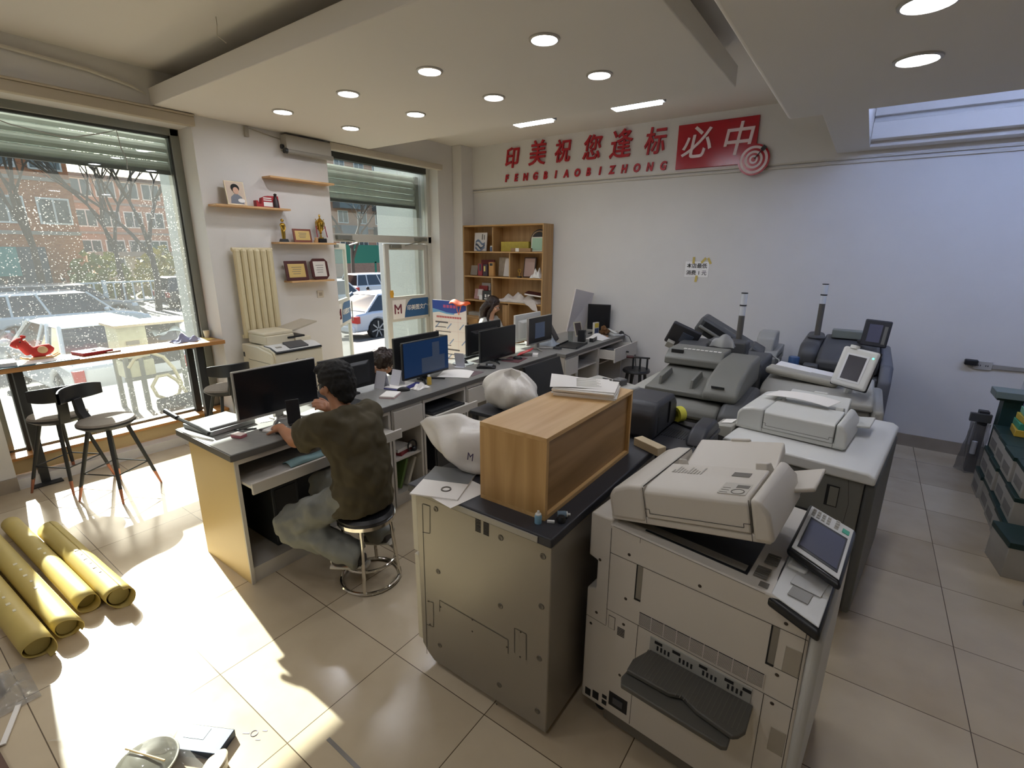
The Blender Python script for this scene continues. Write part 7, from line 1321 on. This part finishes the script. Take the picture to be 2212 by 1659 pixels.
for k in range(3): gl_.box(-.17 + .17 * k, -.167 + .17 * k, -.0108, -.0102, .05, 1.0)
part('grid_lines', gl_, M('poster_pink', 'd0b0b0', .5), ps, world=False); part('easel_leg', B().tube([(0, .02, 1.1), (0, .13, 0)], .012, 6), ALU, ps, world=False)
ob = thing('orange_bag', 'orange drawstring bag hung over the poster corner', 'bag', (-4.98, 5.62, 1.14)); part('cloth', B().grid(lambda u, v: (-5.17 + .4 * u + .03 * v, 5.585 + .1 * math.sin(PI * u) * (v - .5), 1.24 + .035 * math.sin(PI * u) * math.sin(PI * v) + .02 * math.sin(8 * u) - .06 * abs(v - .5)), 18, 8), M('bag_orange', 'dd5a26', .6), ob, smooth=True, solid=.006); part('strap', B().tube([(-5.0, 5.56, 1.23), (-4.98, 5.555, 1.12), (-4.95, 5.555, 1.06), (-4.93, 5.555, 1.12), (-4.9, 5.56, 1.22)], .006, 6), M('strap_orange', 'e2794f', .6), ob)
# ---------------------------------------------------------------- paper cartons at the right
LID = M('carton_lid_green', '17332f', .5); CBODY = M('carton_pale', 'a8a49b', .65, var=.05)
def carton(x, y, z, label, rz=0, group='paper cartons stacked at right', s=(.42, .28, .195), mark=False):
    t = thing('paper_carton', label, 'box', (x, y, z), rz, group); a, b_, h = s
    part('body', B().box(-a / 2, a / 2, -b_ / 2, b_ / 2, 0, h * .9), CBODY, t, world=False, bev=.003); part('lid', B().box(-a / 2 - .004, a / 2 + .004, -b_ / 2 - .004, b_ / 2 + .004, h * .84, h), LID, t, world=False, bev=.003)
    if mark:
        part('printed_mark', B().at((.02, -b_ / 2 - .0025, h * .3), (PI / 2, 0, 0)).ring((0, 0, 0), .018, .004, 16, 5).box(.03, .12, -.012, .01, -.001, .001), M('mark_dark', '3e3c39', .5), t, world=False); part('lid_mark', B().at((.06, -b_ / 2 - .005, h * .8), (PI / 2, 0, 0)).ring((0, 0, 0), .014, .003, 16, 5).box(.022, .1, -.008, .008, -.001, .001), PAPER, t, world=False)
    else: part('side_label', B().box(-a / 2 - .0015, -a / 2 + .001, -b_ * .35, b_ * .35, .03, h * .5), M('label_dull', '7d7a74', .6), t, world=False)
    return t
col_ = ('nearest', 'second nearest', 'second farthest', 'farthest'); row_ = ('bottom', 'middle', 'top')
for r in range(3):
    for c in range(4): carton(1.27 + .008 * ((r + c) % 3) - .012 * (2 - r), 4.62 + .295 * c, .197 * r, 'dark lidded paper carton, %s one in the %s layer of the right-hand stack' % (col_[c], row_[r]))
carton(1.22, 4.22, 0, 'lone paper carton with a dark green lid standing before the stack', .12, None, (.5, .3, .25), True)
single('white_case', B().at((1.24, 3.72, 0), (0, 0, .5)).box(-.16, .2, -.13, .13, 0, .1), M('case_white', 'a5a5a8', .5), 'white case on the floor nearest at the right edge', 'case', bev=.012)
z = .592
for i, (c, h, lb) in enumerate((('c9a63a', .055, 'yellow paper ream, lowest in the coloured pile on the cartons'), ('3f9a78', .055, 'green paper ream, second from the bottom of the coloured pile'), ('cdb13e', .05, 'yellow paper ream in the middle of the coloured pile'), ('7fc2a5', .05, 'mint paper ream, second from the top of the coloured pile'), ('8d80ae', .05, 'lilac paper ream on top of the coloured pile'))):
    t = thing('paper_ream', lb, 'paper ream', (1.3 + .01 * i, 5.44 + .008 * (i % 2), z + .0005 * i), .05 * ((i % 3) - 1), 'coloured reams on the cartons'); part('wrapper', B().box(-.15, .15, -.105, .105, 0, h), M('ream_' + c, c, .5), t, world=False, bev=.004); part('end_label', B().box(-.05, .1, -.1065, -.105, h * .25, h * .75), M('ream_label', 'cfc9b0', .5), t, world=False); z += h
t = thing('display_stand', 'dark green stand with a flat pale top behind the coloured reams', 'stand', (1.2, 5.85, 0)); part('column', B().box(1.12, 1.3, 5.78, 5.92, 0, .78), LID, t); part('top', B().box(1.05, 1.36, 5.74, 5.96, .8, .86), M('stand_sage', '74807a', .5), t, bev=.004); part('neck', B().box(1.07, 1.32, 5.76, 5.94, .78, .8), LID, t)
t = thing('wrapped_parts', 'plastic wrapped grey parts at the far end of the carton stack', 'package', (1.02, 5.95, 0)); crm = B().grid(lambda u, v: (1.06 + (.075 + .02 * math.sin(9 * u * PI + 6 * v)) * math.cos(2 * PI * u) * (1.15 - .4 * v), 6.05 + (.1 + .02 * math.sin(7 * PI * u + 9 * v)) * math.sin(2 * PI * u), .005 + .48 * v), 24, 10); part('wrap', crm, M('wrap_grey', '8b8a8a', .2, alpha=.5), t, smooth=True); part('tube', B().cyl((1.03, 5.9, .22), (1.03, 5.9, .34), .02), M('tube_white', 'b5b5b8', .4), t); part('grey_bar', B().box(.97, 1.12, 6.0, 6.04, .5, .58), DG, t, bev=.004); part('core', B().box(1.03, 1.1, 6.02, 6.1, 0, .6), DG2, t)
single('white_rod', B().cyl((1.28, 6.3, .0), (1.36, 6.38, 1.25), .012), M('rod_white', 'bfbec0', .4), 'thin white rod leaning on the back wall behind the carton stack', 'rod')
# ---------------------------------------------------------------- floor, lower left
KRAFT = M('roll_yellow', 'c2ad62', .55, var=.06, vscale=4)
def roll(y0, y1, x0, x1, r, label, seed):
    t = thing('paper_roll', label, 'paper roll', ((x0 + x1) / 2, (y0 + y1) / 2, 0), group='yellow paper rolls on the floor'); rnd = random.Random(seed)
    a0, a1 = rnd.uniform(0, 6), rnd.uniform(0, 6); n = 40
    def f(u, v):
        an = u * 2 * PI * 1.12; rr_ = r * (1 + .05 * u) * (1 + .06 * math.sin(3 * an + a0) * v ** 6)
        x = x0 + (x1 - x0) * v - (.05 * max(0, math.sin(an * .5 + a1)) if v > .98 else 0); return (x, y0 + (y1 - y0) * v + rr_ * math.cos(an + a1), r * 1.06 + rr_ * math.sin(an + a1))
    part('paper', B().grid(f, n, 14), KRAFT, t, smooth=True, solid=.003); part('core', B().cyl((x0 + .03, y0, r * 1.06), (x1 - .06, y1 - (y1 - y0) * .03, r * 1.06), r * .82), M('roll_core', '8f8148', .6), t)
    pr_ = B()
    for k in range(6): xx = x0 + (x1 - x0) * (.45 + .06 * k); yy = y0 + (y1 - y0) * (.45 + .06 * k); pr_.box(xx, xx + .025, yy - .012 + .006 * (k % 2), yy + .006, 2.11 * r, 2.13 * r)
    part('pale_print', pr_, M('print_pale', 'd8d0b0', .5), t)['kind'] = 'stuff'
roll(.19, .275, -4.6, -3.06, .06, 'yellow paper roll nearest the lower left corner', 1); roll(.325, .4, -4.75, -3.12, .053, 'second yellow paper roll from the front of the four', 2); roll(.465, .525, -4.8, -3.3, .05, 'third yellow paper roll from the front of the four', 3); roll(.6, .645, -4.45, -3.17, .06, 'farthest yellow paper roll, its flared end by the sunlight', 4)
t = thing('plastic_packet', 'clear plastic packet with a white strip at the left edge of the floor', 'packet', (-2.93, .1, 0)); part('film', B().grid(lambda u, v: (-3.12 + .32 * u, .05 + .16 * v, .004 + .05 * math.sin(PI * u) * math.sin(PI * v) * (1 + .6 * math.sin(22 * u + 8 * v))), 18, 12), M('film_glossy', 'b5b3ae', .12, alpha=.45), t, smooth=True); part('white_strip', B().at((-2.8, .13, .004), (0, 0, -.4)).box(-.03, .2, -.01, .01, 0, .006), PAPER, t); part('dark_content', B().box(-3.1, -2.95, .06, .12, 0, .02), M('content_brown', '574a40', .6), t)
FILM = M('film_clear', 'cfccc6', .08, alpha=.28)
t = thing('clear_bag', 'torn clear plastic bag on the floor at the bottom left', 'bag', (-2.25, .35, 0)); part('film', B().grid(lambda u, v: (-2.5 + .62 * u + .04 * math.sin(9 * v), .16 + .34 * v + .05 * math.sin(7 * u), .005 + .1 * math.sin(PI * u) * (.3 + v) * (.8 + .3 * math.sin(13 * u + 5 * v))), 26, 16), FILM, t, smooth=True)
t = thing('lidded_bowl', 'black plastic bowl with a clear lid inside the torn plastic bag', 'bowl', (-2.0, .36, 0)); part('bowl', B().lathe([(.06, 0), (.1, .05), (.105, .052), (.095, .052), (.055, .006), (0, .006)], 30, (-2.0, .36, .0)), BLK2, t); part('lid', B().lathe([(.105, .052), (.108, .06), (.08, .075), (0, .08)], 30, (-2.0, .36, 0)), M('lid_smoke', '7d7a6e', .1, alpha=.55), t); part('lid_rim', B().ring((-2.0, .36, .058), .106, .005, 36, 6), M('rim_pale', 'b5b2a6', .2), t); part('chopstick', B().tube([(-2.1, .33, .085), (-1.92, .4, .088)], .004, 6), M('chopstick_wood', 'c7ab7a', .6), t)
t = thing('blue_packet', 'dark blue flat packet with a pale label at the bottom left', 'packet', (-1.96, .53, 0), .5); part('packet', B().box(-.09, .12, -.05, .06, 0, .035), M('packet_navy', '26344a', .5), t, world=False, bev=.003); part('label', B().box(-.07, .02, .0, .05, .035, .0362), M('packet_label', '9aa5b0', .5), t, world=False)
t = thing('cup_lid', 'pale round lid lying at the bottom left beside the blue packet', 'lid', (-1.8, .52, 0)); part('disc', B().at((-1.8, .52, .035), (.35, -.3, 0)).lathe([(0, -.004), (.052, -.004), (.055, .0), (.052, .004), (0, .004)], 30), M('lid_beige', 'b5a58c', .5), t); part('bowl', B().at((-1.8, .52, .028), (.35, -.3, 0)).lathe([(.03, -.04), (.05, -.004), (.046, -.004), (.028, -.036), (0, -.036)], 26), M('bowl_pale', 'c9c2b4', .4), t)
single('wood_strip', B().at((-2.5, .03, 0), (0, 0, .05)).box(-.3, .06, -.012, .012, 0, .03), M('strip_brown', '5c4032', .6), 'brown wooden strip at the bottom left corner', 'strip'); single('yellow_strip', B().at((-2.5, -.02, 0), (0, 0, .05)).box(-.3, .06, -.012, .012, 0, .03), M('strip_yellow', 'b9a76a', .6), 'yellow strip beside the brown wooden strip at bottom left', 'strip')
single('metal_floor_strip', B().at((-1.55, .86, 0), (0, 0, -.02)).box(-.005, .28, -.008, .008, 0, .002), M('strip_steel', '8d8a88', .35, .6), 'thin worn metal strip set between the floor tiles', 'strip')
single('ink_mark', B().at((-1.83, .69, .0003), (0, 0, .6)).ring((0, 0, .0), .014, .002, 12, 4).box(-.05, -.02, -.003, .003, 0, .0008).box(.03, .05, .01, .016, 0, .0008).box(.02, .04, -.03, -.026, 0, .0008), M('ink_violet', '6d6878', .6), 'small violet ink scribble on the floor tile', 'mark')
t = thing('film_bag', 'crumpled clear film bag on the back of the dark grey central copier', 'bag', (-1.0, 4.5, 1.2)); part('film', B().grid(lambda u, v: (-1.05 + .2 * u, 4.46 + .08 * v + .02 * math.sin(9 * u), 1.205 + .1 * (math.sin(PI * u) * math.sin(PI * v)) ** .5 * (1 + .18 * math.sin(8 * u + 5 * v))), 18, 14), M('film_milky', 'cfd0d0', .12, alpha=.45), t, smooth=True)
